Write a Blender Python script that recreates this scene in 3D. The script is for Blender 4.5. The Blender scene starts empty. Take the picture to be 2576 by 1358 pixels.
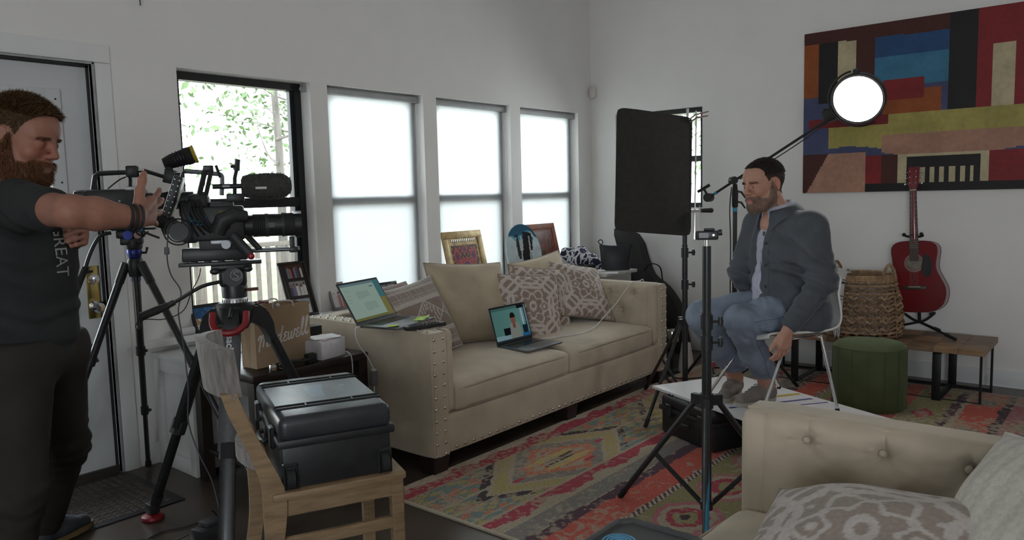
import bpy, bmesh, math, random
import numpy as np
from mathutils import Vector, Matrix, Quaternion
random.seed(7)
SC = bpy.context.scene
COL = SC.collection
rad = math.radians

# ------------------------------------------------------------------ camera
cam_data = bpy.data.cameras.new('camera')
cam_data.sensor_width = 36.0
cam_data.lens = 1921.18 / 2576.0 * 36.0
cam_data.clip_start = 0.05
cam_data.clip_end = 300.0
cam = bpy.data.objects.new('camera', cam_data)
COL.objects.link(cam)
_yaw, _pit, _rol = -0.69748959, 0.09897563, 0.02493294
_f = Vector((math.sin(_yaw) * math.cos(_pit), math.cos(_yaw) * math.cos(_pit), -math.sin(_pit)))
_r = Vector((math.cos(_yaw), -math.sin(_yaw), 0))
_d = _f.cross(_r)
_r2 = _r * math.cos(_rol) + _d * math.sin(_rol)
_d2 = -_r * math.sin(_rol) + _d * math.cos(_rol)
_m = Matrix((_r2, -_d2, -_f)).transposed().to_4x4()
_m.translation = Vector((4.0521, -6.0434, 1.3896))
cam.matrix_world = _m
SC.camera = cam

# ------------------------------------------------------------------ view
SC.view_settings.view_transform = 'Standard'
SC.view_settings.look = 'None'
SC.view_settings.exposure = 0.0
SC.view_settings.gamma = 1.0
SC.view_settings.use_curve_mapping = False

# ------------------------------------------------------------------ world: bright hazy daylight
world = bpy.data.worlds.new('world')
SC.world = world
world.use_nodes = True
_nt = world.node_tree
_nt.nodes.clear()
_out = _nt.nodes.new('ShaderNodeOutputWorld')
_bg = _nt.nodes.new('ShaderNodeBackground')
_sky = _nt.nodes.new('ShaderNodeTexSky')
_sky.sky_type = 'HOSEK_WILKIE'
_sky.sun_direction = Vector((-0.25, 0.35, 0.9)).normalized()
_sky.turbidity = 6.0
_sky.ground_albedo = 0.35
_mixw = _nt.nodes.new('ShaderNodeMix')
_mixw.data_type = 'RGBA'
_mixw.inputs[0].default_value = 0.65
_mixw.inputs[7].default_value = (0.93, 0.97, 1.0, 1)
_nt.links.new(_sky.outputs[0], _mixw.inputs[6])
_nt.links.new(_mixw.outputs[2], _bg.inputs[0])
_bg.inputs[1].default_value = 14.5
_nt.links.new(_bg.outputs[0], _out.inputs[0])

def portal(loc, rot, sx, sy):
    d = bpy.data.lights.new('window_portal', 'AREA')
    d.shape = 'RECTANGLE'
    d.size, d.size_y = sx, sy
    d.cycles.is_portal = True
    o = bpy.data.objects.new('window_portal', d)
    COL.objects.link(o)
    o.location, o.rotation_euler = loc, rot
    return o
# daylight enters through these openings (portals only guide the sky sampling)
for y0 in (-3.972, -2.992, -2.024, -1.053):
    portal((-0.2, y0 + 0.42, 1.41), (0, -math.pi / 2, 0), 1.46, 0.9)
portal((0.69, 0.2, 1.66), (math.pi / 2, 0, math.pi), 0.9, 0.9)
portal((-0.1, -4.9, 1.1), (0, -math.pi / 2, 0), 1.9, 0.6)
for x0 in (4.7, 6.4):  # the two unseen openings added behind the camera as fill
    portal((x0, -9.2, 1.55), (math.pi / 2, 0, 0), 1.4, 1.6)

# ------------------------------------------------------------------ materials
def lin(c):
    return c / 12.92 if c <= 0.04045 else ((c + 0.055) / 1.055) ** 2.4
def hexc(h):
    return tuple(lin(int(h[i:i + 2], 16) / 255) for i in (0, 2, 4))
MATS = {}
def mat(name, col, rough=0.6, metal=0.0, var=0.12, scale=14.0, bump=0.0, bscale=None, aniso=None,
        sheen=0.0, coat=0.0, spec=0.5, trans=0.0, ior=1.45, attr=None, detail=4.0, sheen_tint=None):
    """principled material with procedural mottling (and optional relief)"""
    if name in MATS:
        return MATS[name]
    if isinstance(col, str):
        col = hexc(col)
    m = bpy.data.materials.new(name)
    m.use_nodes = True
    nt = m.node_tree
    b = nt.nodes['Principled BSDF']
    tc = nt.nodes.new('ShaderNodeTexCoord')
    mp = nt.nodes.new('ShaderNodeMapping')
    nt.links.new(tc.outputs['Object'], mp.inputs[0])
    if aniso:
        mp.inputs['Scale'].default_value = aniso
    no = nt.nodes.new('ShaderNodeTexNoise')
    no.inputs['Scale'].default_value = scale
    no.inputs['Detail'].default_value = detail
    nt.links.new(mp.outputs[0], no.inputs['Vector'])
    mr = nt.nodes.new('ShaderNodeMapRange')
    mr.inputs[1].default_value, mr.inputs[2].default_value = 0.3, 0.7
    mr.inputs[3].default_value, mr.inputs[4].default_value = 1 - var, 1 + var
    nt.links.new(no.outputs['Fac'], mr.inputs[0])
    mx = nt.nodes.new('ShaderNodeVectorMath')
    mx.operation = 'SCALE'
    if attr:
        at = nt.nodes.new('ShaderNodeAttribute')
        at.attribute_name = attr
        nt.links.new(at.outputs['Color'], mx.inputs[0])
    else:
        mx.inputs[0].default_value = col
    nt.links.new(mr.outputs[0], mx.inputs['Scale'])
    nt.links.new(mx.outputs[0], b.inputs['Base Color'])
    b.inputs['Roughness'].default_value = rough
    b.inputs['Metallic'].default_value = metal
    b.inputs['Specular IOR Level'].default_value = spec
    b.inputs['IOR'].default_value = ior
    if sheen:
        b.inputs['Sheen Weight'].default_value = sheen
        b.inputs['Sheen Roughness'].default_value = 0.35
        if sheen_tint:
            b.inputs['Sheen Tint'].default_value = (*sheen_tint, 1)
    if coat:
        b.inputs['Coat Weight'].default_value = coat
        b.inputs['Coat Roughness'].default_value = 0.12
    if trans:
        b.inputs['Transmission Weight'].default_value = trans
    if bump:
        n2 = nt.nodes.new('ShaderNodeTexNoise')
        n2.inputs['Scale'].default_value = bscale or scale * 4
        n2.inputs['Detail'].default_value = 3
        nt.links.new(mp.outputs[0], n2.inputs['Vector'])
        bp = nt.nodes.new('ShaderNodeBump')
        bp.inputs['Strength'].default_value = bump
        bp.inputs['Distance'].default_value = 0.01
        nt.links.new(n2.outputs['Fac'], bp.inputs['Height'])
        nt.links.new(bp.outputs[0], b.inputs['Normal'])
    MATS[name] = m
    return m
def emit_mat(name, col, strength, attr=None):
    if name in MATS:
        return MATS[name]
    m = bpy.data.materials.new(name)
    m.use_nodes = True
    nt = m.node_tree
    nt.nodes.clear()
    o = nt.nodes.new('ShaderNodeOutputMaterial')
    e = nt.nodes.new('ShaderNodeEmission')
    if attr:
        at = nt.nodes.new('ShaderNodeAttribute')
        at.attribute_name = attr
        nt.links.new(at.outputs['Color'], e.inputs[0])
    else:
        e.inputs[0].default_value = (*(hexc(col) if isinstance(col, str) else col), 1)
    e.inputs[1].default_value = strength
    nt.links.new(e.outputs[0], o.inputs[0])
    MATS[name] = m
    return m

# ------------------------------------------------------------------ geometry collection
def frame(z, up=Vector((0, 0, 1))):
    z = Vector(z).normalized()
    if abs(z.dot(up)) > 0.99:
        up = Vector((1, 0, 0))
    x = up.cross(z).normalized()
    return Matrix((x, z.cross(x), z)).transposed()
class MB:
    """collects shapes; build() links them as one mesh object"""
    def __init__(s, M=None):
        s.v, s.f, s.c = [], [], []
        s.M = M or Matrix.Identity(4)
        s.col = None
    def add(s, vs, fs, M=None, cols=None):
        o = len(s.v)
        T = s.M @ M if M is not None else s.M
        s.v += [tuple(T @ Vector(v)) for v in vs]
        s.f += [tuple(i + o for i in f) for f in fs]
        if cols is not None:
            s.c += list(cols)
        elif s.col is not None:
            s.c += [s.col] * len(vs)
        return s
    def box(s, x0, x1, y0, y1, z0, z1, M=None):
        vs = [(x, y, z) for z in (z0, z1) for y in (y0, y1) for x in (x0, x1)]
        return s.add(vs, [(0, 2, 3, 1), (4, 5, 7, 6), (0, 1, 5, 4), (2, 6, 7, 3), (0, 4, 6, 2), (1, 3, 7, 5)], M)
    def rbox(s, x0, x1, y0, y1, z0, z1, r=0.01, n=2, M=None):
        r = min(r, (x1 - x0) * .49, (y1 - y0) * .49, (z1 - z0) * .49)
        bm = bmesh.new()
        bmesh.ops.create_cube(bm, size=1.0)
        bmesh.ops.scale(bm, vec=(x1 - x0, y1 - y0, z1 - z0), verts=bm.verts)
        bmesh.ops.translate(bm, vec=((x0 + x1) / 2, (y0 + y1) / 2, (z0 + z1) / 2), verts=bm.verts)
        if r > 1e-5:
            bmesh.ops.bevel(bm, geom=bm.edges[:], offset=r, segments=n, profile=0.5, affect='EDGES')
        bm.verts.index_update()
        s.add([v.co[:] for v in bm.verts], [[v.index for v in f.verts] for f in bm.faces], M)
        bm.free()
        return s
    def tube(s, pts, r, n=8, M=None, caps=True, closed=False, flat=None):
        pts = [Vector(p) for p in pts]
        k = len(pts)
        rs = r if isinstance(r, (list, tuple)) else [r] * k
        vs, fs = [], []
        prev = None
        for i, p in enumerate(pts):
            a = pts[i - 1] if (i > 0 or closed) else pts[0]
            b = pts[(i + 1) % k] if (i < k - 1 or closed) else pts[-1]
            t = (b - a)
            t = t.normalized() if t.length > 1e-9 else Vector((0, 0, 1))
            if prev is None:
                F = frame(t)
                ux = F.col[0].copy()
            else:
                ux = prev - t * prev.dot(t)
                ux = ux.normalized() if ux.length > 1e-6 else frame(t).col[0].copy()
            prev = ux
            uy = t.cross(ux)
            for j in range(n):
                a_ = 2 * math.pi * j / n
                q = ux * math.cos(a_) * rs[i] + uy * math.sin(a_) * rs[i] * (flat or 1)
                vs.append(p + q)
        for i in range(k if closed else k - 1):
            i2 = (i + 1) % k
            for j in range(n):
                j2 = (j + 1) % n
                fs.append((i * n + j, i * n + j2, i2 * n + j2, i2 * n + j))
        if caps and not closed:
            fs.append(tuple(range(n))[::-1])
            fs.append(tuple(range((k - 1) * n, k * n)))
        return s.add(vs, fs, M)
    def cyl(s, a, b, r, r2=None, n=16, M=None):
        return s.tube([a, b], [r, r if r2 is None else r2], n, M)
    def lathe(s, prof, n=24, M=None, cap=True):
        vs, fs = [], []
        for (r, z) in prof:
            for j in range(n):
                t = 2 * math.pi * j / n
                vs.append((r * math.cos(t), r * math.sin(t), z))
        k = len(prof)
        for i in range(k - 1):
            for j in range(n):
                j2 = (j + 1) % n
                fs.append((i * n + j, i * n + j2, (i + 1) * n + j2, (i + 1) * n + j))
        if cap:
            fs.append(tuple(range(n))[::-1])
            fs.append(tuple(range((k - 1) * n, k * n)))
        return s.add(vs, fs, M)
    def ball(s, c, r, n=12, m=8, M=None):
        if not isinstance(r, (tuple, list)):
            r = (r, r, r)
        vs, fs = [], []
        for i in range(m + 1):
            p = math.pi * i / m
            for j in range(n):
                t = 2 * math.pi * j / n
                vs.append((c[0] + r[0] * math.sin(p) * math.cos(t), c[1] + r[1] * math.sin(p) * math.sin(t), c[2] - r[2] * math.cos(p)))
        for i in range(m):
            for j in range(n):
                j2 = (j + 1) % n
                fs.append((i * n + j, i * n + j2, (i + 1) * n + j2, (i + 1) * n + j))
        return s.add(vs, fs, M)
    def prism(s, poly, z0, z1, M=None):
        k = len(poly)
        vs = [(x, y, z0) for x, y in poly] + [(x, y, z1) for x, y in poly]
        fs = [tuple(range(k))[::-1], tuple(range(k, 2 * k))]
        fs += [(i, (i + 1) % k, k + (i + 1) % k, k + i) for i in range(k)]
        return s.add(vs, fs, M)
    def torus(s, c, R, r, axis='z', n=24, m=8, M=None, a0=0, a1=2 * math.pi):
        full = abs(a1 - a0 - 2 * math.pi) < 1e-6
        pts = []
        cnt = n if full else n + 1
        for i in range(cnt):
            t = a0 + (a1 - a0) * i / n
            x, y = R * math.cos(t), R * math.sin(t)
            q = {'z': (x, y, 0), 'y': (x, 0, y), 'x': (0, x, y)}[axis]
            pts.append(Vector(c) + Vector(q))
        return s.tube(pts, r, m, M, closed=full)
    def sheet(s, fn, nu, nv, M=None, thick=0.0, cfn=None):
        """fn(u,v)->xyz on a nu x nv grid; optional thickness along -normal"""
        P = np.array([[fn(i / nu, j / nv) for i in range(nu + 1)] for j in range(nv + 1)], float)
        idx = lambda i, j: j * (nu + 1) + i
        fs = [(idx(i, j), idx(i + 1, j), idx(i + 1, j + 1), idx(i, j + 1)) for j in range(nv) for i in range(nu)]
        cols = None
        if cfn:
            cols = [cfn(i / nu, j / nv) for j in range(nv + 1) for i in range(nu + 1)]
        vs = P.reshape(-1, 3)
        if thick:
            du = np.gradient(P, axis=1)
            dv = np.gradient(P, axis=0)
            nn = np.cross(du, dv)
            nn /= np.linalg.norm(nn, axis=2, keepdims=True) + 1e-12
            Q = (P - nn * thick).reshape(-1, 3)
            N = len(vs)
            vs = np.vstack([vs, Q])
            fs = fs + [tuple(N + k for k in f[::-1]) for f in fs]
            ring = [idx(i, 0) for i in range(nu)] + [idx(nu, j) for j in range(nv)] + [idx(i, nv) for i in range(nu, 0, -1)] + [idx(0, j) for j in range(nv, 0, -1)]
            for a, b in zip(ring, ring[1:] + ring[:1]):
                fs.append((a, a + N, b + N, b))
            if cols:
                cols = cols + cols
        return s.add([tuple(p) for p in vs], fs, M, cols)
    def build(s, name, material, parent=None, smooth=35, kind=None):
        me = bpy.data.meshes.new(name)
        me.from_pydata(s.v, [], s.f)
        if s.c and len(s.c) == len(s.v):
            a = me.color_attributes.new('Col', 'FLOAT_COLOR', 'POINT')
            a.data.foreach_set('color', np.array([(*c[:3], 1) for c in s.c], np.float32).ravel())
        return link(name, me, material, parent, smooth, kind)
def link(name, me, material, parent=None, smooth=35, kind=None):
    if smooth:
        me.polygons.foreach_set('use_smooth', [True] * len(me.polygons))
        me.set_sharp_from_angle(angle=rad(smooth))
    me.materials.append(material)
    o = bpy.data.objects.new(name, me)
    COL.objects.link(o)
    if parent is not None:
        o.parent = parent
        m = wm(parent)
        o.matrix_parent_inverse = m.inverted()
    if kind:
        o['kind'] = kind
    return o
def wm(o):
    """world matrix of a freshly made object (all parts keep world-space geometry)"""
    m = Matrix.LocRotScale(o.location, o.rotation_euler, o.scale)
    if o.parent is not None:
        m = wm(o.parent) @ o.matrix_parent_inverse @ m
    return m
def thing(name, label, cat, loc=(0, 0, 0), group=None):
    o = bpy.data.objects.new(name, None)
    o.empty_display_size = 0.1
    COL.objects.link(o)
    o.location = loc
    o['label'], o['category'] = label, cat
    if group:
        o['group'] = group
    return o
def tag(o, label, cat, group=None):
    o['label'], o['category'] = label, cat
    if group:
        o['group'] = group
    return o
def struct(o):
    o['kind'] = 'structure'
    return o
def linked(src, parent, T=None, name=None):
    """a copy of a part that shares its mesh; T moves it in world space"""
    c = src.copy()
    COL.objects.link(c)
    if name:
        c.name = name
    c.parent = parent
    base = Matrix.LocRotScale(src.location, src.rotation_euler, src.scale)
    c.matrix_parent_inverse = wm(parent).inverted() if parent else Matrix.Identity(4)
    if T is not None:
        base = T @ base
    c.location, q, c.scale = base.decompose()
    c.rotation_euler = q.to_euler()
    return c
def TR(x, y, z, rz=0, rx=0, ry=0):
    return Matrix.Translation((x, y, z)) @ Matrix.Rotation(rz, 4, 'Z') @ Matrix.Rotation(ry, 4, 'Y') @ Matrix.Rotation(rx, 4, 'X')
def basis(o, x, y, z):
    m = Matrix((Vector(x), Vector(y), Vector(z))).transposed().to_4x4()
    m.translation = Vector(o)
    return m
def smoothpath(pts, n=8, closed=False):
    pts = [Vector(p) for p in pts]
    k = len(pts)
    out = []
    for i in range(k if closed else k - 1):
        p1, p2 = pts[i], pts[(i + 1) % k]
        p0 = pts[i - 1] if (i > 0 or closed) else p1
        p3 = pts[(i + 2) % k] if (i + 2 < k or closed) else p2
        for j in range(n):
            t = j / n
            out.append(0.5 * ((2 * p1) + (p2 - p0) * t + (2 * p0 - 5 * p1 + 4 * p2 - p3) * t * t + (3 * p1 - p0 - 3 * p2 + p3) * t ** 3))
    if not closed:
        out.append(pts[-1])
    return out
def text_mesh(name, body, size, M, material, parent=None, depth=0.0008, align='LEFT', shear=0.0, spacing=1.0, offset=0.0):
    cu = bpy.data.curves.new(name, 'FONT')
    cu.body, cu.size, cu.extrude, cu.shear = body, size, depth, shear
    cu.align_x, cu.align_y = align, 'CENTER'
    cu.space_character = spacing
    cu.offset = offset
    to = bpy.data.objects.new(name, cu)
    COL.objects.link(to)
    dg = bpy.context.evaluated_depsgraph_get()
    me = bpy.data.meshes.new_from_object(to.evaluated_get(dg))
    bpy.data.objects.remove(to)
    me.transform(M)
    me.name = name
    me.materials.clear()
    return link(name, me, material, parent, smooth=0)

# ------------------------------------------------------------------ implicit bodies (smooth unions of tapered limbs)
class SDF:
    def __init__(s, lo, hi, h):
        s.lo, s.h = np.array(lo, float), h
        s.n = np.ceil((np.array(hi, float) - s.lo) / h).astype(int) + 1
        s.D = np.full(s.n, 1.0, np.float32)
        s.ax = [s.lo[i] + h * np.arange(s.n[i]) for i in range(3)]
    def sub(s, lo, hi):
        sl = []
        for i in range(3):
            a = int(max(0, math.floor((lo[i] - s.lo[i]) / s.h)))
            b = int(min(s.n[i], math.ceil((hi[i] - s.lo[i]) / s.h) + 1))
            if b <= a:
                return None, None
            sl.append(slice(a, b))
        g = np.meshgrid(*[s.ax[i][sl[i]] for i in range(3)], indexing='ij')
        return tuple(sl), np.stack(g, -1)
    def put(s, sl, d, k, op='u'):
        A = s.D[sl]
        if op == 'u':
            if k > 0:
                hh = np.clip(0.5 + 0.5 * (A - d) / k, 0, 1)
                s.D[sl] = A * (1 - hh) + d * hh - k * hh * (1 - hh)
            else:
                s.D[sl] = np.minimum(A, d)
        else:
            d = -d
            hh = np.clip(0.5 - 0.5 * (A - d) / max(k, 1e-6), 0, 1)
            s.D[sl] = A * (1 - hh) + d * hh + k * hh * (1 - hh)
    def cap(s, a, b, ra, rb=None, k=0.02, op='u', flat=None):
        rb = ra if rb is None else rb
        a, b = np.array(a, float), np.array(b, float)
        R = max(ra, rb) + k * 1.2 + 2 * s.h
        sl, P = s.sub(np.minimum(a, b) - R, np.maximum(a, b) + R)
        if sl is None:
            return s
        ab = b - a
        L2 = max(ab @ ab, 1e-12)
        t = np.clip(((P - a) @ ab) / L2, 0, 1)
        q = P - a - t[..., None] * ab
        if flat is not None:
            ax, fac = np.array(flat[0], float), flat[1]
            ax /= np.linalg.norm(ax)
            c = q @ ax
            q = q + (c * (1 / fac - 1))[..., None] * ax
        d = np.linalg.norm(q, axis=-1) - (ra + (rb - ra) * t)
        s.put(sl, d.astype(np.float32), k, op)
        return s
    def chain(s, pts, rs, k=0.02, op='u'):
        for i in range(len(pts) - 1):
            s.cap(pts[i], pts[i + 1], rs[i], rs[i + 1], k, op)
        return s
    def ell(s, c, r, R=None, k=0.02, op='u'):
        c, r = np.array(c, float), np.array(r, float)
        Rr = max(r) + k * 1.2 + 2 * s.h
        sl, P = s.sub(c - Rr, c + Rr)
        if sl is None:
            return s
        q = P - c
        if R is not None:
            q = q @ np.array(R)       # columns of R are the ellipsoid axes
        k0 = np.linalg.norm(q / r, axis=-1)
        k1 = np.linalg.norm(q / (r * r), axis=-1)
        d = k0 * (k0 - 1.0) / np.maximum(k1, 1e-9)
        s.put(sl, d.astype(np.float32), k, op)
        return s
    def half(s, p, n, k=0.004):
        """keep only the side the normal points away from"""
        g = np.stack(np.meshgrid(*s.ax, indexing='ij'), -1)
        d = (g - np.array(p, float)) @ np.array(n, float)
        s.D = np.maximum(s.D, d.astype(np.float32))
        return s
    def folds(s, c, r, amp, wave, direction, seed=0, bend=0.6):
        """cloth creases: ridges across `direction`, fading out at radius r"""
        c = np.array(c, float)
        sl, P = s.sub(c - r, c + r)
        if sl is None:
            return s
        q = P - c
        w = np.clip(1 - np.linalg.norm(q, axis=-1) / r, 0, 1) ** 1.2
        d = np.array(direction, float)
        d /= np.linalg.norm(d)
        rs = np.random.RandomState(seed)
        ph = q @ d / wave * 2 * math.pi
        for i in range(3):
            kv = rs.normal(size=3) * (1.3 / wave)
            ph = ph + bend * np.sin(q @ kv + rs.rand() * 6.28)
        s.D[sl] += (amp * w * np.sin(ph)).astype(np.float32)
        return s
    def mesh(s):
        D, n = s.D, s.n
        ins = D < 0
        c = np.zeros(tuple(n - 1), np.int8)
        for i in (0, 1):
            for j in (0, 1):
                for k in (0, 1):
                    c += ins[i:n[0] - 1 + i, j:n[1] - 1 + j, k:n[2] - 1 + k]
        act = (c > 0) & (c < 8)
        ids = np.argwhere(act)
        vid = np.full(act.shape, -1, np.int64)
        vid[act] = np.arange(len(ids))
        acc = np.zeros((len(ids), 3))
        cnt = np.zeros(len(ids))
        E = []
        for a in range(3):
            o = [x for x in range(3) if x != a]
            for p in (0, 1):
                for q in (0, 1):
                    o0 = np.zeros(3, int)
                    o0[o[0]], o0[o[1]] = p, q
                    o1 = o0.copy()
                    o1[a] = 1
                    E.append((o0, o1))
        for o0, o1 in E:
            i0, i1 = ids + o0, ids + o1
            d0 = D[i0[:, 0], i0[:, 1], i0[:, 2]]
            d1 = D[i1[:, 0], i1[:, 1], i1[:, 2]]
            m = (d0 < 0) != (d1 < 0)
            t = np.where(m, d0 / np.where(m, d0 - d1, 1), 0)
            acc += np.where(m[:, None], o0 + (o1 - o0) * t[:, None], 0)
            cnt += m
        V = s.lo + (ids + acc / cnt[:, None]) * s.h
        F = []
        for a in range(3):
            b, cc = (a + 1) % 3, (a + 2) % 3
            sl0 = [slice(None)] * 3
            sl1 = [slice(None)] * 3
            sl0[a], sl1[a] = slice(0, n[a] - 1), slice(1, n[a])
            A, B = ins[tuple(sl0)], ins[tuple(sl1)]
            for flip, msk in ((False, A & ~B), (True, ~A & B)):
                e = np.argwhere(msk)
                e = e[(e[:, b] > 0) & (e[:, cc] > 0) & (e[:, b] < n[b] - 1) & (e[:, cc] < n[cc] - 1)]
                if not len(e):
                    continue
                q = []
                for (p, r) in ((-1, -1), (0, -1), (0, 0), (-1, 0)):
                    x = e.copy()
                    x[:, b] += p
                    x[:, cc] += r
                    q.append(vid[x[:, 0], x[:, 1], x[:, 2]])
                q = np.stack(q, 1)
                F.append(q[:, ::-1] if flip else q)
        F = np.concatenate(F)
        return V, F
def np_mesh(name, V, F, cols=None):
    me = bpy.data.meshes.new(name)
    me.vertices.add(len(V))
    me.vertices.foreach_set('co', np.asarray(V, np.float32).ravel())
    me.loops.add(F.size)
    me.loops.foreach_set('vertex_index', F.ravel().astype(np.int32))
    me.polygons.add(len(F))
    me.polygons.foreach_set('loop_start', np.arange(0, F.size, F.shape[1], dtype=np.int32))
    me.update(calc_edges=True)
    me.validate()
    if cols is not None:
        a = me.color_attributes.new('Col', 'FLOAT_COLOR', 'POINT')
        c = np.ones((len(V), 4), np.float32)
        c[:, :3] = cols
        a.data.foreach_set('color', c.ravel())
    return me
def relax(V, F, it=2, lam=0.5):
    """a little laplacian smoothing"""
    n = len(V)
    e = np.vstack([F[:, [i, (i + 1) % F.shape[1]]] for i in range(F.shape[1])])
    for _ in range(it):
        A = np.zeros_like(V)
        c = np.zeros(n)
        for k in range(3):
            A[:, k] = np.bincount(e[:, 0], V[e[:, 1], k], n) + np.bincount(e[:, 1], V[e[:, 0], k], n)
        c = np.bincount(e[:, 0], minlength=n) + np.bincount(e[:, 1], minlength=n)
        V = V + lam * (A / np.maximum(c, 1)[:, None] - V)
    return V
def value_noise(shape, cell, seed=0):
    """smooth random field on a grid, values 0..1"""
    rs = np.random.RandomState(seed)
    h, w = shape
    gh, gw = int(h / cell) + 3, int(w / cell) + 3
    g = rs.rand(gh, gw)
    y, x = np.arange(h) / cell, np.arange(w) / cell
    yi, xi = y.astype(int), x.astype(int)
    fy, fx = (y - yi)[:, None], (x - xi)[None]
    fy, fx = fy * fy * (3 - 2 * fy), fx * fx * (3 - 2 * fx)
    a, b = g[yi][:, xi], g[yi][:, xi + 1]
    c, d = g[yi + 1][:, xi], g[yi + 1][:, xi + 1]
    return (a * (1 - fx) + b * fx) * (1 - fy) + (c * (1 - fx) + d * fx) * fy
def color_grid(name, C, P00, U, V, material, parent=None, thick=0.0, zfn=None):
    """flat print: colours C[h,w,3] as per-cell colours of a plane spanned by U (columns) and V (rows)"""
    h, w = C.shape[:2]
    P00, U, V = (np.array(x, float) for x in (P00, U, V))
    uu, vv = np.meshgrid(np.arange(w + 1) / w, np.arange(h + 1) / h)
    co = P00 + uu[..., None] * U + vv[..., None] * V
    if zfn is not None:
        nn = np.cross(U, V)
        nn /= np.linalg.norm(nn)
        co = co + zfn(uu, vv)[..., None] * nn
    i = np.arange(h)[:, None] * (w + 1) + np.arange(w)[None]
    F = np.stack([i, i + 1, i + w + 2, i + w + 1], -1).reshape(-1, 4)
    me = np_mesh(name, co.reshape(-1, 3), F)
    a = me.color_attributes.new('Col', 'FLOAT_COLOR', 'CORNER')
    c = np.ones((h * w, 4, 4), np.float32)
    c[..., :3] = C.reshape(-1, 1, 3)
    a.data.foreach_set('color', c.ravel())
    return link(name, me, material, parent, smooth=0)
LIN = np.vectorize(lin)
def hx(h):
    return np.array(hexc(h))
# ================================================================== ROOM SHELL
M_wall = mat('wall_paint', (0.80, 0.78, 0.755), 0.75, var=0.02, scale=3, bump=0.04, bscale=260)
M_trim = mat('trim_paint', (0.76, 0.76, 0.75), 0.4, var=0.02, scale=5)
M_ceil = mat('ceiling_paint', (0.80, 0.79, 0.77), 0.85, var=0.02, scale=3)
M_floor = mat('stained_concrete', (0.062, 0.047, 0.036), 0.28, var=0.35, scale=2.6, bump=0.03, bscale=30, detail=8)
M_black = mat('black_window_metal', (0.016, 0.017, 0.018), 0.35, var=0.1)
YW = [(-3.972, -3.121), (-2.992, -2.157), (-2.024, -1.183), (-1.053, -0.218)]
WZ0, WZ1 = 0.66, 2.111
WT = 0.17
DY0, DY1, DZ1 = -5.335, -4.405, 2.078
RX, RY, CZ = 7.2, -9.0, 3.55

f = MB().box(-WT, RX, RY, WT, -0.08, 0)
struct(f.build('floor', M_floor))
c = MB().box(-WT, RX + .2, RY - .2, WT, CZ, CZ + 0.1)
struct(c.build('ceiling', M_ceil))
w = MB()
w.box(-WT, 0, RY, DY0, 0, CZ)
w.box(-WT, 0, DY0, DY1, DZ1, CZ)
edges = [DY1] + [y for a in YW for y in a] + [WT]
for i in range(0, len(edges), 2):
    w.box(-WT, 0, edges[i], edges[i + 1], 0, CZ)
for a, b in YW:
    w.box(-WT, 0, a, b, 0, WZ0)
    w.box(-WT, 0, a, b, WZ1, CZ)
struct(w.build('wall_left', M_wall, smooth=0))
BX0, BX1, BZ0, BZ1 = 0.262, 1.118, 1.237, 2.086
w = MB()
w.box(0, BX0, 0, WT, 0, CZ).box(BX1, RX, 0, WT, 0, CZ).box(BX0, BX1, 0, WT, 0, BZ0).box(BX0, BX1, 0, WT, BZ1, CZ)
struct(w.build('wall_back', M_wall, smooth=0))
struct(MB().box(RX, RX + .15, RY, WT, 0, CZ).build('wall_right', M_wall, smooth=0))
w = MB()
w.box(-WT, RX, RY - .15, RY, 0, .75).box(-WT, RX, RY - .15, RY, 2.35, CZ)
for a, b in ((-WT, 4.0), (5.4, 5.7), (7.1, RX)):  # gaps left for the added fill-light windows
    w.box(a, b, RY - .15, RY, .75, 2.35)
struct(w.build('wall_front', M_wall, smooth=0))
b = MB()
b.rbox(0.0, RX, -0.016, 0, 0, 0.115, 0.004)
struct(b.build('baseboard_back', M_trim))
b = MB().rbox(0, 0.016, -4.27, 0, 0, 0.115, 0.004)
struct(b.build('baseboard_left', M_trim))
# window stool: the ledge that runs under the four windows
b = MB().rbox(-0.10, 0.075, -4.27, -0.02, 0.632, 0.668, 0.005)
struct(b.build('trim_1', M_trim))

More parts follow.
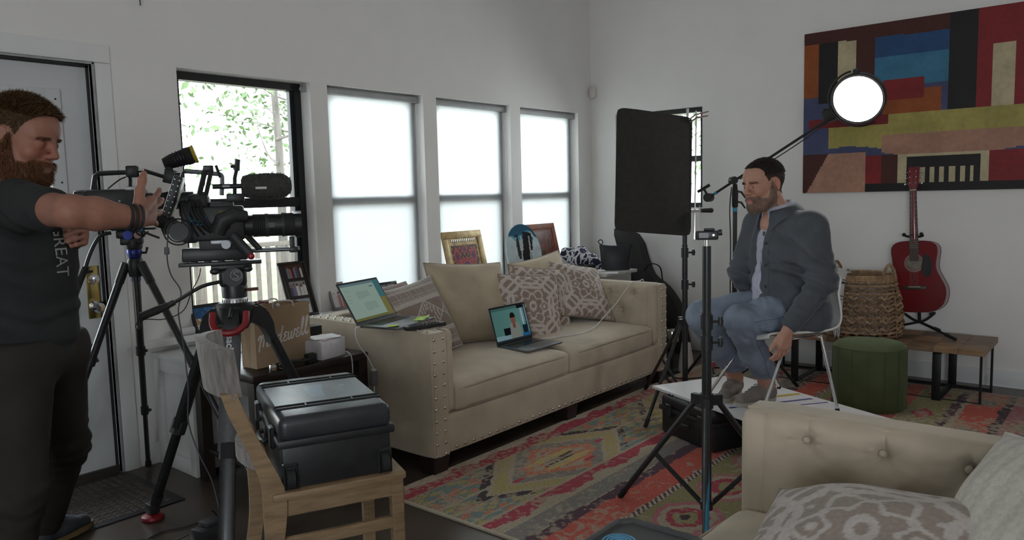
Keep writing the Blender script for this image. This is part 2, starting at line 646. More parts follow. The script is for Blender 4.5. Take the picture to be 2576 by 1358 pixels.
def glass_mat():
    m = bpy.data.materials.new('clear_glass')
    m.use_nodes = True
    nt = m.node_tree
    nt.nodes.clear()
    o = nt.nodes.new('ShaderNodeOutputMaterial')
    t = nt.nodes.new('ShaderNodeBsdfTransparent')
    t.inputs[0].default_value = (0.95, 0.97, 0.96, 1)
    g = nt.nodes.new('ShaderNodeBsdfGlossy')
    g.inputs['Roughness'].default_value = 0.02
    fr = nt.nodes.new('ShaderNodeFresnel')
    fr.inputs[0].default_value = 1.45
    mx = nt.nodes.new('ShaderNodeMixShader')
    nt.links.new(fr.outputs[0], mx.inputs[0])
    nt.links.new(t.outputs[0], mx.inputs[1])
    nt.links.new(g.outputs[0], mx.inputs[2])
    nt.links.new(mx.outputs[0], o.inputs[0])
    return m
M_glass = glass_mat()
def sheer_mat(name, tcol, f):
    """woven cloth that lets daylight through"""
    m = bpy.data.materials.new(name)
    m.use_nodes = True
    nt = m.node_tree
    nt.nodes.clear()
    o = nt.nodes.new('ShaderNodeOutputMaterial')
    d = nt.nodes.new('ShaderNodeBsdfDiffuse')
    t = nt.nodes.new('ShaderNodeBsdfTranslucent')
    tc = nt.nodes.new('ShaderNodeTexCoord')
    no = nt.nodes.new('ShaderNodeTexNoise')
    no.inputs['Scale'].default_value = 2.5
    nt.links.new(tc.outputs['Object'], no.inputs['Vector'])
    mr = nt.nodes.new('ShaderNodeMapRange')
    mr.inputs[3].default_value, mr.inputs[4].default_value = 0.95, 1.03
    nt.links.new(no.outputs['Fac'], mr.inputs[0])
    sc = nt.nodes.new('ShaderNodeVectorMath')
    sc.operation = 'SCALE'
    sc.inputs[0].default_value = tcol
    nt.links.new(mr.outputs[0], sc.inputs['Scale'])
    nt.links.new(sc.outputs[0], t.inputs[0])
    d.inputs[0].default_value = (0.8, 0.81, 0.82, 1)
    mx = nt.nodes.new('ShaderNodeMixShader')
    mx.inputs[0].default_value = f
    nt.links.new(d.outputs[0], mx.inputs[1])
    nt.links.new(t.outputs[0], mx.inputs[2])
    nt.links.new(mx.outputs[0], o.inputs[0])
    return m
M_shade = sheer_mat('roller_shade_cloth', (0.92, 0.94, 0.96), 0.72)
def screen_mat():
    m = bpy.data.materials.new('insect_screen')
    m.use_nodes = True
    nt = m.node_tree
    nt.nodes.clear()
    o = nt.nodes.new('ShaderNodeOutputMaterial')
    t = nt.nodes.new('ShaderNodeBsdfTransparent')
    d = nt.nodes.new('ShaderNodeBsdfDiffuse')
    d.inputs[0].default_value = (0.05, 0.05, 0.055, 1)
    tc = nt.nodes.new('ShaderNodeTexCoord')
    ch = nt.nodes.new('ShaderNodeTexChecker')
    ch.inputs['Scale'].default_value = 900
    nt.links.new(tc.outputs['Object'], ch.inputs[0])
    mr = nt.nodes.new('ShaderNodeMapRange')
    mr.inputs[3].default_value, mr.inputs[4].default_value = 0.22, 0.42
    nt.links.new(ch.outputs['Fac'], mr.inputs[0])
    mx = nt.nodes.new('ShaderNodeMixShader')
    nt.links.new(mr.outputs[0], mx.inputs[0])
    nt.links.new(t.outputs[0], mx.inputs[1])
    nt.links.new(d.outputs[0], mx.inputs[2])
    nt.links.new(mx.outputs[0], o.inputs[0])
    return m
M_screen = screen_mat()
M_rollcase = mat('shade_tube_grey', (0.36, 0.36, 0.36), 0.5, var=0.05)
M_reveal = mat('reveal_paint', (0.80, 0.81, 0.82), 0.5, var=0.02)

def left_window(n, y0, y1, shade):
    t = bpy.data.objects.new('window_%d' % n, None)
    COL.objects.link(t)
    t.location = (-0.13, (y0 + y1) / 2, WZ0)
    struct(t)
    fr = MB()
    x0, x1 = -0.165, -0.10
    fw = 0.045
    fr.box(x0, x1, y0, y0 + fw, WZ0 + .01, WZ1).box(x0, x1, y1 - fw, y1, WZ0 + .01, WZ1)
    fr.box(x0, x1, y0 + fw, y1 - fw, WZ1 - fw, WZ1).box(x0, x1, y0 + fw, y1 - fw, WZ0 + .01, WZ0 + .06)
    fr.build('window_frame', M_black, t, smooth=0)
    s = MB()
    s.box(-0.14, -0.105, y0 + fw, y1 - fw, 1.345, 1.405)
    s.box(-0.155, -0.12, y0 + fw, y0 + fw + .025, WZ0 + .06, WZ1 - fw).box(-0.155, -0.12, y1 - fw - .025, y1 - fw, WZ0 + .06, WZ1 - fw)
    s.build('sash', M_black, t, smooth=0)
    MB().box(-0.142, -0.138, y0 + fw, y1 - fw, 1.40, WZ1 - fw).build('pane', M_glass, t, smooth=0)
    MB().box(-0.127, -0.123, y0 + fw, y1 - fw, WZ0 + .06, 1.35).build('pane', M_glass, t, smooth=0)
    MB().add([(-0.162, y0 + fw, WZ0 + .06), (-0.162, y1 - fw, WZ0 + .06), (-0.162, y1 - fw, 1.37), (-0.162, y0 + fw, 1.37)], [(0, 1, 2, 3)]).build('insect_screen', M_screen, t, smooth=0)
    br = MB()
    br.rbox(-0.08, -0.035, y1 - .012, y1 - .002, WZ1 - .055, WZ1 - .004, .004)
    br.cyl((-0.06, y1 - .03, WZ1 - .035), (-0.06, y1 - .01, WZ1 - .035), .012, n=12)
    br.build('shade_bracket', M_rollcase, t)
    if shade:
        r = MB().cyl((-0.056, y0 + .006, WZ1 - .030), (-0.056, y1 - .028, WZ1 - .030), .0235, n=20)
        r.build('shade_roller', M_rollcase, t)
        def fn(u, v):
            z = WZ1 - .05 - v * (WZ1 - .05 - WZ0 - .02)
            pull = 0.034 * max(0, (v - 0.35) / 0.65) ** 1.5 * (1 if shade > 1 else 0.35)
            flare = 0.02 * max(0, (v - 0.86) / 0.14)
            ya, yb = y0 + .006, y1 - .014 - pull + flare
            y = ya + u * (yb - ya)
            return (-0.080 + 0.004 * math.sin(u * 7 + n) * v, y, z)
        MB().sheet(fn, 12, 24).build('shade_cloth', M_shade, t, smooth=60)
        MB().rbox(-0.089, -0.077, y0 + .012, y1 - .05, WZ0 + .012, WZ0 + .032, .004).build('hem_bar', M_rollcase, t)
        MB().tube([(-0.05, y1 - .022, WZ1 - .05), (-0.05, y1 - .022, WZ0 + .25)], .0018, 5).build('pull_cord', M_trim, t)
    return t
left_window(1, *YW[0], 0)
left_window(2, *YW[1], 1)
left_window(3, *YW[2], 2)
left_window(4, *YW[3], 2)
# back-wall window, mostly behind the black flag
t = bpy.data.objects.new('window_5', None)
COL.objects.link(t)
t.location = (0.69, 0.1, BZ0)
struct(t)
fr = MB()
fw = 0.04
fr.box(BX0, BX0 + fw, .05, .12, BZ0, BZ1).box(BX1 - fw, BX1, .05, .12, BZ0, BZ1).box(BX0 + fw, BX1 - fw, .05, .12, BZ1 - fw, BZ1).box(BX0 + fw, BX1 - fw, .05, .12, BZ0, BZ0 + fw)
fr.build('window_frame', M_black, t, smooth=0)
MB().box(BX0 + fw, BX1 - fw, .07, .11, 1.63, 1.68).build('sash', M_black, t, smooth=0)
MB().box(BX0 + fw, BX1 - fw, .09, .094, BZ0 + fw, BZ1 - fw).build('pane', M_glass, t, smooth=0)
MB().tube([(1.10, -.012, BZ0 + .02), (1.102, -.014, 1.05), (1.098, -.014, 0.82)], .003, 5).build('pull_cord', M_trim, t)
MB().cyl((1.098, -.014, 0.80), (1.098, -.014, 0.83), .007, .004, n=8).build('cord_weight', M_trim, t)
# behind the camera: two unseen windows added to the front wall for fill light
for n, (a, b2) in enumerate(((4.0, 5.4), (5.7, 7.1))):
    t = bpy.data.objects.new('window_%d' % (6 + n), None)
    COL.objects.link(t)
    struct(t)
    t.location = (a, RY, .75)
    fr = MB().box(a, a + .05, RY - .1, RY - .05, .75, 2.35).box(b2 - .05, b2, RY - .1, RY - .05, .75, 2.35).box(a, b2, RY - .1, RY - .05, .75, .80).box(a, b2, RY - .1, RY - .05, 2.30, 2.35)
    fr.build('window_frame', M_black, t, smooth=0)

# ------------------------------------------------------------------ entrance door
M_door = mat('door_paint', (0.60, 0.62, 0.62), 0.42, var=0.03, scale=6)
M_dark = mat('weatherstrip', (0.03, 0.03, 0.03), 0.7)
M_brass = mat('polished_brass', (0.62, 0.50, 0.20), 0.2, 1.0, var=0.08)
M_chrome = mat('chrome', (0.72, 0.72, 0.73), 0.12, 1.0, var=0.03)
d = bpy.data.objects.new('door_1', None)
COL.objects.link(d)
d.location = (-0.06, -4.87, 0)
struct(d)
b = MB()
gy0, gy1, gz0, gz1 = -5.14, -4.60, 0.295, 1.905
x0, x1 = -0.085, -0.04
b.box(x0, x1, DY0 + .012, gy0, .035, DZ1 - .012).box(x0, x1, gy1, DY1 - .014, .035, DZ1 - .012)
b.box(x0, x1, gy0, gy1, .035, gz0).box(x0, x1, gy0, gy1, gz1, DZ1 - .012)
b.build('door_slab', M_door, d, smooth=0)
b = MB()
for (a0, a1, q0, q1) in ((gy0 - .055, gy0 + .012, gz0 - .055, gz1 + .045), (gy1 - .012, gy1 + .055, gz0 - .055, gz1 + .045)):
    b.rbox(-0.05, -0.026, a0, a1, q0, q1, .006)
b.rbox(-0.05, -0.0265, gy0 - .05, gy1 + .05, gz0 - .054, gz0 + .012, .006).rbox(-0.05, -0.0265, gy0 - .05, gy1 + .05, gz1 - .012, gz1 + .044, .006)
b.build('lite_frame', M_door, d)
MB().box(-0.066, -0.062, gy0, gy1, gz0, gz1).build('pane', M_glass, d, smooth=0)
sp = None
for z in (0.32, 0.65, 1.1, 1.5, 1.90):
    for y in (gy1 + .03,):
        s = MB().ball((-0.026, y, z), (.002, .005, .005), 8, 6)
        s.build('screw', M_dark, d)
p = MB().rbox(-0.041, -0.034, -4.494, -4.430, .815, 1.082, .003)
p.build('lock_plate', M_brass, d)
k = MB()
Mx = Matrix.Rotation(math.pi / 2, 4, 'Y')
k.lathe([(.028, 0), (.028, .006), (.012, .012), (.012, .03), (.024, .04), (.030, .055), (.022, .07), (.0, .072)], 20, Matrix.Translation((-0.036, -4.462, .877)) @ Mx)
k.build('door_knob', M_chrome, d)
k = MB()
k.lathe([(.028, 0), (.026, .012), (.0, .014)], 20, Matrix.Translation((-0.036, -4.460, 1.015)) @ Mx)
k.rbox(-.022, -.008, -4.464, -4.456, 1.0, 1.03, .003)
k.build('deadbolt', M_chrome, d)
MB().box(-0.0405, -0.0395, -4.512, -4.478, .636, .688).build('blue_tape', mat('blue_tape', '2a5a86', 0.6), d, smooth=0)['label'] = 'small square of blue tape'
MB().box(-0.095, -0.022, DY0, DY1, 0.0, 0.034).build('threshold', mat('threshold_metal', (0.05, 0.042, 0.036), 0.45), d, smooth=0)
st = MB()
st.box(-0.1, -0.035, DY1 - .014, DY1, .0, DZ1).box(-0.1, -0.035, DY0, DY1, DZ1 - .013, DZ1)
st.build('weatherstrip', M_dark, d, smooth=0)
cs = MB()
cs.rbox(-.03, .006, DY1 + .0, DY1 + .012, 0, DZ1 + .012, .002).rbox(-.03, .006, DY0, DY1 + .012, DZ1, DZ1 + .012, .002)
struct(cs.build('trim_2', mat('door_jamb_grey', (0.35, 0.35, 0.35), .5)))
cs = MB()
cs.rbox(0, .012, DY1 + .014, -4.318, 0, DZ1 + .008, .003).rbox(0, .012, DY0 - .1, -4.318, DZ1 + .012, DZ1 + .10, .003)
struct(cs.build('trim_3', M_trim))

# motion sensor in the corner
s = MB()
Q = TR(0.035, -0.035, 2.305, rz=-rad(45))
s.ball((0, 0, 0), (.034, .030, .055), 16, 10, Q)
s.rbox(-.03, .03, -.005, .03, -.05, .055, .008, 2, Q)
tag(s.build('motion_sensor', mat('sensor_plastic', (0.66, 0.62, 0.58), .5)), 'small off-white motion sensor mounted high in the wall corner', 'sensor')

# ================================================================== OUTSIDE
M_deck = mat('deck_wood', (0.15, 0.13, 0.11), 0.7, var=0.25, scale=8, aniso=(1, 8, 1))
dk = thing('deck', 'sunlit grey wooden deck outside the door and first window', 'deck', (-1.8, -3.4, -.12))
k0 = None
nb = 0
for i in range(24):
    x = -0.30 - i * 0.145
    if k0 is None:
        k0 = MB().rbox(x - .068, x + .068, -6.4, -0.4, -.13, -.10, .004).build('plank', M_deck, dk)
    else:
        linked(k0, dk, Matrix.Translation((x + 0.30, 0, 0)))
rl = thing('deck_railing', 'pale wooden deck railing seen through the first window', 'railing', (-3.75, -3.4, -.1))
pst = bal = None
for i in range(5):
    y = -6.2 + i * 1.42
    if pst is None:
        pst = MB().rbox(-3.80, -3.71, y - .045, y + .045, -.1, .98, .005).build('post', M_deck, rl)
        y00 = y
    else:
        linked(pst, rl, Matrix.Translation((0, y - y00, 0)))
for i in range(42):
    y = -6.1 + i * 0.135
    if bal is None:
        bal = MB().box(-3.775, -3.735, y - .02, y + .02, .02, .86).build('baluster', M_deck, rl)
        yb0 = y
    else:
        linked(bal, rl, Matrix.Translation((0, y - yb0, 0)))
MB().rbox(-3.82, -3.69, -6.3, -.4, .98, 1.02, .006).build('top_rail', M_deck, rl)
MB().rbox(-3.78, -3.73, -6.3, -.4, .86, .91, .006).build('upper_rail', M_deck, rl)
MB().rbox(-3.78, -3.73, -6.3, -.4, .0, .05, .006).build('lower_rail', M_deck, rl)
struct(MB().box(-60, -.2, -40, 60, -.62, -.6).build('ground_outside', mat('garden_ground', (0.15, 0.155, 0.10), 0.9, var=0.3, scale=1.2)))
M_bark = mat('tree_bark', (0.10, 0.09, 0.08), 0.85, var=0.3, scale=10, aniso=(1, 1, .2))
M_leaf = mat('tree_leaves', (0.075, 0.13, 0.045), 0.55, var=0.5, scale=3)
def tree(x, y, h, spread, n, seed, label):
    rs = random.Random(seed)
    t = thing('tree', label, 'tree', (x, y, -.6), 'trees outside the windows')
    tr = MB()
    pts = [(x, y, -.6), (x + rs.uniform(-.1, .1), y + rs.uniform(-.15, .15), h * .35), (x + rs.uniform(-.25, .25), y + rs.uniform(-.3, .3), h * .75), (x + rs.uniform(-.3, .3), y, h)]
    tr.tube(smoothpath(pts, 4), [0.10 * (1 - .75 * i / 12) for i in range(13)], 7)
    tips = []
    for i in range(9):
        z = h * (.32 + .6 * i / 9)
        a = rs.uniform(0, 6.28)
        L = spread * rs.uniform(.5, 1)
        e = (x + math.cos(a) * L, y + math.sin(a) * L, z + L * rs.uniform(.2, .7))
        tr.tube(smoothpath([(x, y, z), ((x + e[0]) / 2, (y + e[1]) / 2, z + L * .15), e], 3), [.035, .03, .025, .02, .015, .012, .008], 5)
        tips.append(e)
    tr.build('trunk', M_bark, t)
    N = n
    V = np.zeros((N * 4, 3))
    rn = np.random.RandomState(seed)
    tp = np.array(tips)[rn.randint(0, len(tips), N)]
    cen = tp + rn.normal(size=(N, 3)) * spread * .33
    d1 = rn.normal(size=(N, 3)); d1 /= np.linalg.norm(d1, axis=1)[:, None]
    d2 = np.cross(d1, rn.normal(size=(N, 3))); d2 /= np.linalg.norm(d2, axis=1)[:, None]
    s = rn.uniform(.05, .10, (N, 1))
    V[0::4], V[1::4], V[2::4], V[3::4] = cen - d1 * s, cen + d2 * s * .45, cen + d1 * s, cen - d2 * s * .45
    F = np.arange(N * 4).reshape(-1, 4)
    o = link('foliage', np_mesh('foliage', V, F), M_leaf, t, smooth=0)
    o['kind'] = 'stuff'
tree(-8.5, 2.2, 6.5, 1.6, 1100, 1, 'slender forked tree showing faintly through the upper first window')
tree(-7.0, -2.6, 5.0, 1.8, 2000, 2, 'leafy green tree seen through the door glass beside the standing man')
tree(-11.0, -0.2, 5.5, 2.0, 900, 3, 'small green tree behind the deck railing, left side of the first window')
tree(-2.6, 7.0, 5.0, 1.9, 1500, 4, 'green tree outside the small back window behind the black flag')
tree(-13.0, 5.5, 6.0, 2.2, 900, 5, 'pale tree far beyond the deck, right side of the first window')

# ================================================================== FLOOR COVERINGS
def rug_colors():
    X0, X1, Y0, Y1, cs = 1.36, 4.55, -3.80, -0.27, 0.0085
    w, h = int((X1 - X0) / cs), int((Y1 - Y0) / cs)
    xs = X0 + (np.arange(w) + .5) * cs
    ys = Y0 + (np.arange(h) + .5) * cs
    X, Y = np.meshgrid(xs, ys)
    n1 = value_noise((h, w), 14, 1)
    n2 = value_noise((h, w), 5, 2)
    n3 = value_noise((h, w), 40, 3)
    jag = (n2 - .5) * .03
    Xj = X + jag
    beige, red, teal, orange, yellow = hx('a8987f'), hx('a5243c'), hx('6f807a'), hx('c46a45'), hx('a8934a')
    grey, purple, dark, olive, pink, cream = hx('7f7870'), hx('4c2a3a'), hx('35262c'), hx('8b8150'), hx('b0606a'), hx('b9aa94')
    oran2, hot = hx('c04a35'), hx('b02a3a')
    C = np.empty((h, w, 3))
    C[:] = beige
    def put(m, c):
        C[m] = c
    put(Xj < 1.50, red)
    put((Xj < 1.395 + .035 * np.abs(((Y * 3.1) % 1) - .5) * 2), cream)
    # band with little diamonds
    bd = (X >= 1.50) & (X < 1.945)
    put(bd, teal)
    q = (X - 1.5) / .048
    p = (Y + 3.8) / .095
    a, b = np.floor(q + p), np.floor(q - p)
    ck = ((a * 2 + b * 3).astype(int) % 5)
    hsh = np.sin(a * 12.99 + b * 78.2) * 43758.5
    hsh = hsh - np.floor(hsh)
    ins = (np.abs((q + p) % 1 - .5) < .40) & (np.abs((q - p) % 1 - .5) < .40)
    put(bd & ins & (hsh < .28), orange)
    put(bd & ins & (hsh > .66), yellow)
    for cx in (1.50, 1.60, 1.70, 1.80, 1.90, 1.948):
        put(np.abs(X - cx) < .006, beige)
    for mc, amp in ((-2.93, 1), (-1.45, 1)):
        dx, dy = np.abs(X - 1.735 + (Y - mc) * .05) + jag * .5, np.abs(Y - mc)
        hexd = dy / .68 + dx / .46
        step = np.floor(hexd * 18) / 18
        m = bd & (X < 1.942)
        put(m & (step < 1.0) & (n1 > .22), dark)
        for cx in (1.60, 1.70, 1.80, 1.90):
            put(m & (np.abs(X - cx) < .005) & (step < 1.0), beige)
        put(m & (step < .84), beige)
        put(m & (step < .80), hx('a8975a'))
        put(m & (step < .63), beige)
        put(m & (step < .59), grey)
        put(m & (step < .40), orange)
        put(m & (step < .33), beige)
        ex, ey = (X - 1.735), (Y - mc)
        for sx in (-1, 1):
            put(m & (((ex - sx * .05) / .045) ** 2 + ((ey - .02 * sx) / .24) ** 2 < 1), orange)
            put(m & (((ex - sx * .05) / .026) ** 2 + ((ey - .02 * sx) / .19) ** 2 < 1), yellow * 1.3)
            put(m & (((ex - sx * .016) / .012) ** 2 + ((ey + .02 * sx) / .13) ** 2 < 1), dark)
        for (a_, b_) in ((.0, .36), (.02, -.36), (-.12, .02), (.12, .1)):
            put(m & (np.abs(ex - a_) < .012) & (np.abs(ey - b_) < .04), hot)
    # red scallops
    sc = .03 + .045 * np.abs(np.sin((Y + 3.8) * math.pi / .42)) + jag
    put((X >= 1.955) & (X < 1.965 + sc), red)
    put((X >= 2.07) & (X < 2.175), grey)
    put((Xj >= 2.175) & (Xj < 2.235), purple)
    put((Xj >= 2.235) & (Xj < 2.385), oran2)
    put((Xj >= 2.26) & (Xj < 2.33) & (n3 > .62), grey)
    put((X >= 2.385) & (X < 2.425), cream)
    put((X >= 2.385) & (X < 2.425) & (((Y * 26 + X * 30) % 1) < .5), purple)
    fl = (X >= 2.425) & (X < 2.78)
    put(fl, olive)
    for k in range(9):
        yc = -3.62 + k * .42
        r = np.hypot((X - 2.60) / 1.0 + jag, (Y - yc) / 1.25)
        put(fl & (r < .145), pink)
        put(fl & (r < .12), beige)
        put(fl & (r < .085), red)
        put(fl & (r < .05), olive * 1.2)
        put(fl & (r < .022), dark)
    put((X >= 2.78) & (X < 2.82) & (((Y * 26 - X * 30) % 1) < .55), purple)
    put((Xj >= 2.82) & (Xj < 2.93), oran2 * .9)
    f2 = (X >= 2.93) & (X < 3.15)
    put(f2, olive)
    for k in range(7):
        yc = -3.5 + k * .5
        put(f2 & (np.abs(X - 3.04) / .07 + np.abs(Y - yc) / .12 < 1), red)
        put(f2 & (np.abs(X - 3.04) / .04 + np.abs(Y - yc) / .06 < 1), pink)
    put((Xj >= 3.15) & (Xj < 3.195), purple)
    put((Xj >= 3.225) & (Xj < 3.40), oran2)
    put((X >= 3.25) & (X < 3.37) & (np.abs(((Y + .9) % .7) - .35) < .05 + .04 * n1), grey * .8)
    put((Xj >= 3.40) & (Xj < 3.455), dark)
    f3 = (X >= 3.455) & (X < 3.95)
    put(f3, pink * .8)
    q = ((Y + 3.8) % .62) - .31
    put(f3 & (np.abs(X - 3.70) / .22 + np.abs(q) / .30 < 1), olive)
    put(f3 & (np.abs(X - 3.70) / .17 + np.abs(q) / .23 < 1), dark)
    put(f3 & (np.abs(X - 3.70) / .12 + np.abs(q) / .16 < 1), red)
    put(f3 & (np.abs(X - 3.70) / .06 + np.abs(q) / .08 < 1), yellow)
    put((X >= 3.95) & (X < 4.05), red)
    put((X >= 4.05) & (X < 4.40), teal)
    put((X >= 4.05) & (X < 4.40) & (((np.floor(X / .07) + np.floor(Y / .1)).astype(int) % 3) == 0), orange)
    # worn patches: the pile fades to beige
    wear = (value_noise((h, w), 2.2, 5) * .6 + n3 * .55 + n1 * .25)
    m = wear > .84
    C[m] = C[m] * .25 + beige * .75
    m = (wear > .74) & ~m
    C[m] = C[m] * .65 + beige * .35
    g_ = C.mean(axis=2, keepdims=True)
    C = (C * .86 + (g_ * .7 + hx('8a7f70') * .3) * .14) * 1.12
    C[:2] = cream; C[-2:] = cream
    return C, X0, X1, Y0, Y1
C, X0, X1, Y0, Y1 = rug_colors()
M_rug = mat('rug_pile', (1, 1, 1), 0.95, var=0.30, scale=120, bump=0.5, bscale=420, attr='Col', sheen=0.1)
ro = color_grid('area_rug', C, (X0, Y0, 0.009), (X1 - X0, 0, 0), (0, Y1 - Y0, 0), M_rug)
edge = MB().box(X0, X1, Y0, Y0 + .004, 0.001, .0088).box(X0, X1, Y1 - .004, Y1, .001, .0088).box(X0, X0 + .004, Y0, Y1, .001, .0088).box(X1 - .004, X1, Y0, Y1, .001, .0088)
edge.build('bound_edge', mat('rug_binding', 'a49a88', .9), ro)
tag(ro, 'distressed multicoloured rug with diamond medallions and red stripes under the seating', 'rug')

# door mat
def mat_mat():
    m = mat('doormat_pile', (0.085, 0.068, 0.055), 0.9, var=0.3, scale=60, bump=0.4, bscale=300)
    return m
dm = thing('doormat', 'dark brown waffle-textured doormat with black border by the door', 'doormat', (.32, -5.0, 0))
MB().rbox(0.02, 0.625, -5.7, -4.385, 0.0005, 0.006, .003).build('rubber_backing', mat('mat_rubber', (.025, .025, .03), .5), dm)
wf = MB()
nx, ny = 15, 34
for i in range(nx):
    for j in range(ny):
        x, y = 0.05 + i * .0365, -5.67 + j * .0368
        wf.add([(x, y, .006), (x + .03, y, .006), (x + .03, y + .03, .006), (x, y + .03, .006), (x + .006, y + .006, .0095), (x + .024, y + .006, .0095), (x + .024, y + .024, .0095), (x + .006, y + .024, .0095)],
               [(0, 1, 5, 4), (1, 2, 6, 5), (2, 3, 7, 6), (3, 0, 4, 7), (4, 5, 6, 7)])
wf.build('waffle_pile', mat_mat(), dm, smooth=0, kind='stuff')
# ================================================================== SOFT SEATING
M_velvet = mat('beige_velvet', (0.47, 0.395, 0.295), 0.85, var=0.10, scale=7, bump=0.06, bscale=300, sheen=0.35, sheen_tint=(.9, .85, .78))
M_velvet_d = mat('beige_velvet_piping', (0.34, 0.285, 0.21), 0.85, var=0.10, scale=7, sheen=0.3)
M_nail = mat('nickel_nail', (0.55, 0.54, 0.52), 0.25, 1.0, var=0.1)
M_leg = mat('espresso_wood', (0.022, 0.015, 0.013), 0.35, var=0.2, scale=10, aniso=(1, 1, .2))

def softbox(mb, x0, x1, y0, y1, z0, z1, r=.04, crown=0.0, n=14, M=None, wr=0.0, seed=0, crownx=0.0):
    """upholstered block: rounded edges, crowned top, faint wrinkles"""
    L = np.array([(x1 - x0) / 2, (y1 - y0) / 2, (z1 - z0) / 2])
    c0 = np.array([(x1 + x0) / 2, (y1 + y0) / 2, (z1 + z0) / 2])
    V, F, key = [], [], {}
    k = np.linspace(-1, 1, n + 1)
    k = np.sign(k) * np.abs(k) ** .8
    rs = np.random.RandomState(seed)
    ws = [(rs.normal(size=3) * 16, rs.rand() * 6) for _ in range(4)]
    def vid(p):
        kk = tuple(np.round(p, 5))
        if kk not in key:
            q = np.array(p) * L
            cc = np.clip(q, -(L - r), L - r)
            d = q - cc
            nn = np.linalg.norm(d)
            v = cc + (d / nn * r if nn > 1e-9 else 0)
            a, b, cz = v / L
            v = v.copy()
            v[2] += math.copysign(1, cz) * crown * max(0, 1 - a * a) ** .6 * max(0, 1 - b * b) ** .6 * (1 if cz > 0 else .3)
            v[0] += crownx * max(0, 1 - b * b) ** .5 * max(0, 1 - cz * cz) ** .5 * (1 if a > 0 else 0) * max(0, a)
            if wr:
                v = v * (1 + wr * sum(math.sin(v @ w + ph) for w, ph in ws) / 4)
            key[kk] = len(V)
            V.append(tuple(v + c0))
        return key[kk]
    for ax in range(3):
        for sg in (-1, 1):
            for i in range(n):
                for j in range(n):
                    q = []
                    for (a, b) in ((i, j), (i + 1, j), (i + 1, j + 1), (i, j + 1)):
                        p = [0, 0, 0]
                        p[ax] = sg
                        p[(ax + 1) % 3], p[(ax + 2) % 3] = k[a], k[b]
                        q.append(vid(p))
                    F.append(tuple(q if sg > 0 else q[::-1]))
    return mb.add(V, F, M)
def tuft_panel(mb, O, U, W, N, lu, lw, buttons, bulge=.024, D=.037, nu=70, nw=44, M=None):
    """quilted pad on an upright face: O corner, U along, W up, N outward"""
    O, U, W, N = (np.array(q, float) for q in (O, U, W, N))
    B = np.array(buttons)
    def fn(u, v):
        x, z = u * lu, v * lw
        e = (1 - abs(2 * u - 1) ** 10) * (1 - abs(2 * v - 1) ** 14)
        d = bulge * e - .040 * (1 - e)
        r = np.hypot(B[:, 0] - x, B[:, 1] - z)
        d -= D * float(np.max(np.exp(-(r / .042) ** 1.0)))
        d -= .012 * float(np.max(np.exp(-(r / .085) ** 2)))
        # crease from the top row up to the edge, and diamond creases between rows
        for bx, bz in buttons:
            if z > bz and bz > lw * .55:
                d -= .010 * math.exp(-((x - bx) / .010) ** 2) * (1 - (z - bz) / max(lw - bz, .01) * .5)
            for cx, cz in buttons:
                if cz < bz - .02 and abs(cx - bx) < .16:
                    t = ((x - bx) * (cx - bx) + (z - bz) * (cz - bz)) / ((cx - bx) ** 2 + (cz - bz) ** 2)
                    if 0 < t < 1:
                        dd = abs((x - bx) * (cz - bz) - (z - bz) * (cx - bx)) / math.hypot(cx - bx, cz - bz)
                        d -= .007 * math.exp(-(dd / .012) ** 2) * (.5 + 2 * (t - .5) ** 2)
        # pulled folds radiating from each button
        i = int(np.argmin(r))
        th = math.atan2(z - B[i, 1], x - B[i, 0])
        d += .0042 * math.sin(th * 11 + i) * math.exp(-(r[i] / .075) ** 2) * min(1, r[i] / .015)
        return O + U * x + W * z + N * d
    mb.sheet(fn, nu, nw, M)
    return mb
def nail_row(first, parent, pts, N):
    """domed upholstery nails: one mesh, many linked parts"""
    for p in pts:
        if first[0] is None:
            F = frame(N).to_4x4()
            o = MB().lathe([(.0085, 0), (.0075, .003), (.0045, .0052), (.0, .006)], 10, Matrix.Translation(p) @ F, cap=False).build('nail', M_nail, parent)
            first[0], first[1] = o, (Vector(p), Vector(N))
        else:
            p0, N0 = first[1]
            q = Vector(N0).rotation_difference(Vector(N)).to_matrix().to_4x4()
            linked(first[0], parent, Matrix.Translation(p) @ q @ Matrix.Translation(-p0))
SH = 0.727
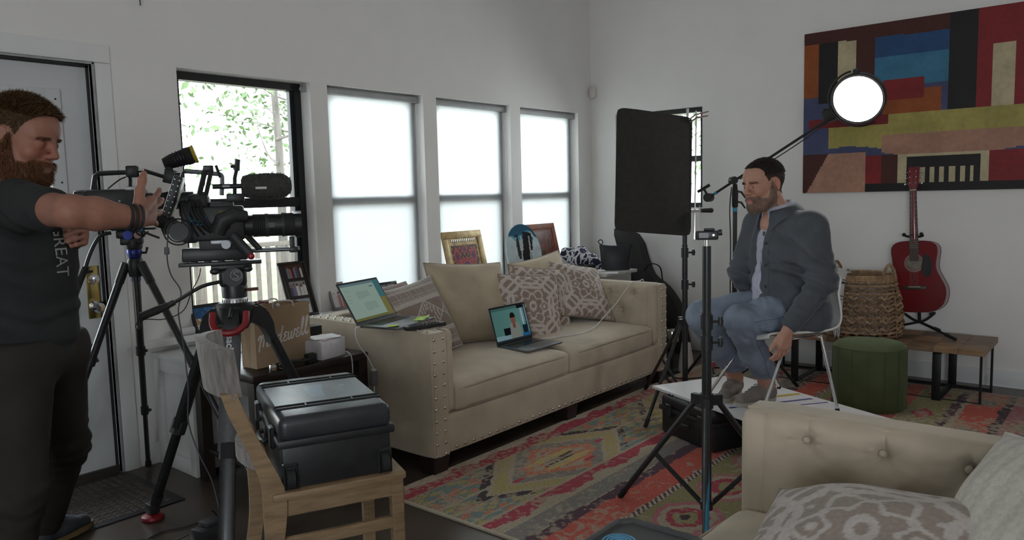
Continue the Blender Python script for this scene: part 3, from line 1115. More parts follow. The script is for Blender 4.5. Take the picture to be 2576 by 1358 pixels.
def sofa(name, label, S, length, nails='full', cushions=2):
    """local: x=0 back .. x=1.01 front, y=0 .. length; S maps local to world"""
    t = thing(name, label, 'sofa', S @ Vector((.5, length / 2, 0)))
    dep, aw = 1.01, .17
    R3 = S.to_3x3()
    mb = MB(S)
    softbox(mb, .03, dep - .008, .02, length - .02, .09, .295, r=.018, n=8)
    mb.build('base', M_velvet, t)
    for side in (0, 1):
        y0, y1 = (0, aw) if side == 0 else (length - aw, length)
        mb = MB(S)
        yb0, yb1 = (y0, y1 - .045) if side == 0 else (y0 + .045, y1)
        softbox(mb, .0, dep, yb0, yb1, .088, SH, r=.022, n=10, wr=.0015, seed=side)
        yi = y1 - .018 if side == 0 else y0 + .018
        nrm = (0, 1, 0) if side == 0 else (0, -1, 0)
        bt = [(x, .36) for x in (.08, .285, .49, .695)] + [(x, .225) for x in (.18, .385, .59, .795)]
        bt = [(.965 - .17 - x + .10, z) for x, z in bt]
        arm = mb.build('arm', M_velvet, t)
        mp = MB(S)
        if side == 0:
            tuft_panel(mp, (1.003, yi, .28), (-1, 0, 0), (0, 0, 1), nrm, .84, SH - .280, [(1.003 - x, z + .02) for x, z in bt])
        else:
            tuft_panel(mp, (.163, yi, .28), (1, 0, 0), (0, 0, 1), nrm, .84, SH - .280, [(x - .163, z + .02) for x, z in bt])
        mp.build('tufted_pad', M_velvet, arm)
        bb = None
        for x, z in bt:
            p = S @ Vector((x, yi + nrm[1] * -.012, .30 + z))
            if bb is None:
                bb = MB().ball((0, 0, 0), (.011, .011, .011), 10, 6, Matrix.Translation(p)).build('button', M_velvet, arm)
                p0 = p
            else:
                linked(bb, arm, Matrix.Translation(p - p0))
        mb = MB(S)
        ya_, yb_ = (y1 - .066, y1 + .002) if side == 0 else (y0 - .002, y0 + .066)
        softbox(mb, .925, dep - .004, ya_, yb_, .30, SH - .002, r=.031, n=10, wr=.002, seed=3 + side)
        mb.build('pad_roll', M_velvet, arm)
        # front facing strip with seam
        mb = MB(S)
        mb.rbox(dep - .006, dep + .004, y0 + .016, y1 - .062 if side == 0 else y1 - .016, .095, SH - .02, .003) if side == 0 else mb.rbox(dep - .006, dep + .004, y0 + .062, y1 - .016, .095, SH - .02, .003)
        mb.build('front_strip', M_velvet, arm)
    mb = MB(S)
    softbox(mb, 0, .13, .01, length - .01, .088, SH, r=.022, n=10)
    bk = mb.build('back', M_velvet, t)
    mp = MB(S)
    nbt = int((length - 2 * aw) / .205)
    bt = [(.1 + i * .205, .36) for i in range(nbt)] + [(.2 + i * .205, .225) for i in range(nbt - 1)]
    tuft_panel(mp, (.155, aw, .28), (0, 1, 0), (0, 0, 1), (1, 0, 0), length - 2 * aw, SH - .280, [(a, b + .02) for a, b in bt], nu=110, nw=36)
    mp.build('tufted_pad', M_velvet, bk)
    ly = (length - 2 * aw) / cushions
    for i in range(cushions):
        mb = MB(S)
        ya, yb = aw + i * ly + .004, aw + (i + 1) * ly - .004
        softbox(mb, .19, dep - .012, ya, yb, .285, .43, r=.035, crown=.040, n=20, wr=.005, seed=5 + i, crownx=.02)
        cu = mb.build('seat_cushion', M_velvet, t)
        for z in (.315, .405):
            pp = [(dep - .02 + .016 * (1 - (2 * k / 16 - 1) ** 2) ** .5 * 1.0 + .004, ya + .03 + (yb - ya - .06) * k / 16, z + .012 * (1 - (2 * k / 16 - 1) ** 2) * (1 if z > .35 else -.2)) for k in range(17)]
            MB(S).tube(pp, .0062, 6).build('piping', M_velvet_d, cu)
    l0 = None
    for (x, y) in ((.07, .06), (.07, length - .06), (dep - .06, .06), (dep - .06, length - .06), (dep - .06, length / 2)):
        p = S @ Vector((x, y, 0))
        if l0 is None:
            l0 = MB().add([(-.045, -.045, 0), (.045, -.045, 0), (.045, .045, 0), (-.045, .045, 0), (-.055, -.055, .092), (.055, -.055, .092), (.055, .055, .092), (-.055, .055, .092)],
                          [(0, 3, 2, 1), (4, 5, 6, 7), (0, 1, 5, 4), (1, 2, 6, 5), (2, 3, 7, 6), (3, 0, 4, 7)], Matrix.Translation(p)).build('leg', M_leg, t, smooth=0)
            p0 = p
        else:
            linked(l0, t, Matrix.Translation(p - p0))
    first = [None, None]
    fr = R3 @ Vector((1, 0, 0))
    up = Vector((0, 0, 1))
    def W(*a):
        return S @ Vector(a)
    if nails == 'full':
        for ys in ((.022, .082), (length - .022, length - .082)):
            for k in range(11):
                for y in ys:
                    nail_row(first, t, [W(dep + .004, y, .105 + k * .0585)], fr)
        nail_row(first, t, [W(dep - .006, .17 + k * .063, .118) for k in range(int((length - .34) / .063) + 1)], fr)
    for k in range(15 if nails == 'full' else 0):
        for y in (.022, .082):
            nail_row(first, t, [W(.04 + k * .066, y, SH + .000)], up)
    return t
sofaA = sofa('sofa', 'long beige velvet sofa with nailhead trim standing under the windows', TR(.38, -3.50, 0), 2.37)
SB = TR(4.13, -3.715, 0, rz=math.pi)
sofaB = sofa('sofa', 'beige velvet sofa with tufted arm in the right foreground', SB, 1.80, nails='none')

# ------------------------------------------------------------------ cushions
def damask(u, v):
    x, y = u * 2 - 1, v * 2 - 1
    light, dark = np.array((0.53, 0.465, 0.41)), np.array((0.27, 0.205, 0.16))
    lit = False
    for (cx, cy) in ((0, 0), (1.25, 0), (-1.25, 0), (0, 1.25), (0, -1.25), (1.25, 1.25), (-1.25, 1.25), (1.25, -1.25), (-1.25, -1.25)):
        dx, dy = x - cx, y - cy
        r, th = math.hypot(dx, dy), math.atan2(dy, dx)
        if r > .95:
            continue
        if .66 < r + .03 * math.cos(8 * th) < .76: lit = True
        if abs(r - (.44 + .09 * math.cos(6 * th))) < .035: lit = True
        if abs(r - (.30 + .07 * math.cos(6 * th + math.pi))) < .03: lit = True
        if (math.hypot(dx, dy * .8)) < .12 and not math.hypot(dx, dy * .8) < .055: lit = True
        k = round(th / (math.pi / 3)) * math.pi / 3
        if math.hypot(dx - .55 * math.cos(k + .5), dy - .55 * math.sin(k + .5)) < .045: lit = True
        if math.hypot(dx - .88 * math.cos(k), dy - .88 * math.sin(k)) < .05: lit = True
    if abs(abs(x) + abs(y) - 1.22) < .05: lit = True
    return light if lit else dark
def damask_pale(u, v):
    c = damask(u, v)
    return np.array((0.46, 0.41, 0.375)) if c[0] > .4 else np.array((0.285, 0.23, 0.19))
def kilim(u, v):
    light, dark, mid = np.array((0.47, 0.42, 0.37)), np.array((0.235, 0.18, 0.14)), np.array((0.30, 0.24, 0.20))
    d = v
    for (a, b) in ((.06, .10), (.24, .30), (.70, .76), (.90, .94)):
        if a < d < b: return light
    if .30 < d < .70:
        q = (u * 2) % 1
        h = abs(q - .5) * 2 * .2
        dd = abs(d - .5)
        if abs(dd - h) < .012: return light
        s = (u * 22) % 1
        if dd < h and (abs(dd - h + .05) < .02 or abs(dd - h + .1) < .017) and .25 < s < .75: return light
        return dark
    s, w_ = (u * 18) % 1, (d * 26) % 1
    if s < .13 or w_ < .12: return light * .85
    return mid
def plain(c):
    c = np.array(c)
    return lambda u, v: c
def pillow(name, label, M, w, h, t, cfn, material, piping=None, group=None, cat='pillow', n=64, slump=.0, seed=0):
    """knife-edge cushion with pinched corners; M: x right, y up, z face normal"""
    rs = random.Random(seed)
    ph = [rs.uniform(0, 6) for _ in range(4)]
    def prof(u, v):
        x, y = 2 * u - 1, 2 * v - 1
        X = w / 2 * x * (1 - .055 * (1 - y * y) ** 1.0 * abs(x) ** 2)
        Y = h / 2 * y * (1 - .055 * (1 - x * x) ** 1.0 * abs(y) ** 2)
        e = max(0, (1 - abs(x) ** 2.6) * (1 - abs(y) ** 2.6)) ** .55
        z = t / 2 * e
        z += t * .03 * e * math.sin(5 * x + ph[0] + 2 * y) + t * .02 * e * math.sin(9 * y + ph[1] - 4 * x)
        Y -= slump * (1 - y) * 0 + slump * max(0, 1 - x * x) * (y > 0) * y * .5
        return X, Y, z
    mb = MB(M)
    mb.sheet(lambda u, v: prof(u, v), n, n, cfn=cfn)
    mb.sheet(lambda u, v: (prof(1 - u, v)[0], prof(1 - u, v)[1], -prof(1 - u, v)[2]), n, n, cfn=lambda u, v: cfn(1 - u, v))
    o = thing(name, label, cat, M.translation, group)
    mb.build('cover', material, o, smooth=80)
    k = 24
    ring = [prof(i / k, 0) for i in range(k)] + [prof(1, i / k) for i in range(k)] + [prof(1 - i / k, 1) for i in range(k)] + [prof(0, 1 - i / k) for i in range(k)]
    pm = MB(M)
    pm.col = tuple(cfn(.015, .5))
    pm.tube([(a, b, 0) for a, b, _ in ring], .0045, 6, closed=True).build('piping', piping or material, o)
    return o
def pose(c, nrm, up, roll=0):
    z = Vector(nrm).normalized()
    u = Vector(up)
    y = (u - z * u.dot(z)).normalized()
    x = y.cross(z)
    return basis(c, x, y, z) @ Matrix.Rotation(roll, 4, 'Z')
M_linen = mat('woven_pillow_cloth', (1, 1, 1), 0.9, var=0.12, scale=90, bump=0.25, bscale=500, attr='Col', sheen=.15)
M_pipe_w = mat('white_piping', (0.62, 0.60, 0.60), .8)
vcol = plain((0.47, 0.385, 0.27))
M_velcush = mat('velvet_cushion', (1, 1, 1), 0.85, var=0.10, scale=8, bump=.05, bscale=300, attr='Col', sheen=.3, sheen_tint=(.9, .85, .78))
pillow('back_cushion', 'large plain beige velvet cushion behind the screen of the seat laptop', pose((.70, -2.46, .70), (.92, -.10, .36), (-.2, .05, 1), rad(-3)), .64, .54, .20, vcol, M_velcush, M_velvet_d, 'plain velvet back cushions', 'cushion', n=40, seed=1)
pillow('back_cushion', 'plain beige velvet cushion below the oval painting, behind patterned pillows', pose((.66, -1.62, .69), (.92, 0, .32), (-.2, 0, 1), rad(5)), .62, .50, .20, vcol, M_velcush, M_velvet_d, 'plain velvet back cushions', 'cushion', n=40, seed=2)
pillow('throw_pillow', 'taupe medallion pillow tipped on its corner nearest the far sofa arm', pose((.86, -1.47, .672), (.76, -.14, .63), (-.5, -.1, 1), rad(-24)), .48, .48, .17, damask, M_linen, None, 'taupe patterned pillows on the window sofa', seed=3, n=84)
pillow('throw_pillow', 'taupe medallion pillow standing right behind the seat laptop', pose((.88, -2.10, .625), (.86, -.42, .34), (-.3, 0, 1), rad(-13)), .47, .47, .16, damask, M_linen, None, 'taupe patterned pillows on the window sofa', seed=4, n=84)
pillow('throw_pillow', 'taupe medallion pillow squeezed between two other medallion pillows', pose((.78, -1.84, .645), (.86, -.30, .34), (-.3, 0, 1), rad(-14)), .48, .48, .15, damask, M_linen, None, 'taupe patterned pillows on the window sofa', seed=5, n=72)
pillow('throw_pillow', 'brown and cream dotted-stripe pillow leaning by the near sofa arm', pose((.82, -3.02, .675), (.86, .10, .42), (-.3, .12, 1), rad(14)), .50, .46, .16, kilim, M_linen, M_pipe_w, 'taupe patterned pillows on the window sofa', seed=6, n=84)
pillow('throw_pillow', 'dusty pink pillow slumped on the sofa back behind the dotted pillow', pose((.52, -2.96, .70), (.75, 0, .66), (-.5, 0, 1), rad(4)), .46, .36, .16, plain((.36, .27, .24)), M_linen, None, None, seed=7, n=36)
pillow('throw_pillow', 'big pale medallion pillow lying on the foreground sofa seat', pose((3.645, -4.43, .585), (-.12, -.26, .95), (.1, 1, .2), rad(8)), .56, .56, .23, damask_pale, M_linen, None, None, seed=8, n=110)
def cream_stripe(u, v):
    return np.array((.52, .49, .42)) * (1 - .12 * (abs(((u * 9) % 1) - .5) < .2))
pillow('throw_pillow', 'cream striped pillow at the right foreground edge of the near sofa', pose((3.885, -4.33, .665), (-.74, -.42, .55), (.5, .25, .8), rad(16)), .50, .50, .18, cream_stripe, M_linen, None, None, seed=9, n=60)
def ikat(u, v):
    q = math.sin(u * 30 + 3 * math.sin(v * 9)) + math.sin(v * 21 + 2)
    return np.array((.46, .47, .50)) if q > 0 else np.array((.10, .13, .18))
pillow('throw_pillow', 'blue-grey and white pillow peeking out behind the cream striped pillow', pose((3.845, -4.075, .655), (-.80, -.35, .5), (.5, .2, .8), rad(22)), .40, .40, .13, ikat, M_linen, None, None, seed=10, n=50)
# ================================================================== TABLES, BENCH, BASKET, GUITAR, POUF
M_white = mat('white_lacquer', (0.70, 0.71, 0.70), 0.4, var=0.03)
M_blackmetal = mat('black_powder_steel', (0.018, 0.018, 0.019), 0.45, 0.3, var=0.15)
M_plastic = mat('black_plastic', (0.020, 0.020, 0.021), 0.42, var=0.2, scale=30)
M_rubber = mat('black_rubber', (0.016, 0.016, 0.016), 0.75, var=0.2)
# low white cabinet under the first window, panelled end towards the door
t = thing('low_cabinet', 'low white panelled cabinet against the wall under the first window', 'cabinet', (.21, -3.9, 0))
MB().box(.02, .40, -4.19, -3.62, .02, .565).build('body', M_white, t, smooth=0)
b = MB()
b.rbox(.018, .075, -4.215, -4.19, .0, .58, .003).rbox(.355, .412, -4.215, -4.19, .0, .58, .003).rbox(.075, .355, -4.213, -4.19, .0, .075, .003).rbox(.075, .355, -4.213, -4.19, .51, .58, .003)
b.build('end_frame', M_white, t)
MB().rbox(.015, .425, -4.225, -3.60, .58, .605, .004).build('top', M_white, t)
# espresso end table in front of the sofa arm
t = thing('end_table', 'dark espresso end table beside the near sofa arm', 'table', (.70, -3.88, 0))
MB().rbox(.43, .985, -4.215, -3.555, .565, .60, .005).build('table_top', M_leg, t)
MB().box(.455, .96, -4.19, -3.58, .49, .565).build('apron', M_leg, t, smooth=0)
l0 = None
for (x, y) in ((.462, -4.183), (.953, -4.183), (.462, -3.587), (.953, -3.587)):
    if l0 is None:
        l0 = MB().box(x - .027, x + .027, y - .027, y + .027, 0, .565).build('leg', M_leg, t, smooth=0); p0 = (x, y)
    else:
        linked(l0, t, Matrix.Translation((x - p0[0], y - p0[1], 0)))
MB().rbox(.45, .965, -4.195, -3.575, .14, .165, .004).build('lower_shelf', M_leg, t)
# small white corner table behind the far sofa arm
t = thing('corner_table', 'pale side table in the corner behind the far sofa arm', 'table', (.55, -.65, 0))
M_pale = mat('pale_painted_wood', (0.50, 0.49, 0.46), .5, var=.06)
MB().rbox(.20, .81, -1.03, -.56, .725, .75, .004).build('table_top', M_pale, t)
MB().box(.24, .77, -.99, -.60, .64, .725).build('apron', M_pale, t, smooth=0)
l0 = None
for (x, y) in ((.26, -.97), (.75, -.97), (.26, -.62), (.75, -.62)):
    if l0 is None:
        l0 = MB().box(x - .022, x + .022, y - .022, y + .022, 0, .725).build('leg', M_pale, t, smooth=0); p0 = (x, y)
    else:
        linked(l0, t, Matrix.Translation((x - p0[0], y - p0[1], 0)))

# ------------------------------------------------------------------ wooden bench with steel frames
t = thing('bench', 'low butcher-block bench with black steel legs along the painting wall', 'bench', (2.6, -.36, 0))
woods = [mat('acacia_%d' % i, c, .45, var=.35, scale=9, aniso=(1, 6, 6), bump=.03) for i, c in enumerate(((.20, .125, .075), (.27, .165, .09), (.15, .095, .062), (.235, .15, .09), (.32, .19, .10)))]
xb = [1.86, 2.02, 2.21, 2.36, 2.55, 2.70, 2.87, 3.02, 3.16, 3.305]
rs = random.Random(4)
for i in range(len(xb) - 1):
    for (ya, yb) in ((-.64, -.47), (-.47, -.29), (-.29, -.10)):
        MB().rbox(xb[i] + .0006, xb[i + 1] - .0006, ya + .0006, yb - .0006, .318, .357 + rs.uniform(-.0006, .0006), .0015, 1).build('block', woods[rs.randrange(5)], t)
for xo in (2.12, 3.02):
    b = MB()
    b.rbox(xo, xo + .05, -.655, -.643, .0, .318, .003)
    b.rbox(xo, xo + .05, -.13, -.118, .0, .318, .003)
    b.rbox(xo, xo + .05, -.655, -.118, .0, .012, .003).rbox(xo, xo + .05, -.655, -.118, .308, .318, .003)
    b.build('flat_bar_leg', M_blackmetal, t)
b = MB()
for y in (-.60, -.165):
    b.box(3.275, 3.289, y - .007, y + .007, .0, .318)
    b.box(1.88, 1.894, y - .007, y + .007, .0, .318)
    b.box(1.88, 3.289, y - .006, y + .006, .0, .013)
b.build('rod_frame', M_blackmetal, t, smooth=0)

# ------------------------------------------------------------------ wicker basket
t = thing('wicker_basket', 'tall woven seagrass basket with loop handles on the bench', 'basket', (2.535, -.44, .357))
M_wick = mat('seagrass', (0.34, 0.215, 0.12), .75, var=.4, scale=40, aniso=(1, 1, .3), bump=.3, bscale=160)
M_wick2 = mat('seagrass_dark', (0.22, 0.135, 0.075), .8, var=.4, scale=40, bump=.3, bscale=160)
bc = Vector((2.535, -.44, .36))
def brad(z):
    return .250 - .050 * (z / .40) + .012 * math.sin(z / .40 * math.pi)
rings = 15
for i in range(rings):
    z = .014 + i * .0262
    n = 140
    pts = []
    open_ = 1.0 if 1 < i < 11 else .35
    for j in range(n):
        a = 2 * math.pi * j / n
        r = brad(z) + .013 * open_ * math.sin(a * 15 + (i % 2) * math.pi)
        zz = z + .0085 * open_ * math.sin(a * 30 + (i % 2) * math.pi + .6)
        pts.append(bc + Vector((r * math.cos(a), r * math.sin(a), zz)))
    MB().tube(pts, .0092, 6, closed=True).build('woven_strand', M_wick if i % 3 else M_wick2, t)
MB().lathe([(.10, .02), (.205, .03), (.20, .10), (.185, .25), (.172, .36), (.165, .36), (.178, .25), (.19, .10), (.12, .05)], 30, Matrix.Translation(bc), cap=False).build('cloth_liner', mat('pale_liner', (.42, .39, .36), .9, var=.3, scale=12), t, smooth=60)
st0 = None
for j in range(44):
    a = 2 * math.pi * j / 44
    if j % 2 == 0:
        pts = [bc + Vector((brad(z) * math.cos(a), brad(z) * math.sin(a), z)) for z in (0, .1, .2, .3, .385)]
        MB().tube(pts, .007, 5).build('stake', M_wick2, t)
for k in range(3):
    MB().torus(bc + Vector((0, 0, .392 + k * .012)), brad(.40) + .006 - k * .002, .0105, n=48, m=6).build('rim_braid', M_wick, t)
MB().lathe([(.0, .004), (.22, .004), (.22, .01), (0, .01)], 28, Matrix.Translation(bc), cap=False).build('base', M_wick2, t)
for a in (rad(165), rad(-22)):
    d = Vector((math.cos(a), math.sin(a), 0)); s = Vector((-math.sin(a), math.cos(a), 0))
    c = bc + d * brad(.4) + Vector((0, 0, .40))
    pts = smoothpath([c - s * .055, c - s * .052 + Vector((0, 0, .05)), c + Vector((0, 0, .095)), c + s * .052 + Vector((0, 0, .05)), c + s * .055], 5)
    MB().tube(pts, .0105, 7).build('handle', M_wick, t)
# striped throw blanket hanging over the basket rim
t = thing('throw_blanket', 'white fringed blanket with thin black stripes draped over the wicker basket', 'blanket', (2.42, -.60, .6))
def blcol(u, v):
    c = np.array((.62, .60, .57))
    for k in (.12, .16, .34, .38, .56, .60, .78, .82):
        if abs(v - k) < .009: return c * .06
    for k in (.22, .26, .66, .70):
        if abs(u - k) < .012: return c * .10
    return c
def blf(u, v):
    a = rad(-160) + u * rad(56)
    top = .455
    s = v * .44
    if s < .10:
        r, z = brad(.4) - .03 + s * .55, top - .02 + .045 * math.sin(min(1, s / .10) * math.pi / 2)
    else:
        q = s - .10
        z = top + .012 - q
        r = brad(max(0, z)) + .028 + .008 * math.sin(q * 18)
    r += .012 * math.sin(u * 17 + v * 3) + .007 * math.sin(u * 31)
    z += -.05 * u * v + .02 * math.sin(u * 5) * v
    return bc + Vector((r * math.cos(a), r * math.sin(a), z))
M_blank = mat('blanket_weave', (1, 1, 1), .9, var=.08, scale=100, bump=.35, bscale=380, attr='Col')
MB().sheet(blf, 60, 70, thick=.006, cfn=blcol).build('cloth', M_blank, t, smooth=80)
fr = None
for i in range(34):
    u = (i + .5) / 34
    p = Vector(blf(u, 1))
    o = [p + Vector((0, 0, .004)), p + Vector((.002 * math.sin(i * 3), .002, -.025)), p + Vector((.006 * math.sin(i * 5.1), .004 * math.cos(i), -.062 - .008 * math.sin(i * 2.3)))]
    MB().tube(o, [.003, .0035, .0018], 5).build('fringe_tassel', M_pipe_w, t)

# ------------------------------------------------------------------ green pouf
t = thing('pouf', 'round moss-green velvet pouf in front of the bench', 'pouf', (2.735, -1.0, 0))
M_green = mat('green_velvet', (0.075, 0.095, 0.040), .8, var=.12, scale=9, bump=.06, bscale=260, sheen=.35, sheen_tint=(.5, .6, .35))
MB().lathe([(.0, .006), (.205, .006), (.213, .02), (.216, .20), (.214, .36), (.206, .395), (.185, .414), (.12, .424), (.0, .428)], 56, TR(2.735, -1.0, 0), cap=False).build('cover', M_green, t, smooth=60)
sm = MB()
MB().torus((2.735, -1.0, .392), .2085, .0028, n=48, m=5).build('seam', M_green, t)
for j in range(14):
    a = 2 * math.pi * j / 14
    MB().tube([(2.735 + .2165 * math.cos(a), -1.0 + .2165 * math.sin(a), z) for z in (.02, .12, .2, .3, .385)], .0022, 4).build('side_seam', M_green, t)

# ------------------------------------------------------------------ red acoustic guitar
def guitar_outline(n=40):
    """half widths of a dreadnought body from tail (0) to neck joint (0.50)"""
    key = [(0, .0), (.004, .08), (.02, .135), (.06, .178), (.12, .196), (.18, .192), (.24, .165), (.29, .142), (.33, .136), (.37, .140), (.42, .147), (.46, .142), (.485, .118), (.497, .075), (.50, .0)]
    pts = smoothpath([(a, b, 0) for a, b in key], 5)
    return [(p[0], max(0, p[1])) for p in pts]
GX, GY = 2.810, -.172
up = Vector((-.055, .085, .99)).normalized()          # neck direction, leaning back
nr = Vector((-.02, -.99, .085)); nr = (nr - up * nr.dot(up)).normalized()
sd = up.cross(nr)
if sd.x < 0:
    sd = -sd
G = basis((GX, GY, .495), sd, up, nr)      # x side, y along, z out of the soundboard
g = thing('acoustic_guitar', 'cherry red acoustic guitar with black pickguard on a stand', 'guitar', (GX, GY, .475))
M_red = mat('cherry_red_lacquer', (0.165, 0.011, 0.015), .25, var=.12, scale=5, coat=.6)
M_fret = mat('rosewood', (0.055, 0.032, 0.024), .45, var=.3, scale=12)
ol = guitar_outline()
poly = [(b, a) for a, b in ol] + [(-b, a) for a, b in ol[::-1][1:-1]]
MB(G).prism(poly, -.105, 0).build('body', M_red, g, smooth=40)
bd = MB(G)
for z in (0, -.105):
    bd.tube([(x, y, z) for x, y in poly], .0022, 5, closed=True)
bd.build('binding', mat('cream_binding', (.10, .02, .02), .4), g)
hole = (0, .345)
MB(G).lathe([(.0, .0006), (.049, .0006), (.049, .0012), (.0, .0012)], 32, Matrix.Translation((*hole, 0)), cap=False).build('sound_hole', mat('sound_hole_inside', (.20, .17, .14), .8, var=.4), g)
for r in (.053, .058, .062):
    MB(G).torus((*hole, .001), r, .0011, n=40, m=4).build('rosette_ring', mat('rosette_cream', (.45, .40, .33), .5), g)
pk = [(.052, .345), (.056, .40), (.075, .405), (.10, .38), (.112, .33), (.105, .27), (.085, .245), (.060, .26), (.045, .30)]
pk = [(p[0], p[1]) for p in smoothpath([(a, b, 0) for a, b in pk], 5, closed=True)]
MB(G).prism(pk, .0, .0022).build('pickguard', M_plastic, g)
MB(G).rbox(-.075, .075, .158, .186, .0, .009, .004).build('bridge', M_fret, g)
MB(G).rbox(-.040, .040, .176, .180, .009, .013, .001).build('saddle', mat('bone_white', (.7, .68, .6), .4), g)
nk = MB(G)
nk.add([(-.028, .36, .0), (.028, .36, .0), (.0215, .855, .0), (-.0215, .855, .0), (-.028, .36, .008), (.028, .36, .008), (.0215, .855, .008), (-.0215, .855, .008)],
       [(0, 3, 2, 1), (4, 5, 6, 7), (0, 1, 5, 4), (1, 2, 6, 5), (2, 3, 7, 6), (3, 0, 4, 7)])
nk.build('fretboard', M_fret, g, smooth=0)
nb = MB(G)
nb.tube([(0, .48, -.012), (0, .60, -.006), (0, .80, -.004), (0, .862, -.006)], [.027, .025, .022, .021], 12, flat=.75)
nb.build('neck', M_red, g)
L, y = .645, .855
fr0 = None
for i in range(1, 18):
    yy = .855 - L * (1 - 2 ** (-i / 12))
    hw = .0215 + .0065 * (.855 - yy) / .495
    MB(G).box(-hw, hw, yy - .001, yy + .001, .008, .0095).build('fret', M_nail, g, smooth=0)
for i in (3, 5, 7, 9):
    yy = .855 - L * (1 - 2 ** (-(i - .5) / 12))
    MB(G).lathe([(.0035, .008), (.0035, .0086)], 8, Matrix.Translation((0, yy, 0))).build('inlay_dot', M_pipe_w, g)
MB(G).box(-.0215, .0215, .855, .860, 0, .011).build('nut', MATS['bone_white'], g, smooth=0)
hd = [(-.021, .86), (.021, .86), (.034, .895), (.037, 1.015), (.028, 1.028), (0, 1.022), (-.028, 1.028), (-.037, 1.015), (-.034, .895)]
Gh = G @ Matrix.Translation((0, .86, 0)) @ Matrix.Rotation(rad(-10), 4, 'X') @ Matrix.Translation((0, -.86, 0))
MB(Gh).prism(hd, -.012, .004).build('headstock', M_red, g)
for i in range(3):
    for sx in (-1, 1):
        yy = .905 + i * .042
        p = MB(Gh)
        p.cyl((sx * .02, yy, .004), (sx * .02, yy, .018), .004, n=8)
        p.cyl((sx * .036, yy, -.004), (sx * .050, yy, -.004), .003, n=6)
        p.ball((sx * .054, yy, -.004), (.007, .010, .006), 8, 6)
        p.build('tuning_peg', M_chrome, g)
for i in range(6):
    x0, x1 = -.027 + i * .0108, -.0165 + i * .0066
    MB(G).tube([(x0, .178, .0135), (x1, .858, .012), (x1 * 1.1, .90 + (i % 3) * .042, .012)], .0006, 4).build('string', M_nail, g)
# guitar stand
s = thing('guitar_stand', 'black tubular tripod stand holding up the red guitar', 'stand', (GX, GY + .03, .357))
p = lambda x, y, z: G @ Vector((x, y, z))
sb = MB()
base = Vector((GX + .02, GY + .055, .42))
sb.tube([base, p(.0, .20, -.118), p(0, .53, -.05)], .011, 8)
sb.build('upright', M_blackmetal, s)
cr = MB()
cr.tube(smoothpath([p(-.10, -.008, .015), p(-.10, -.012, -.10), base, p(.10, -.012, -.10), p(.10, -.008, .015)], 5), .009, 8)
cr.build('lower_cradle', M_rubber, s)
nk = MB()
nk.tube(smoothpath([p(-.055, .545, .03), p(-.05, .535, -.03), p(0, .53, -.06), p(.05, .535, -.03), p(.055, .545, .03)], 4), .008, 8)
nk.ball(p(-.055, .545, .032), .013).ball(p(.055, .545, .032), .013)
nk.build('neck_yoke', M_rubber, s)
for e in ((GX + .29, GY - .22, .369), (GX - .15, GY + .045, .369), (GX + .14, GY + .075, .369)):
    lg = MB()
    m_ = base.lerp(Vector(e), .75)
    lg.tube([base, Vector(e)], .008, 8)
    lo = lg.build('leg', M_blackmetal, s)
    MB().tube([m_, Vector(e)], [.0115, .012], 8).ball(e, .012).build('rubber_foot', M_rubber, lo)

# ------------------------------------------------------------------ wall canvas (plain abstract stand-in)
def canvas_colors():
    W_, H_ = 190, 124
    C = np.empty((H_, W_, 3))
    x, y = np.meshgrid((np.arange(W_) + .5) / W_, (np.arange(H_) + .5) / H_)   # y=0 bottom
    n = (value_noise((H_, W_), 9, 3) - .5)
    red, blue, sky, cream, black, yel, org, brown, pinkc, slate = (hx(c) for c in ('8e1f24', '24507f', '3d7fa0', 'cdbf9a', '191717', 'b5a75a', 'a0521f', '4f231a', 'b98a74', '4a5278'))
    C[:] = slate
    def put(m, c): C[m] = c
    put((x < .07) & (y > .6), org); put((x > .06) & (x < .13) & (y > .56), black)
    put((x >= .13) & (x < .20) & (y > .58), cream); put((x >= .20) & (x < .27) & (y > .5), brown)
    put((x >= .27) & (x < .52) & (y > .62), sky); put((x >= .27) & (x < .52) & (y > .80), blue)
    put((y > .93 - .04 * x), brown); put((x > .52) & (x < .73) & (y > .86), red)
    put((x >= .52) & (x < .61) & (y > .30), black); put((x >= .61) & (x < .86) & (y > .35), red * 1.05)
    put((x > .66) & (x < .84) & (y > .42) & (y < .80) & (((x * 5) % 1) < .62), cream)
    put((x >= .86) & (y > .25), black); put((x >= .86) & (y > .62), blue); put((x >= .88) & (y > .78), cream)
    put((x > .3) & (x < .5) & (y > .44) & (y < .60), org); put((x > .3) & (x < .44) & (y > .54) & (y < .66), red)
    put((y < .46) & (y > .24 + .04 * np.sin(x * 9)) & (x > .10) & (x < .86), yel)
    put((y < .34) & (y > .22 + .03 * np.sin(x * 9)) & (x > .30) & (x < .80), pinkc)
    put((y <= .46) & (y > .40) & (x > .02) & (x < .32), red * .8)
    put((y < .24) & (x < .24), pinkc * 1.05); put((y < .24) & (x < .10 - .35 * (.24 - y)), brown)
    put((y < .22) & (x > .24) & (x < .50), red); put((y < .22) & (x > .30) & (x < .36), brown)
    put((y < .22) & (x > .36) & (x < .66), cream); put((y < .20) & (x > .39) & (x < .63), black)
    put((y < .14) & (x > .41) & (x < .61) & (((x * 30) % 1) < .55), cream)
    put((y < .22) & (x > .66) & (x < .84), red); put((y < .22) & (x >= .84), black)
    put((y < .12) & (x > .88) & (y < (x - .86)), pinkc)
    put((x > .84) & (y > .22) & (y < .48) & (np.hypot((x - .93) * 1.5, y - .38) < .13), red)
    put((y < .05) & (x > .24) & (x < .85), black)
    return C * .78 * (1 + .25 * n[..., None])
cv = thing('wall_canvas', 'large colourful abstract canvas of red, blue and cream blocks on the wall', 'painting', (2.9, -.02, 1.34))
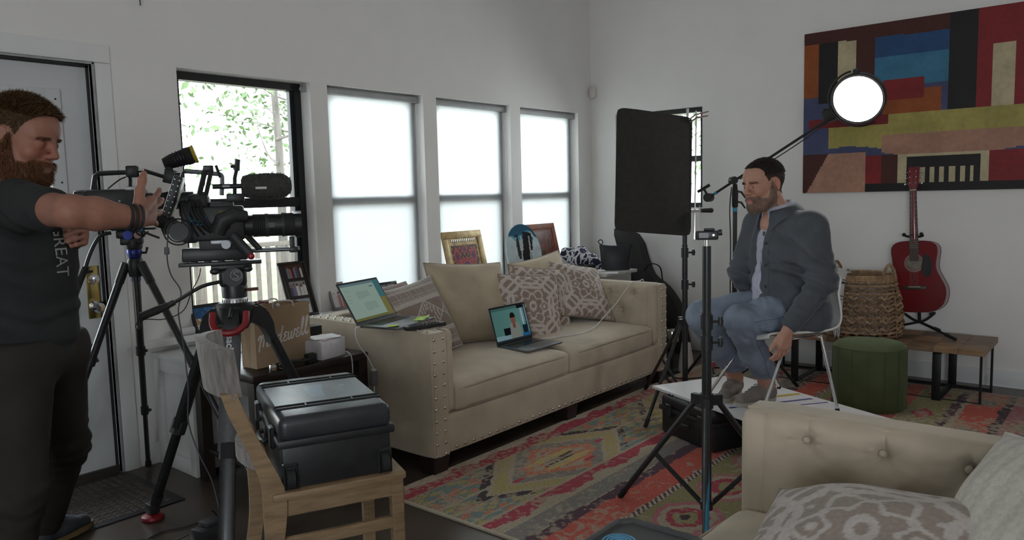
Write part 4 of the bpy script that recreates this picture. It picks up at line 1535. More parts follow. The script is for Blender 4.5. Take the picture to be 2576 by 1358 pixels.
M_canvas = mat('painted_canvas', (1, 1, 1), .55, var=.10, scale=30, bump=.1, bscale=250, attr='Col')
color_grid('printed_face', canvas_colors(), (1.975, -.0405, 1.342), (1.87, 0, 0), (0, 0, 1.197), M_canvas, cv)
MB().rbox(1.974, 3.846, -.040, -.001, 1.341, 2.540, .003).build('stretcher', mat('canvas_edge', (.33, .28, .24), .7), cv)
# ================================================================== FRAMES AND ART ON THE WINDOW LEDGE
M_print = mat('photo_print', (1, 1, 1), .35, var=.05, scale=20, attr='Col')
M_frame_k = mat('black_frame_wood', (.02, .018, .017), .4, var=.15)
def blobs(h, w, cols, seed, cell=6):
    """blurry snapshot: soft patches of a few colours"""
    n = [value_noise((h, w), cell, seed + i) for i in range(len(cols))]
    idx = np.argmax(np.stack(n), 0)
    C = np.array([hexc(c) for c in cols])[idx]
    return C * (.8 + .4 * value_noise((h, w), 2, seed + 9))[..., None]
def people_snap(h, w, seed, bg='8f8a86'):
    """group snapshot: a row of clothed figures with heads"""
    rs = random.Random(seed)
    C = np.empty((h, w, 3)); C[:] = hexc(bg)
    C *= (.9 + .5 * value_noise((h, w), 7, seed))[..., None]
    y, x = np.mgrid[0:h, 0:w]
    n = max(3, w // 8)
    for i in range(n):
        cx = (i + .5 + rs.uniform(-.25, .25)) * w / n
        top = h * rs.uniform(.62, .80)
        r = w / n * .27
        C[(np.abs(x - cx) < r * 1.6) & (y < top - r)] = hexc(rs.choice(['e0dcd8', 'c8c4c8', '8a80a8', '6a88a0', 'b07068', '5a5a60']))
        C[np.hypot(x - cx, y - top) < r] = hexc('a87860')
        C[(np.hypot(x - cx, y - top - r * .5) < r) & (y > top + r * .3)] = hexc(rs.choice(['2a1c14', '4a3020', '1a1414']))
    return C
def photo_frame(label, yc, w, h, zb, frame_mat, pics, xb=.035, xt=-.07, fw=.018, yaw=0, name='picture_frame', group='picture frames on the window ledge', depth=.016, cat='picture frame'):
    """pics: list of (x0,x1,z0,z1,colours) in frame fractions; leans back towards the glass"""
    o = Vector((xb, yc, zb))
    up = Vector((xt - xb, 0, math.sqrt(max(.01, h * h - (xt - xb) ** 2)))).normalized()
    side = Vector((math.sin(yaw), math.cos(yaw), 0))
    M = basis(o, side, up, side.cross(up))
    if M.to_3x3().col[2].x < 0:
        M = basis(o, -side, up, (-side).cross(up))
    t = thing(name, label, cat, o, group)
    f = MB(M)
    f.rbox(-w / 2, w / 2, 0, fw, -depth, 0, .003).rbox(-w / 2, w / 2, h - fw, h, -depth, 0, .003)
    f.rbox(-w / 2, -w / 2 + fw, fw, h - fw, -depth, 0, .003).rbox(w / 2 - fw, w / 2, fw, h - fw, -depth, 0, .003)
    f.build('frame', frame_mat, t)
    MB(M).box(-w / 2 + fw, w / 2 - fw, fw, h - fw, -depth + .001, -.006).build('backing', frame_mat, t, smooth=0)
    for (a, b, c, d, C) in pics:
        color_grid('print', C, M @ Vector((-w / 2 + a * w, c * h, -.0055)), M.to_3x3() @ Vector(((b - a) * w, 0, 0)), M.to_3x3() @ Vector((0, (d - c) * h, 0)), M_print, t)
    return t, M
L0 = .6685
f1 = blobs(40, 54, ('3a70a8', '2c5888', '2c5888'), 1)
f1[:20] = blobs(20, 54, ('c8ccd0', '8a7a6a', 'b08a60'), 4)
photo_frame('black-framed photo of boats by blue water, leftmost on the window ledge', -3.88, .20, .165, L0, M_frame_k, [(.1, .9, .12, .9, f1)], xb=.05, xt=-.02)
photo_frame('small red-framed photo on the ledge behind the video tripod head', -3.575, .17, .14, L0, mat('red_frame', (.12, .012, .016), .4), [(.13, .87, .15, .86, people_snap(26, 34, 5, 'c8c0b0'))], xb=.05, xt=-.01)
photo_frame('tall black frame with three stacked group photos beside the paper bag', -3.275, .20, .36, L0, mat('espresso_frame', (.028, .02, .017), .4), [(.22, .80, .70, .95, people_snap(30, 40, 6, '4a2a2a')), (.22, .80, .38, .64, people_snap(30, 40, 7)), (.22, .80, .06, .32, people_snap(30, 40, 8, 'a0a8b8'))], xb=.06, xt=-.07)
photo_frame('grey-framed portrait photo behind the upper edge of the arm laptop', -2.99, .13, .19, L0, mat('pewter_frame', (.22, .20, .18), .4), [(.14, .86, .12, .88, people_snap(34, 24, 9, 'b8bcb8'))], xb=.05, xt=-.02)
photo_frame('black-framed seaside photo, left of the two low frames in window two', -2.82, .19, .15, L0, M_frame_k, [(.1, .9, .12, .88, blobs(28, 36, ('6a98a8', '88a8b0', '4a7888'), 12))], xb=.05, xt=-.02)
photo_frame('black-framed photo, right of the two low frames in window two', -2.56, .20, .152, L0, M_frame_k, [(.1, .9, .12, .88, blobs(28, 36, ('8a8a8a', '5a6a78', 'b0a898'), 14))], xb=.05, xt=-.02)
# white roll on the ledge
r = MB()
r.cyl((.035, -4.10, .69), (.035, -3.99, .69), .0215, n=20)
tag(r.build('paper_roll', mat('white_paper', (.66, .66, .65), .7)), 'white paper roll lying at the left end of the window ledge', 'paper roll')

def mola(h, w, seed, cols):
    """folk-art appliqué: nested outlined shapes"""
    y, x = np.mgrid[0:h, 0:w]
    u, v = (x + .5) / w * 2 - 1, (y + .5) / h * 2 - 1
    C = np.empty((h, w, 3)); C[:] = hexc(cols[0])
    C[((np.sin(u * 22) * np.sin(v * 19 + seed)) > .3)] = hexc(cols[4])
    for (cx, cy, a, b) in ((0, -.15, .52, .50), (-.62, .45, .26, .42), (.62, .45, .26, .42), (-.7, -.75, .22, .2), (.7, -.75, .22, .2), (0, .78, .2, .2)):
        r = np.hypot((np.abs(u) * np.sign(u) - cx) / a, (v - cy) / b)
        for lim, c in ((1.0, cols[1]), (.88, cols[2]), (.76, cols[1]), (.60, cols[3]), (.42, cols[2]), (.28, cols[0])):
            C[r < lim] = hexc(c)
    return C
M_gold = mat('gilt_frame', (.44, .32, .15), .45, .35, var=.3, scale=20, bump=.2, bscale=80)
t, M = photo_frame('gilt-framed red folk textile standing in the third window', -1.745, .44, .46, L0, M_gold, [(.17, .83, .10, .76, mola(54, 48, 1, ('4a1a22', 'c2483c', '8a2432', '4a3468', '8a6a30')))], xb=.055, xt=-.055, fw=.055, name='folk_art_panel', group='folk art leaning on the ledge', cat='art')
lace = MB(M)
for i in range(13):
    lace.rbox(-.135 + i * .021, -.120 + i * .021, .375, .40, -.006, -.003, .002)
lace.build('silver_band', mat('silver_leaf', (.55, .50, .42), .35, .6), t)
photo_frame('orange-framed dark red folk textile standing in the fourth window', -.765, .44, .47, L0, mat('burnt_orange_frame', (.26, .065, .025), .5, var=.2), [(.16, .84, .13, .86, mola(54, 50, 3, ('5a2418', '96342a', '44543a', '6a4a2a', '7a3a24')))], xb=.055, xt=-.055, fw=.05, name='folk_art_panel', group='folk art leaning on the ledge', cat='art')
# oval painting
def oval_cols(h=84, w=56):
    y, x = np.mgrid[0:h, 0:w]
    u, v = (x + .5) / w * 2 - 1, (y + .5) / h * 2 - 1
    C = np.empty((h, w, 3)); C[:] = hexc('c3d2d6')
    n = value_noise((h, w), 9, 2)
    C[v - .6 * u * u + n * .5 > .62] = hexc('4f9ab0'); C[v + n * .5 > .95] = hexc('1f5a74')
    C[(np.abs(u - .25 - .2 * v) < .28) & (v > .05) & (v < .75)] = hexc('141820')
    C[(np.abs(u + .25 + .1 * v) < .10) & (v > -.2) & (v < .7)] = hexc('2a3038')
    C[(np.abs(u - .12) < .30) & (v > -.45) & (v < .10)] = hexc('12181e')
    for cx, w_ in ((-.12, .035), (.38, .035), (-.45, .03)):
        C[(np.abs(u - cx - .15 * v) < w_) & (v < .6)] = hexc('c8c8c0')
    C[v < -.55] = hexc('b4aa9c')
    C[(np.abs(u + .2 - .4 * (v + .7)) < .05) & (v < -.4)] = hexc('2a2a2c')
    return C * (.85 + .3 * n)[..., None]
t = thing('oval_painting', 'oval blue and black abstract painting between the two folk textiles', 'art', (.06, -1.12, L0))
up = Vector((-.20, -.02, 1)).normalized(); side = Vector((.35, .93, 0)).normalized(); side = (side - up * side.dot(up)).normalized()
M = basis((.07, -1.125, L0 + .236), side, up, side.cross(up))
if M.to_3x3().col[2].x < 0: M = basis((.07, -1.125, L0 + .236), -side, up, (-side).cross(up))
a, b = .165, .24
ring = [(a * math.cos(2 * math.pi * i / 48), b * math.sin(2 * math.pi * i / 48)) for i in range(48)]
MB(M).prism(ring, -.02, -.001).build('panel', mat('painted_panel_edge', (.30, .36, .38), .6), t)
C = oval_cols()
mb = MB(M)
for i in range(1, 15):
    pass
hh, ww = C.shape[:2]
vs, fs, cc = [], [], []
for iy in range(hh + 1):
    for ix in range(ww + 1):
        u, v = ix / ww * 2 - 1, iy / hh * 2 - 1
        # square-to-disc map keeps the print inside the oval
        vs.append((a * .992 * u * math.sqrt(1 - v * v / 2), b * .992 * v * math.sqrt(1 - u * u / 2), .0))
        cc.append(C[min(iy, hh - 1), min(ix, ww - 1)])
for iy in range(hh):
    for ix in range(ww):
        k = iy * (ww + 1) + ix
        fs.append((k, k + 1, k + ww + 2, k + ww + 1))
mb.add(vs, fs, None, cc)
mb.build('painted_face', M_print, t, smooth=0)

# ================================================================== LAPTOPS, REMOTE, NOTES
M_alu = mat('space_grey_aluminium', (.20, .205, .215), .38, .85, var=.04)
M_bezel = mat('screen_bezel', (.012, .012, .013), .25)
def doc_screen():
    h, w = 90, 140
    C = np.empty((h, w, 3)); C[:] = hx('8fa79c')
    y, x = np.mgrid[0:h, 0:w]
    C[h - 6:] = hx('6f8a90'); C[:6] = hx('7a7a4a')
    C[(x > 118)] = hx('4f7f86'); C[(x > 118) & (y < 45)] = hx('8a8450')
    C[(x < 118) & (y >= 6) & (y < 84)] = hx('a3bbae')
    for blk, (x0, y0, nl) in enumerate(((42, 66, 6), (52, 38, 7))):
        for i in range(nl):
            yy = y0 - i * 3
            m = (np.abs(y - yy) < 1) & (x > x0) & (x < x0 + 46 - (i == nl - 1) * 22) & (((x * 7 + i * 13) % 9) < 7)
            C[m] = hx('6f8a7f')
    for i, yy in enumerate((72, 60, 52, 44)):
        C[(np.abs(y - yy) < 1) & (x > 6) & (x < 26 - i * 3)] = hx('7f988c')
    C[(y > 74) & (y < 77) & (x > 98) & (x < 112)] = hx('2f5aa0')
    return C
def call_screen():
    h, w = 90, 140
    y, x = np.mgrid[0:h, 0:w]
    C = np.empty((h, w, 3)); C[:] = hx('5f8f8a')
    C *= (.85 + .25 * (x / w))[..., None]
    C[(x > 112) & (y > 40)] = hx('7fa0a8'); C[(np.abs(x - 120) < 2)] = hx('c8d8dc'); C[(np.abs(x - 132) < 3) & (y > 20)] = hx('3a4a58')
    C[(y < 16) & (x < 60)] = hx('86a8b0'); C[(x > 34) & (x < 62) & (y > 14) & (y < 34)] = hx('15191c')
    C[(x > 112) & (y < 34) & (x < 134)] = hx('1c2a3a'); C[(x > 106) & (y < 12)] = hx('2a6a9a')
    body = (np.abs(x - 82) < 24 - (y - 10) * .18) & (y < 44)
    C[body] = hx('8a9088')
    C[(np.abs(x - 80) < 6) & (y > 30) & (y < 46)] = hx('7a5048')
    C[np.hypot((x - 80) / 10, (y - 54) / 14) < 1] = hx('8a5a4c')
    C[(np.hypot((x - 80) / 11, (y - 60) / 13) < 1) & (y > 58)] = hx('241a1a')
    C[(y > 82)] = C[(y > 82)] * .6
    C[(y > 80) & (x > 104) & (x < 132)] = hx('1a1e22')
    C[:4] = hx('2a3a40')
    return C
def laptop(name, label, O, yaw, lid, C, w=.356, d=.245):
    """O hinge centre on its support; x along the hinge, y to the user"""
    M = TR(*O, rz=yaw)
    t = thing(name, label, 'laptop', O, 'laptops')
    MB(M).rbox(-w / 2, w / 2, 0, d, .002, .014, .004).build('base', M_alu, t)
    kb = MB(M)
    for r in range(5):
        for k in range(14):
            kb.rbox(-.135 + k * .0193, -.1185 + k * .0193, .030 + r * .019, .0465 + r * .019, .0138, .0152, .001, 1)
    kb.build('keyboard', M_bezel, t)
    MB(M).rbox(-.065, .065, .140, .228, .0138, .0143, .0002, 1).build('trackpad', mat('trackpad_grey', (.17, .175, .185), .3, .5), t)
    Lm = M @ Matrix.Translation((0, .004, .012)) @ Matrix.Rotation(lid, 4, 'X')   # lid plane: x along, y up the lid
    ld = MB(Lm).rbox(-w / 2, w / 2, 0, d, 0, .006, .003).build('lid', M_alu, t)
    MB(Lm).rbox(-w / 2 + .002, w / 2 - .002, .003, d - .002, -.0008, .0, .0003, 1).build('bezel', M_bezel, ld)
    R = Lm.to_3x3()
    color_grid('display', C, Lm @ Vector((w / 2 - .009, .018, -.0014)), R @ Vector((-w + .018, 0, 0)), R @ Vector((0, d - .030, 0)), emit_mat('screen_glow', (1, 1, 1), .48, attr='Col'), ld)
    return t, M
LAZ = .7285
lap1, ML1 = laptop('laptop', 'open laptop showing a text page, perched on the near sofa arm', (.92, -3.43, LAZ), rad(-75.4), rad(121), doc_screen())
lap2, ML2 = laptop('laptop', 'open laptop showing a video call, on the sofa seat', (1.035, -2.43, .456), rad(-90), rad(106), call_screen(), .345, .24)
M_note = mat('green_sticky_note', (.42, .62, .10), .7)
for i, (x, y, s, rz, lift, lab) in enumerate(((-.125, .205, .07, .5, .012, 'lime sticky note curling up on the right corner of the arm laptop'), (-.06, .225, .06, .25, .004, 'lime sticky note lying flat by the trackpad of the arm laptop'), (.145, .20, .055, .4, .006, 'small lime sticky note on the left palm rest of the arm laptop'))):
    Mn = ML1 @ TR(x, y, .0155 + i * .0005, rz=rz)
    n_ = MB(Mn).sheet(lambda u, v: ((u - .5) * s, (v - .5) * s, lift * (v ** 3) + .0006), 4, 8, thick=.0004)
    tag(n_.build('sticky_note', M_note), lab, 'sticky note', 'sticky notes on the laptop')
rm = thing('remote_control', 'long black remote control on the near sofa arm', 'remote', (1.27, -3.43, LAZ))
Mr = TR(1.272, -3.418, LAZ + .001, rz=rad(78))
MB(Mr).rbox(-.115, .115, -.022, .022, .0, .022, .006, 2).build('body', M_plastic, rm)
for i in range(9):
    for j in (-1, 0, 1):
        MB(Mr).rbox(-.09 + i * .019, -.078 + i * .019, j * .012 - .004, j * .012 + .004, .021, .024, .001, 1).build('key', M_rubber, rm)
# laptop charger hanging down the near arm
M_wcable = mat('white_cable', (.62, .62, .60), .5)
ch = thing('laptop_charger', 'white laptop cable and grey charger brick hanging down the near sofa arm', 'charger', (.93, -3.56, .3))
MB().tube(smoothpath([(.985, -3.60, .737), (.992, -3.635, .73), (1.0, -3.63, .66), (1.01, -3.58, .58), (1.012, -3.545, .51)], 6), .0032, 7).build('cable', M_wcable, ch)
MB().rbox(-.014, .014, -.018, .018, -.075, .0, .005, 2, TR(1.012, -3.545, .50, ry=rad(4))).build('brick', mat('charger_grey', (.16, .16, .16), .5), ch)
MB().rbox(-.010, .010, -.013, .013, 0, .012, .004, 2, TR(1.012, -3.545, .50)).build('plug_end', M_wcable, ch)
MB().tube(smoothpath([(1.012, -3.545, .425), (1.015, -3.55, .36), (1.02, -3.545, .25), (1.022, -3.55, .12)], 6), .0028, 6).build('cable', M_wcable, ch)
cb = thing('charging_cable', 'white cable looping from the seat laptop over the far sofa arm', 'cable', (1.1, -1.8, .46))
MB().tube(smoothpath([(1.10, -2.255, .467), (1.13, -2.15, .463), (1.20, -1.95, .466), (1.18, -1.75, .478), (1.10, -1.52, .505), (1.12, -1.40, .58), (1.17, -1.335, .68), (1.20, -1.30, .735), (1.21, -1.21, .737), (1.20, -1.135, .735), (1.20, -1.118, .64)], 7), .0036, 7).build('cable', M_wcable, cb)

# ================================================================== ON THE END TABLE
M_kraft = mat('kraft_paper', (.34, .235, .14), .75, var=.08, scale=6, bump=.05, bscale=40)
bg = thing('paper_bag', 'brown paper shopping bag with white script on the end table', 'bag', (.80, -3.965, .60))
M = basis((.862, -3.965, .602), (-.05, .9987, 0), (0, 0, 1), (.9987, .05, 0))    # x along face, y up, z out
w, h, d = .315, .285, .115
bgb = MB(M)
bgb.box(-w / 2, w / 2, 0, h, -.0012, 0).box(-w / 2, w / 2, 0, h, -d, -d + .0012).box(-w / 2, w / 2, 0, .0015, -d, 0)
for sx in (-1, 1):
    x = sx * w / 2
    bgb.add([(x, 0, 0), (x, h, 0), (x - sx * .022, h, -d / 2), (x - sx * .006, 0, -d / 2), (x, 0, -d), (x, h, -d)], [(0, 1, 2, 3), (3, 2, 5, 4)])
bgb.build('body', M_kraft, bg, smooth=0)
MB(M).box(-w / 2 + .002, w / 2 - .002, h - .035, h + .0005, .0, .0006).build('top_fold', M_kraft, bg, smooth=0)
for z in (.002, -d - .002):
    pts = smoothpath([(-.055, h - .012, z), (-.050, h + .018, z), (-.015, h + .012 + .01 * (z > 0), z + .01), (.02, h + .02, z + .004), (.055, h + .012, z), (.062, h - .012, z)], 5)
    MB(M).tube(pts, .0035, 7).build('handle', M_pipe_w, bg)
MB(M).ball((-.03, h + .004, .008), (.012, .010, .006), 8, 6).build('handle_knot', M_pipe_w, bg)
strokes = [[(0.0, 1.0), (0.25, 1.45), (0.45, 1.3), (0.30, -.35)], [(0.36, 0.5), (0.8, 1.5), (1.0, 1.55), (0.92, 0.1)], [(0.97, .7), (1.35, 1.5), (1.6, 1.5), (1.5, .3), (1.65, 0), (1.9, .15)],
           [(2.7, .8), (2.4, .95), (2.1, .6), (2.15, .1), (2.4, .05), (2.65, .5), (2.75, .85), (2.7, .2), (2.85, 0), (3.0, .2)],
           [(3.75, .8), (3.45, .95), (3.15, .55), (3.2, .1), (3.45, .05), (3.7, .5), (3.98, 1.9), (3.78, .3), (3.9, 0), (4.1, .15)],
           [(4.85, .9), (4.5, 1.0), (4.35, .75), (4.65, .55), (4.3, .35), (4.35, .05), (4.7, 0), (4.95, .2)],
           [(5.05, .95), (5.1, .2), (5.3, 0), (5.5, .3), (5.6, .9), (5.6, .2), (5.8, 0), (6.05, .4), (6.1, 1.0), (6.35, .85)],
           [(7.0, .9), (6.65, 1.0), (6.5, .75), (6.8, .55), (6.45, .35), (6.5, .05), (6.85, 0), (7.1, .2)],
           [(7.1, .2), (7.45, 1.0), (7.62, 2.0), (7.42, 2.1), (7.32, 1.2), (7.40, .2), (7.6, 0), (7.85, .25)],
           [(7.85, .25), (8.15, 1.0), (8.32, 2.0), (8.12, 2.1), (8.02, 1.2), (8.10, .2), (8.3, 0), (8.6, .3)]]
tx = MB(M)
for s_ in strokes:
    pp = []
    for q in smoothpath([(a, b, 0) for a, b in s_], 6):
        X, Y = q.x + .18 * q.y, q.y
        pp.append((-.150 + X * .0342, .092 + Y * .040 + X * .0040, .0006))
    tx.tube(pp, .0038, 6, flat=.18)
tx.build('script_lettering', mat('white_ink', (.66, .63, .60), .6), bg)
bx = thing('white_gift_box', 'small white box with pink-edged papers on top on the end table', 'box', (.88, -3.755, .60))
MB(TR(.885, -3.755, .6005, rz=rad(8))).rbox(-.07, .07, -.082, .082, 0, .092, .003).build('body', mat('white_card', (.64, .61, .63), .6), bx)
MB(TR(.885, -3.755, .6005, rz=rad(8))).rbox(.0695, .0712, -.02, .03, .06, .078, .0005).build('finger_tab', mat('white_card', (.64, .61, .63), .6), bx)
for i, rz in enumerate((5, 20, -12)):
    MB(TR(.88, -3.75, .0935 + .60 + i * .0025, rz=rad(rz))).rbox(-.06, .06, -.075, .075, 0, .0016, .0004, 1).build('paper', mat('pink_print_paper', (.62, .44, .50), .6) if i == 1 else mat('white_paper', (.66, .66, .65), .7), bx)
kb_ = MB(TR(.70, -3.70, .601)).rbox(-.035, .035, -.05, .05, 0, .13, .004)
tag(kb_.build('speaker_box', M_plastic), 'small black box standing between the paper bag and the sofa arm', 'box')
st = thing('camera_strap', 'rolled black camera strap with metal buckles in front of the bag', 'strap', (.945, -3.95, .60))
for i in range(3):
    pts = smoothpath([(.93 + i * .012, -4.065, .618), (.945 + i * .01, -4.005, .628), (.95 + i * .008, -3.935, .622), (.94 + i * .01, -3.875, .626)], 5)
    MB().tube(pts, .017, 8, flat=.35).build('strap_loop', M_rubber, st)
for (x, y) in ((.958, -4.090), (.962, -4.050)):
    MB().torus((x, y, .618), .014, .0028, axis='x', n=16, m=6).build('buckle_ring', M_chrome, st)
MB().rbox(.945, .972, -4.110, -4.085, .6015, .632, .004).build('clasp', M_chrome, st)
MB().rbox(.93, .968, -3.905, -3.855, .6015, .645, .005).build('keeper', M_rubber, st)
rc = MB().tube(smoothpath([(.80, -3.62, .606), (.84, -3.60, .612), (.88, -3.62, .606), (.86, -3.65, .606)], 5), .006, 7)
tag(rc.build('red_cord', mat('red_cord', (.10, .015, .015), .6)), 'short dark red cord beside the white gift box', 'cord')
tc = thing('white_cable', 'thin white cable draped over the end table edge behind the hard case', 'cable', (.95, -3.65, .55))
MB().tube(smoothpath([(.82, -3.70, .606), (.90, -3.655, .612), (.97, -3.66, .606), (1.0, -3.67, .56), (1.005, -3.68, .45), (1.0, -3.70, .30)], 6), .0028, 6).build('cable', M_wcable, tc)

# ================================================================== ON THE CORNER TABLE
sc = SDF((.10, -1.05, .745), (.62, -.50, 1.02), .011)
rs = random.Random(3)
for (x, y, z, r) in ((.25, -.80, .80, .09), (.38, -.78, .81, .10), (.46, -.72, .80, .085), (.33, -.70, .86, .08), (.24, -.86, .79, .07), (.42, -.82, .85, .07), (.30, -.82, .88, .06)):
    sc.ell((x, y, z), (r * 1.1, r, r * .9), k=.03)
sc.folds((.34, -.78, .84), .4, .012, .055, (1, .6, .2), 3, 1.4)
sc.half((0, 0, .7505), (0, 0, -1))
V, F = sc.mesh()
q = V * 30
pat = np.sin(q[:, 0] * 1.3 + 1.6 * np.sin(q[:, 2] * 1.1)) + np.sin(q[:, 1] * 1.5 + 1.4 * np.sin(q[:, 0] * .9)) + np.sin(q[:, 2] * 1.4)
cols = np.where((np.abs(pat) < .42)[:, None], np.array((.55, .55, .58)), np.array((.02, .018, .045)))
# finer look: subdivide once so the print has crisp edges
sf = link('scarf', np_mesh('scarf', V, F), mat('scarf_cloth_tmp', (1, 1, 1), .8), smooth=80)
def scarf_mat():
    m = bpy.data.materials.new('navy_white_print')
    m.use_nodes = True
    nt = m.node_tree
    b = nt.nodes['Principled BSDF']
    tc_ = nt.nodes.new('ShaderNodeTexCoord')
    vo = nt.nodes.new('ShaderNodeTexVoronoi')
    vo.feature = 'DISTANCE_TO_EDGE'
    vo.inputs['Scale'].default_value = 17
    no = nt.nodes.new('ShaderNodeTexNoise'); no.inputs['Scale'].default_value = 9
    ad = nt.nodes.new('ShaderNodeMixRGB'); ad.inputs[0].default_value = .12
    nt.links.new(tc_.outputs['Object'], ad.inputs[1]); nt.links.new(tc_.outputs['Object'], no.inputs['Vector']); nt.links.new(no.outputs['Color'], ad.inputs[2])
    nt.links.new(ad.outputs[0], vo.inputs['Vector'])
    rp = nt.nodes.new('ShaderNodeValToRGB')
    rp.color_ramp.interpolation = 'CONSTANT'
    rp.color_ramp.elements[0].color = (.62, .62, .64, 1)
    rp.color_ramp.elements[1].position = .11; rp.color_ramp.elements[1].color = (.018, .016, .05, 1)
    nt.links.new(vo.outputs['Distance'], rp.inputs[0]); nt.links.new(rp.outputs[0], b.inputs['Base Color'])
    b.inputs['Roughness'].default_value = .85
    return m
sf.data.materials.clear(); sf.data.materials.append(scarf_mat())
tag(sf, 'crumpled navy scarf with white curly print on the corner table', 'scarf')
db = thing('drawstring_bag', 'black drawstring pouch standing on the corner table', 'bag', (.70, -.72, .75))
def pouchf(u, v):
    a = u * 2 * math.pi
    w_, dd = .115 + .018 * v, (.050 + .010 * math.sin(v * 3.1)) * (1 - .45 * v ** 3)
    g = 1 + (.05 * math.sin(a * 13) * v ** 4 + .03 * math.sin(a * 3 + 2 * v))
    if v > .92: w_, dd = w_ * .97, dd * .9
    x, y = w_ * math.cos(a) * g, dd * math.sin(a) * g
    return (.70 + .80 * x + .6 * y, -.72 + .60 * x - .8 * y, .7515 + .205 * v + .008 * math.cos(a * 2) * v)
MB().sheet(pouchf, 64, 20, thick=-.004).build('pouch', mat('black_nylon', (.022, .024, .028), .5, bump=.1, bscale=60), db, smooth=60)
MB().tube(smoothpath([(.63, -.77, .945), (.60, -.79, .965), (.585, -.795, .985), (.60, -.785, 1.0), (.615, -.775, .98), (.605, -.785, .955)], 5), .004, 6).build('drawstring', M_rubber, db)
cm = thing('compact_camera', 'small black camera lying on the corner table beside the scarf', 'camera', (.49, -.90, .75))
MB(TR(.49, -.905, .7505, rz=rad(25))).rbox(-.055, .055, -.03, .03, 0, .048, .008, 2).build('body', M_plastic, cm)
MB(TR(.49, -.905, .7505, rz=rad(25))).rbox(-.02, .02, -.02, .02, .048, .058, .004, 2).build('viewfinder_hump', M_plastic, cm)
ln = thing('camera_lens', 'black camera lens standing upright on the corner table', 'lens', (.60, -.925, .75))
MB(TR(.60, -.925, .7505)).lathe([(.026, 0), (.028, .004), (.028, .018), (.032, .022), (.032, .048), (.029, .052), (.029, .062), (.024, .063), (.0, .060)], 24).build('barrel', M_plastic, ln)
for z in (.026, .031, .036, .041, .046):
    MB(TR(.60, -.925, .7505)).torus((0, 0, z), .032, .0012, n=24, m=4).build('grip_ridge', M_rubber, ln)
lc = MB(TR(.70, -.935, .7545)).lathe([(.033, 0), (.034, .003), (.034, .012), (.030, .016), (.0, .016)], 24)
tag(lc.build('lens_cap', mat('white_plastic', (.62, .62, .60), .4)), 'round white cap on the paper beside the lens', 'cap')
pp_ = MB(TR(.755, -.955, .7505, rz=rad(30))).rbox(-.10, .10, -.07, .07, 0, .003, .001, 1)
tag(pp_.build('paper_sheet', mat('white_paper', (.66, .66, .65), .7)), 'white paper sheet at the front corner of the corner table', 'paper')
# black equipment bag leaning in the corner behind the flag
eb = thing('equipment_bag', 'long black equipment bag leaning against the wall behind the flag', 'bag', (.9, -.17, 0))
poly = [(.375, 1.06), (.595, 1.01), (.66, .86), (.741, .672), (.895, .563), (1.023, .391), (1.06, .20), (1.07, .0), (.72, 0), (.66, .32), (.54, .60), (.43, .83)]
poly = [(p.x, p.y) for p in smoothpath([(a, b, 0) for a, b in poly], 3, closed=True)]
Mb = Matrix.Translation((0, -.12, 0)) @ Matrix.Rotation(math.pi / 2, 4, 'X')
mb = MB(Mb)
n_ = len(poly)
cx, cz = sum(p[0] for p in poly) / n_, sum(p[1] for p in poly) / n_
rings = []
for (s_, zz) in ((.90, -.0), (1.0, .03), (1.0, .10), (.92, .125)):
    rings.append([(cx + (x - cx) * s_, max(.004, cz + (y - cz) * s_), zz) for x, y in poly])
vs = [q for r_ in rings for q in r_]
fs = [tuple(range(n_))[::-1], tuple(range(3 * n_, 4 * n_))] + [(k * n_ + i, k * n_ + (i + 1) % n_, (k + 1) * n_ + (i + 1) % n_, (k + 1) * n_ + i) for k in range(3) for i in range(n_)]
mb.add(vs, fs)
mb.build('body', mat('black_cordura', (.03, .029, .028), .85, var=.15, scale=20, bump=.12, bscale=400), eb, smooth=50)
MB().tube(smoothpath([(.70, -.255, .70), (.74, -.262, .75), (.80, -.262, .765), (.86, -.262, .73), (.875, -.255, .62)], 6), .012, 7, flat=.4).build('carry_strap', M_rubber, eb)
MB().tube([(.46, -.250, .85), (.56, -.250, .66), (.70, -.250, .40), (.80, -.250, .15)], .004, 5).build('zip', M_plastic, eb)
# ================================================================== FILM GEAR
M_gear = mat('gear_black', (.020, .020, .0205), .40, var=.2, scale=25)
M_gear2 = mat('gear_dark_grey', (.032, .033, .034), .5, var=.15, scale=25)
M_carbon = mat('carbon_tube', (.02, .021, .022), .32, var=.25, scale=60, coat=.2)
M_gunmetal = mat('gunmetal', (.20, .21, .22), .35, .9, var=.08)
M_redp = mat('red_plastic', (.22, .012, .016), .4)
M_bluean = mat('blue_anodised', (.035, .05, .22), .3, .7)
M_bluetape = mat('bright_blue_tape', (.05, .30, .48), .55)
M_cable = mat('black_cable', (.015, .015, .016), .55)

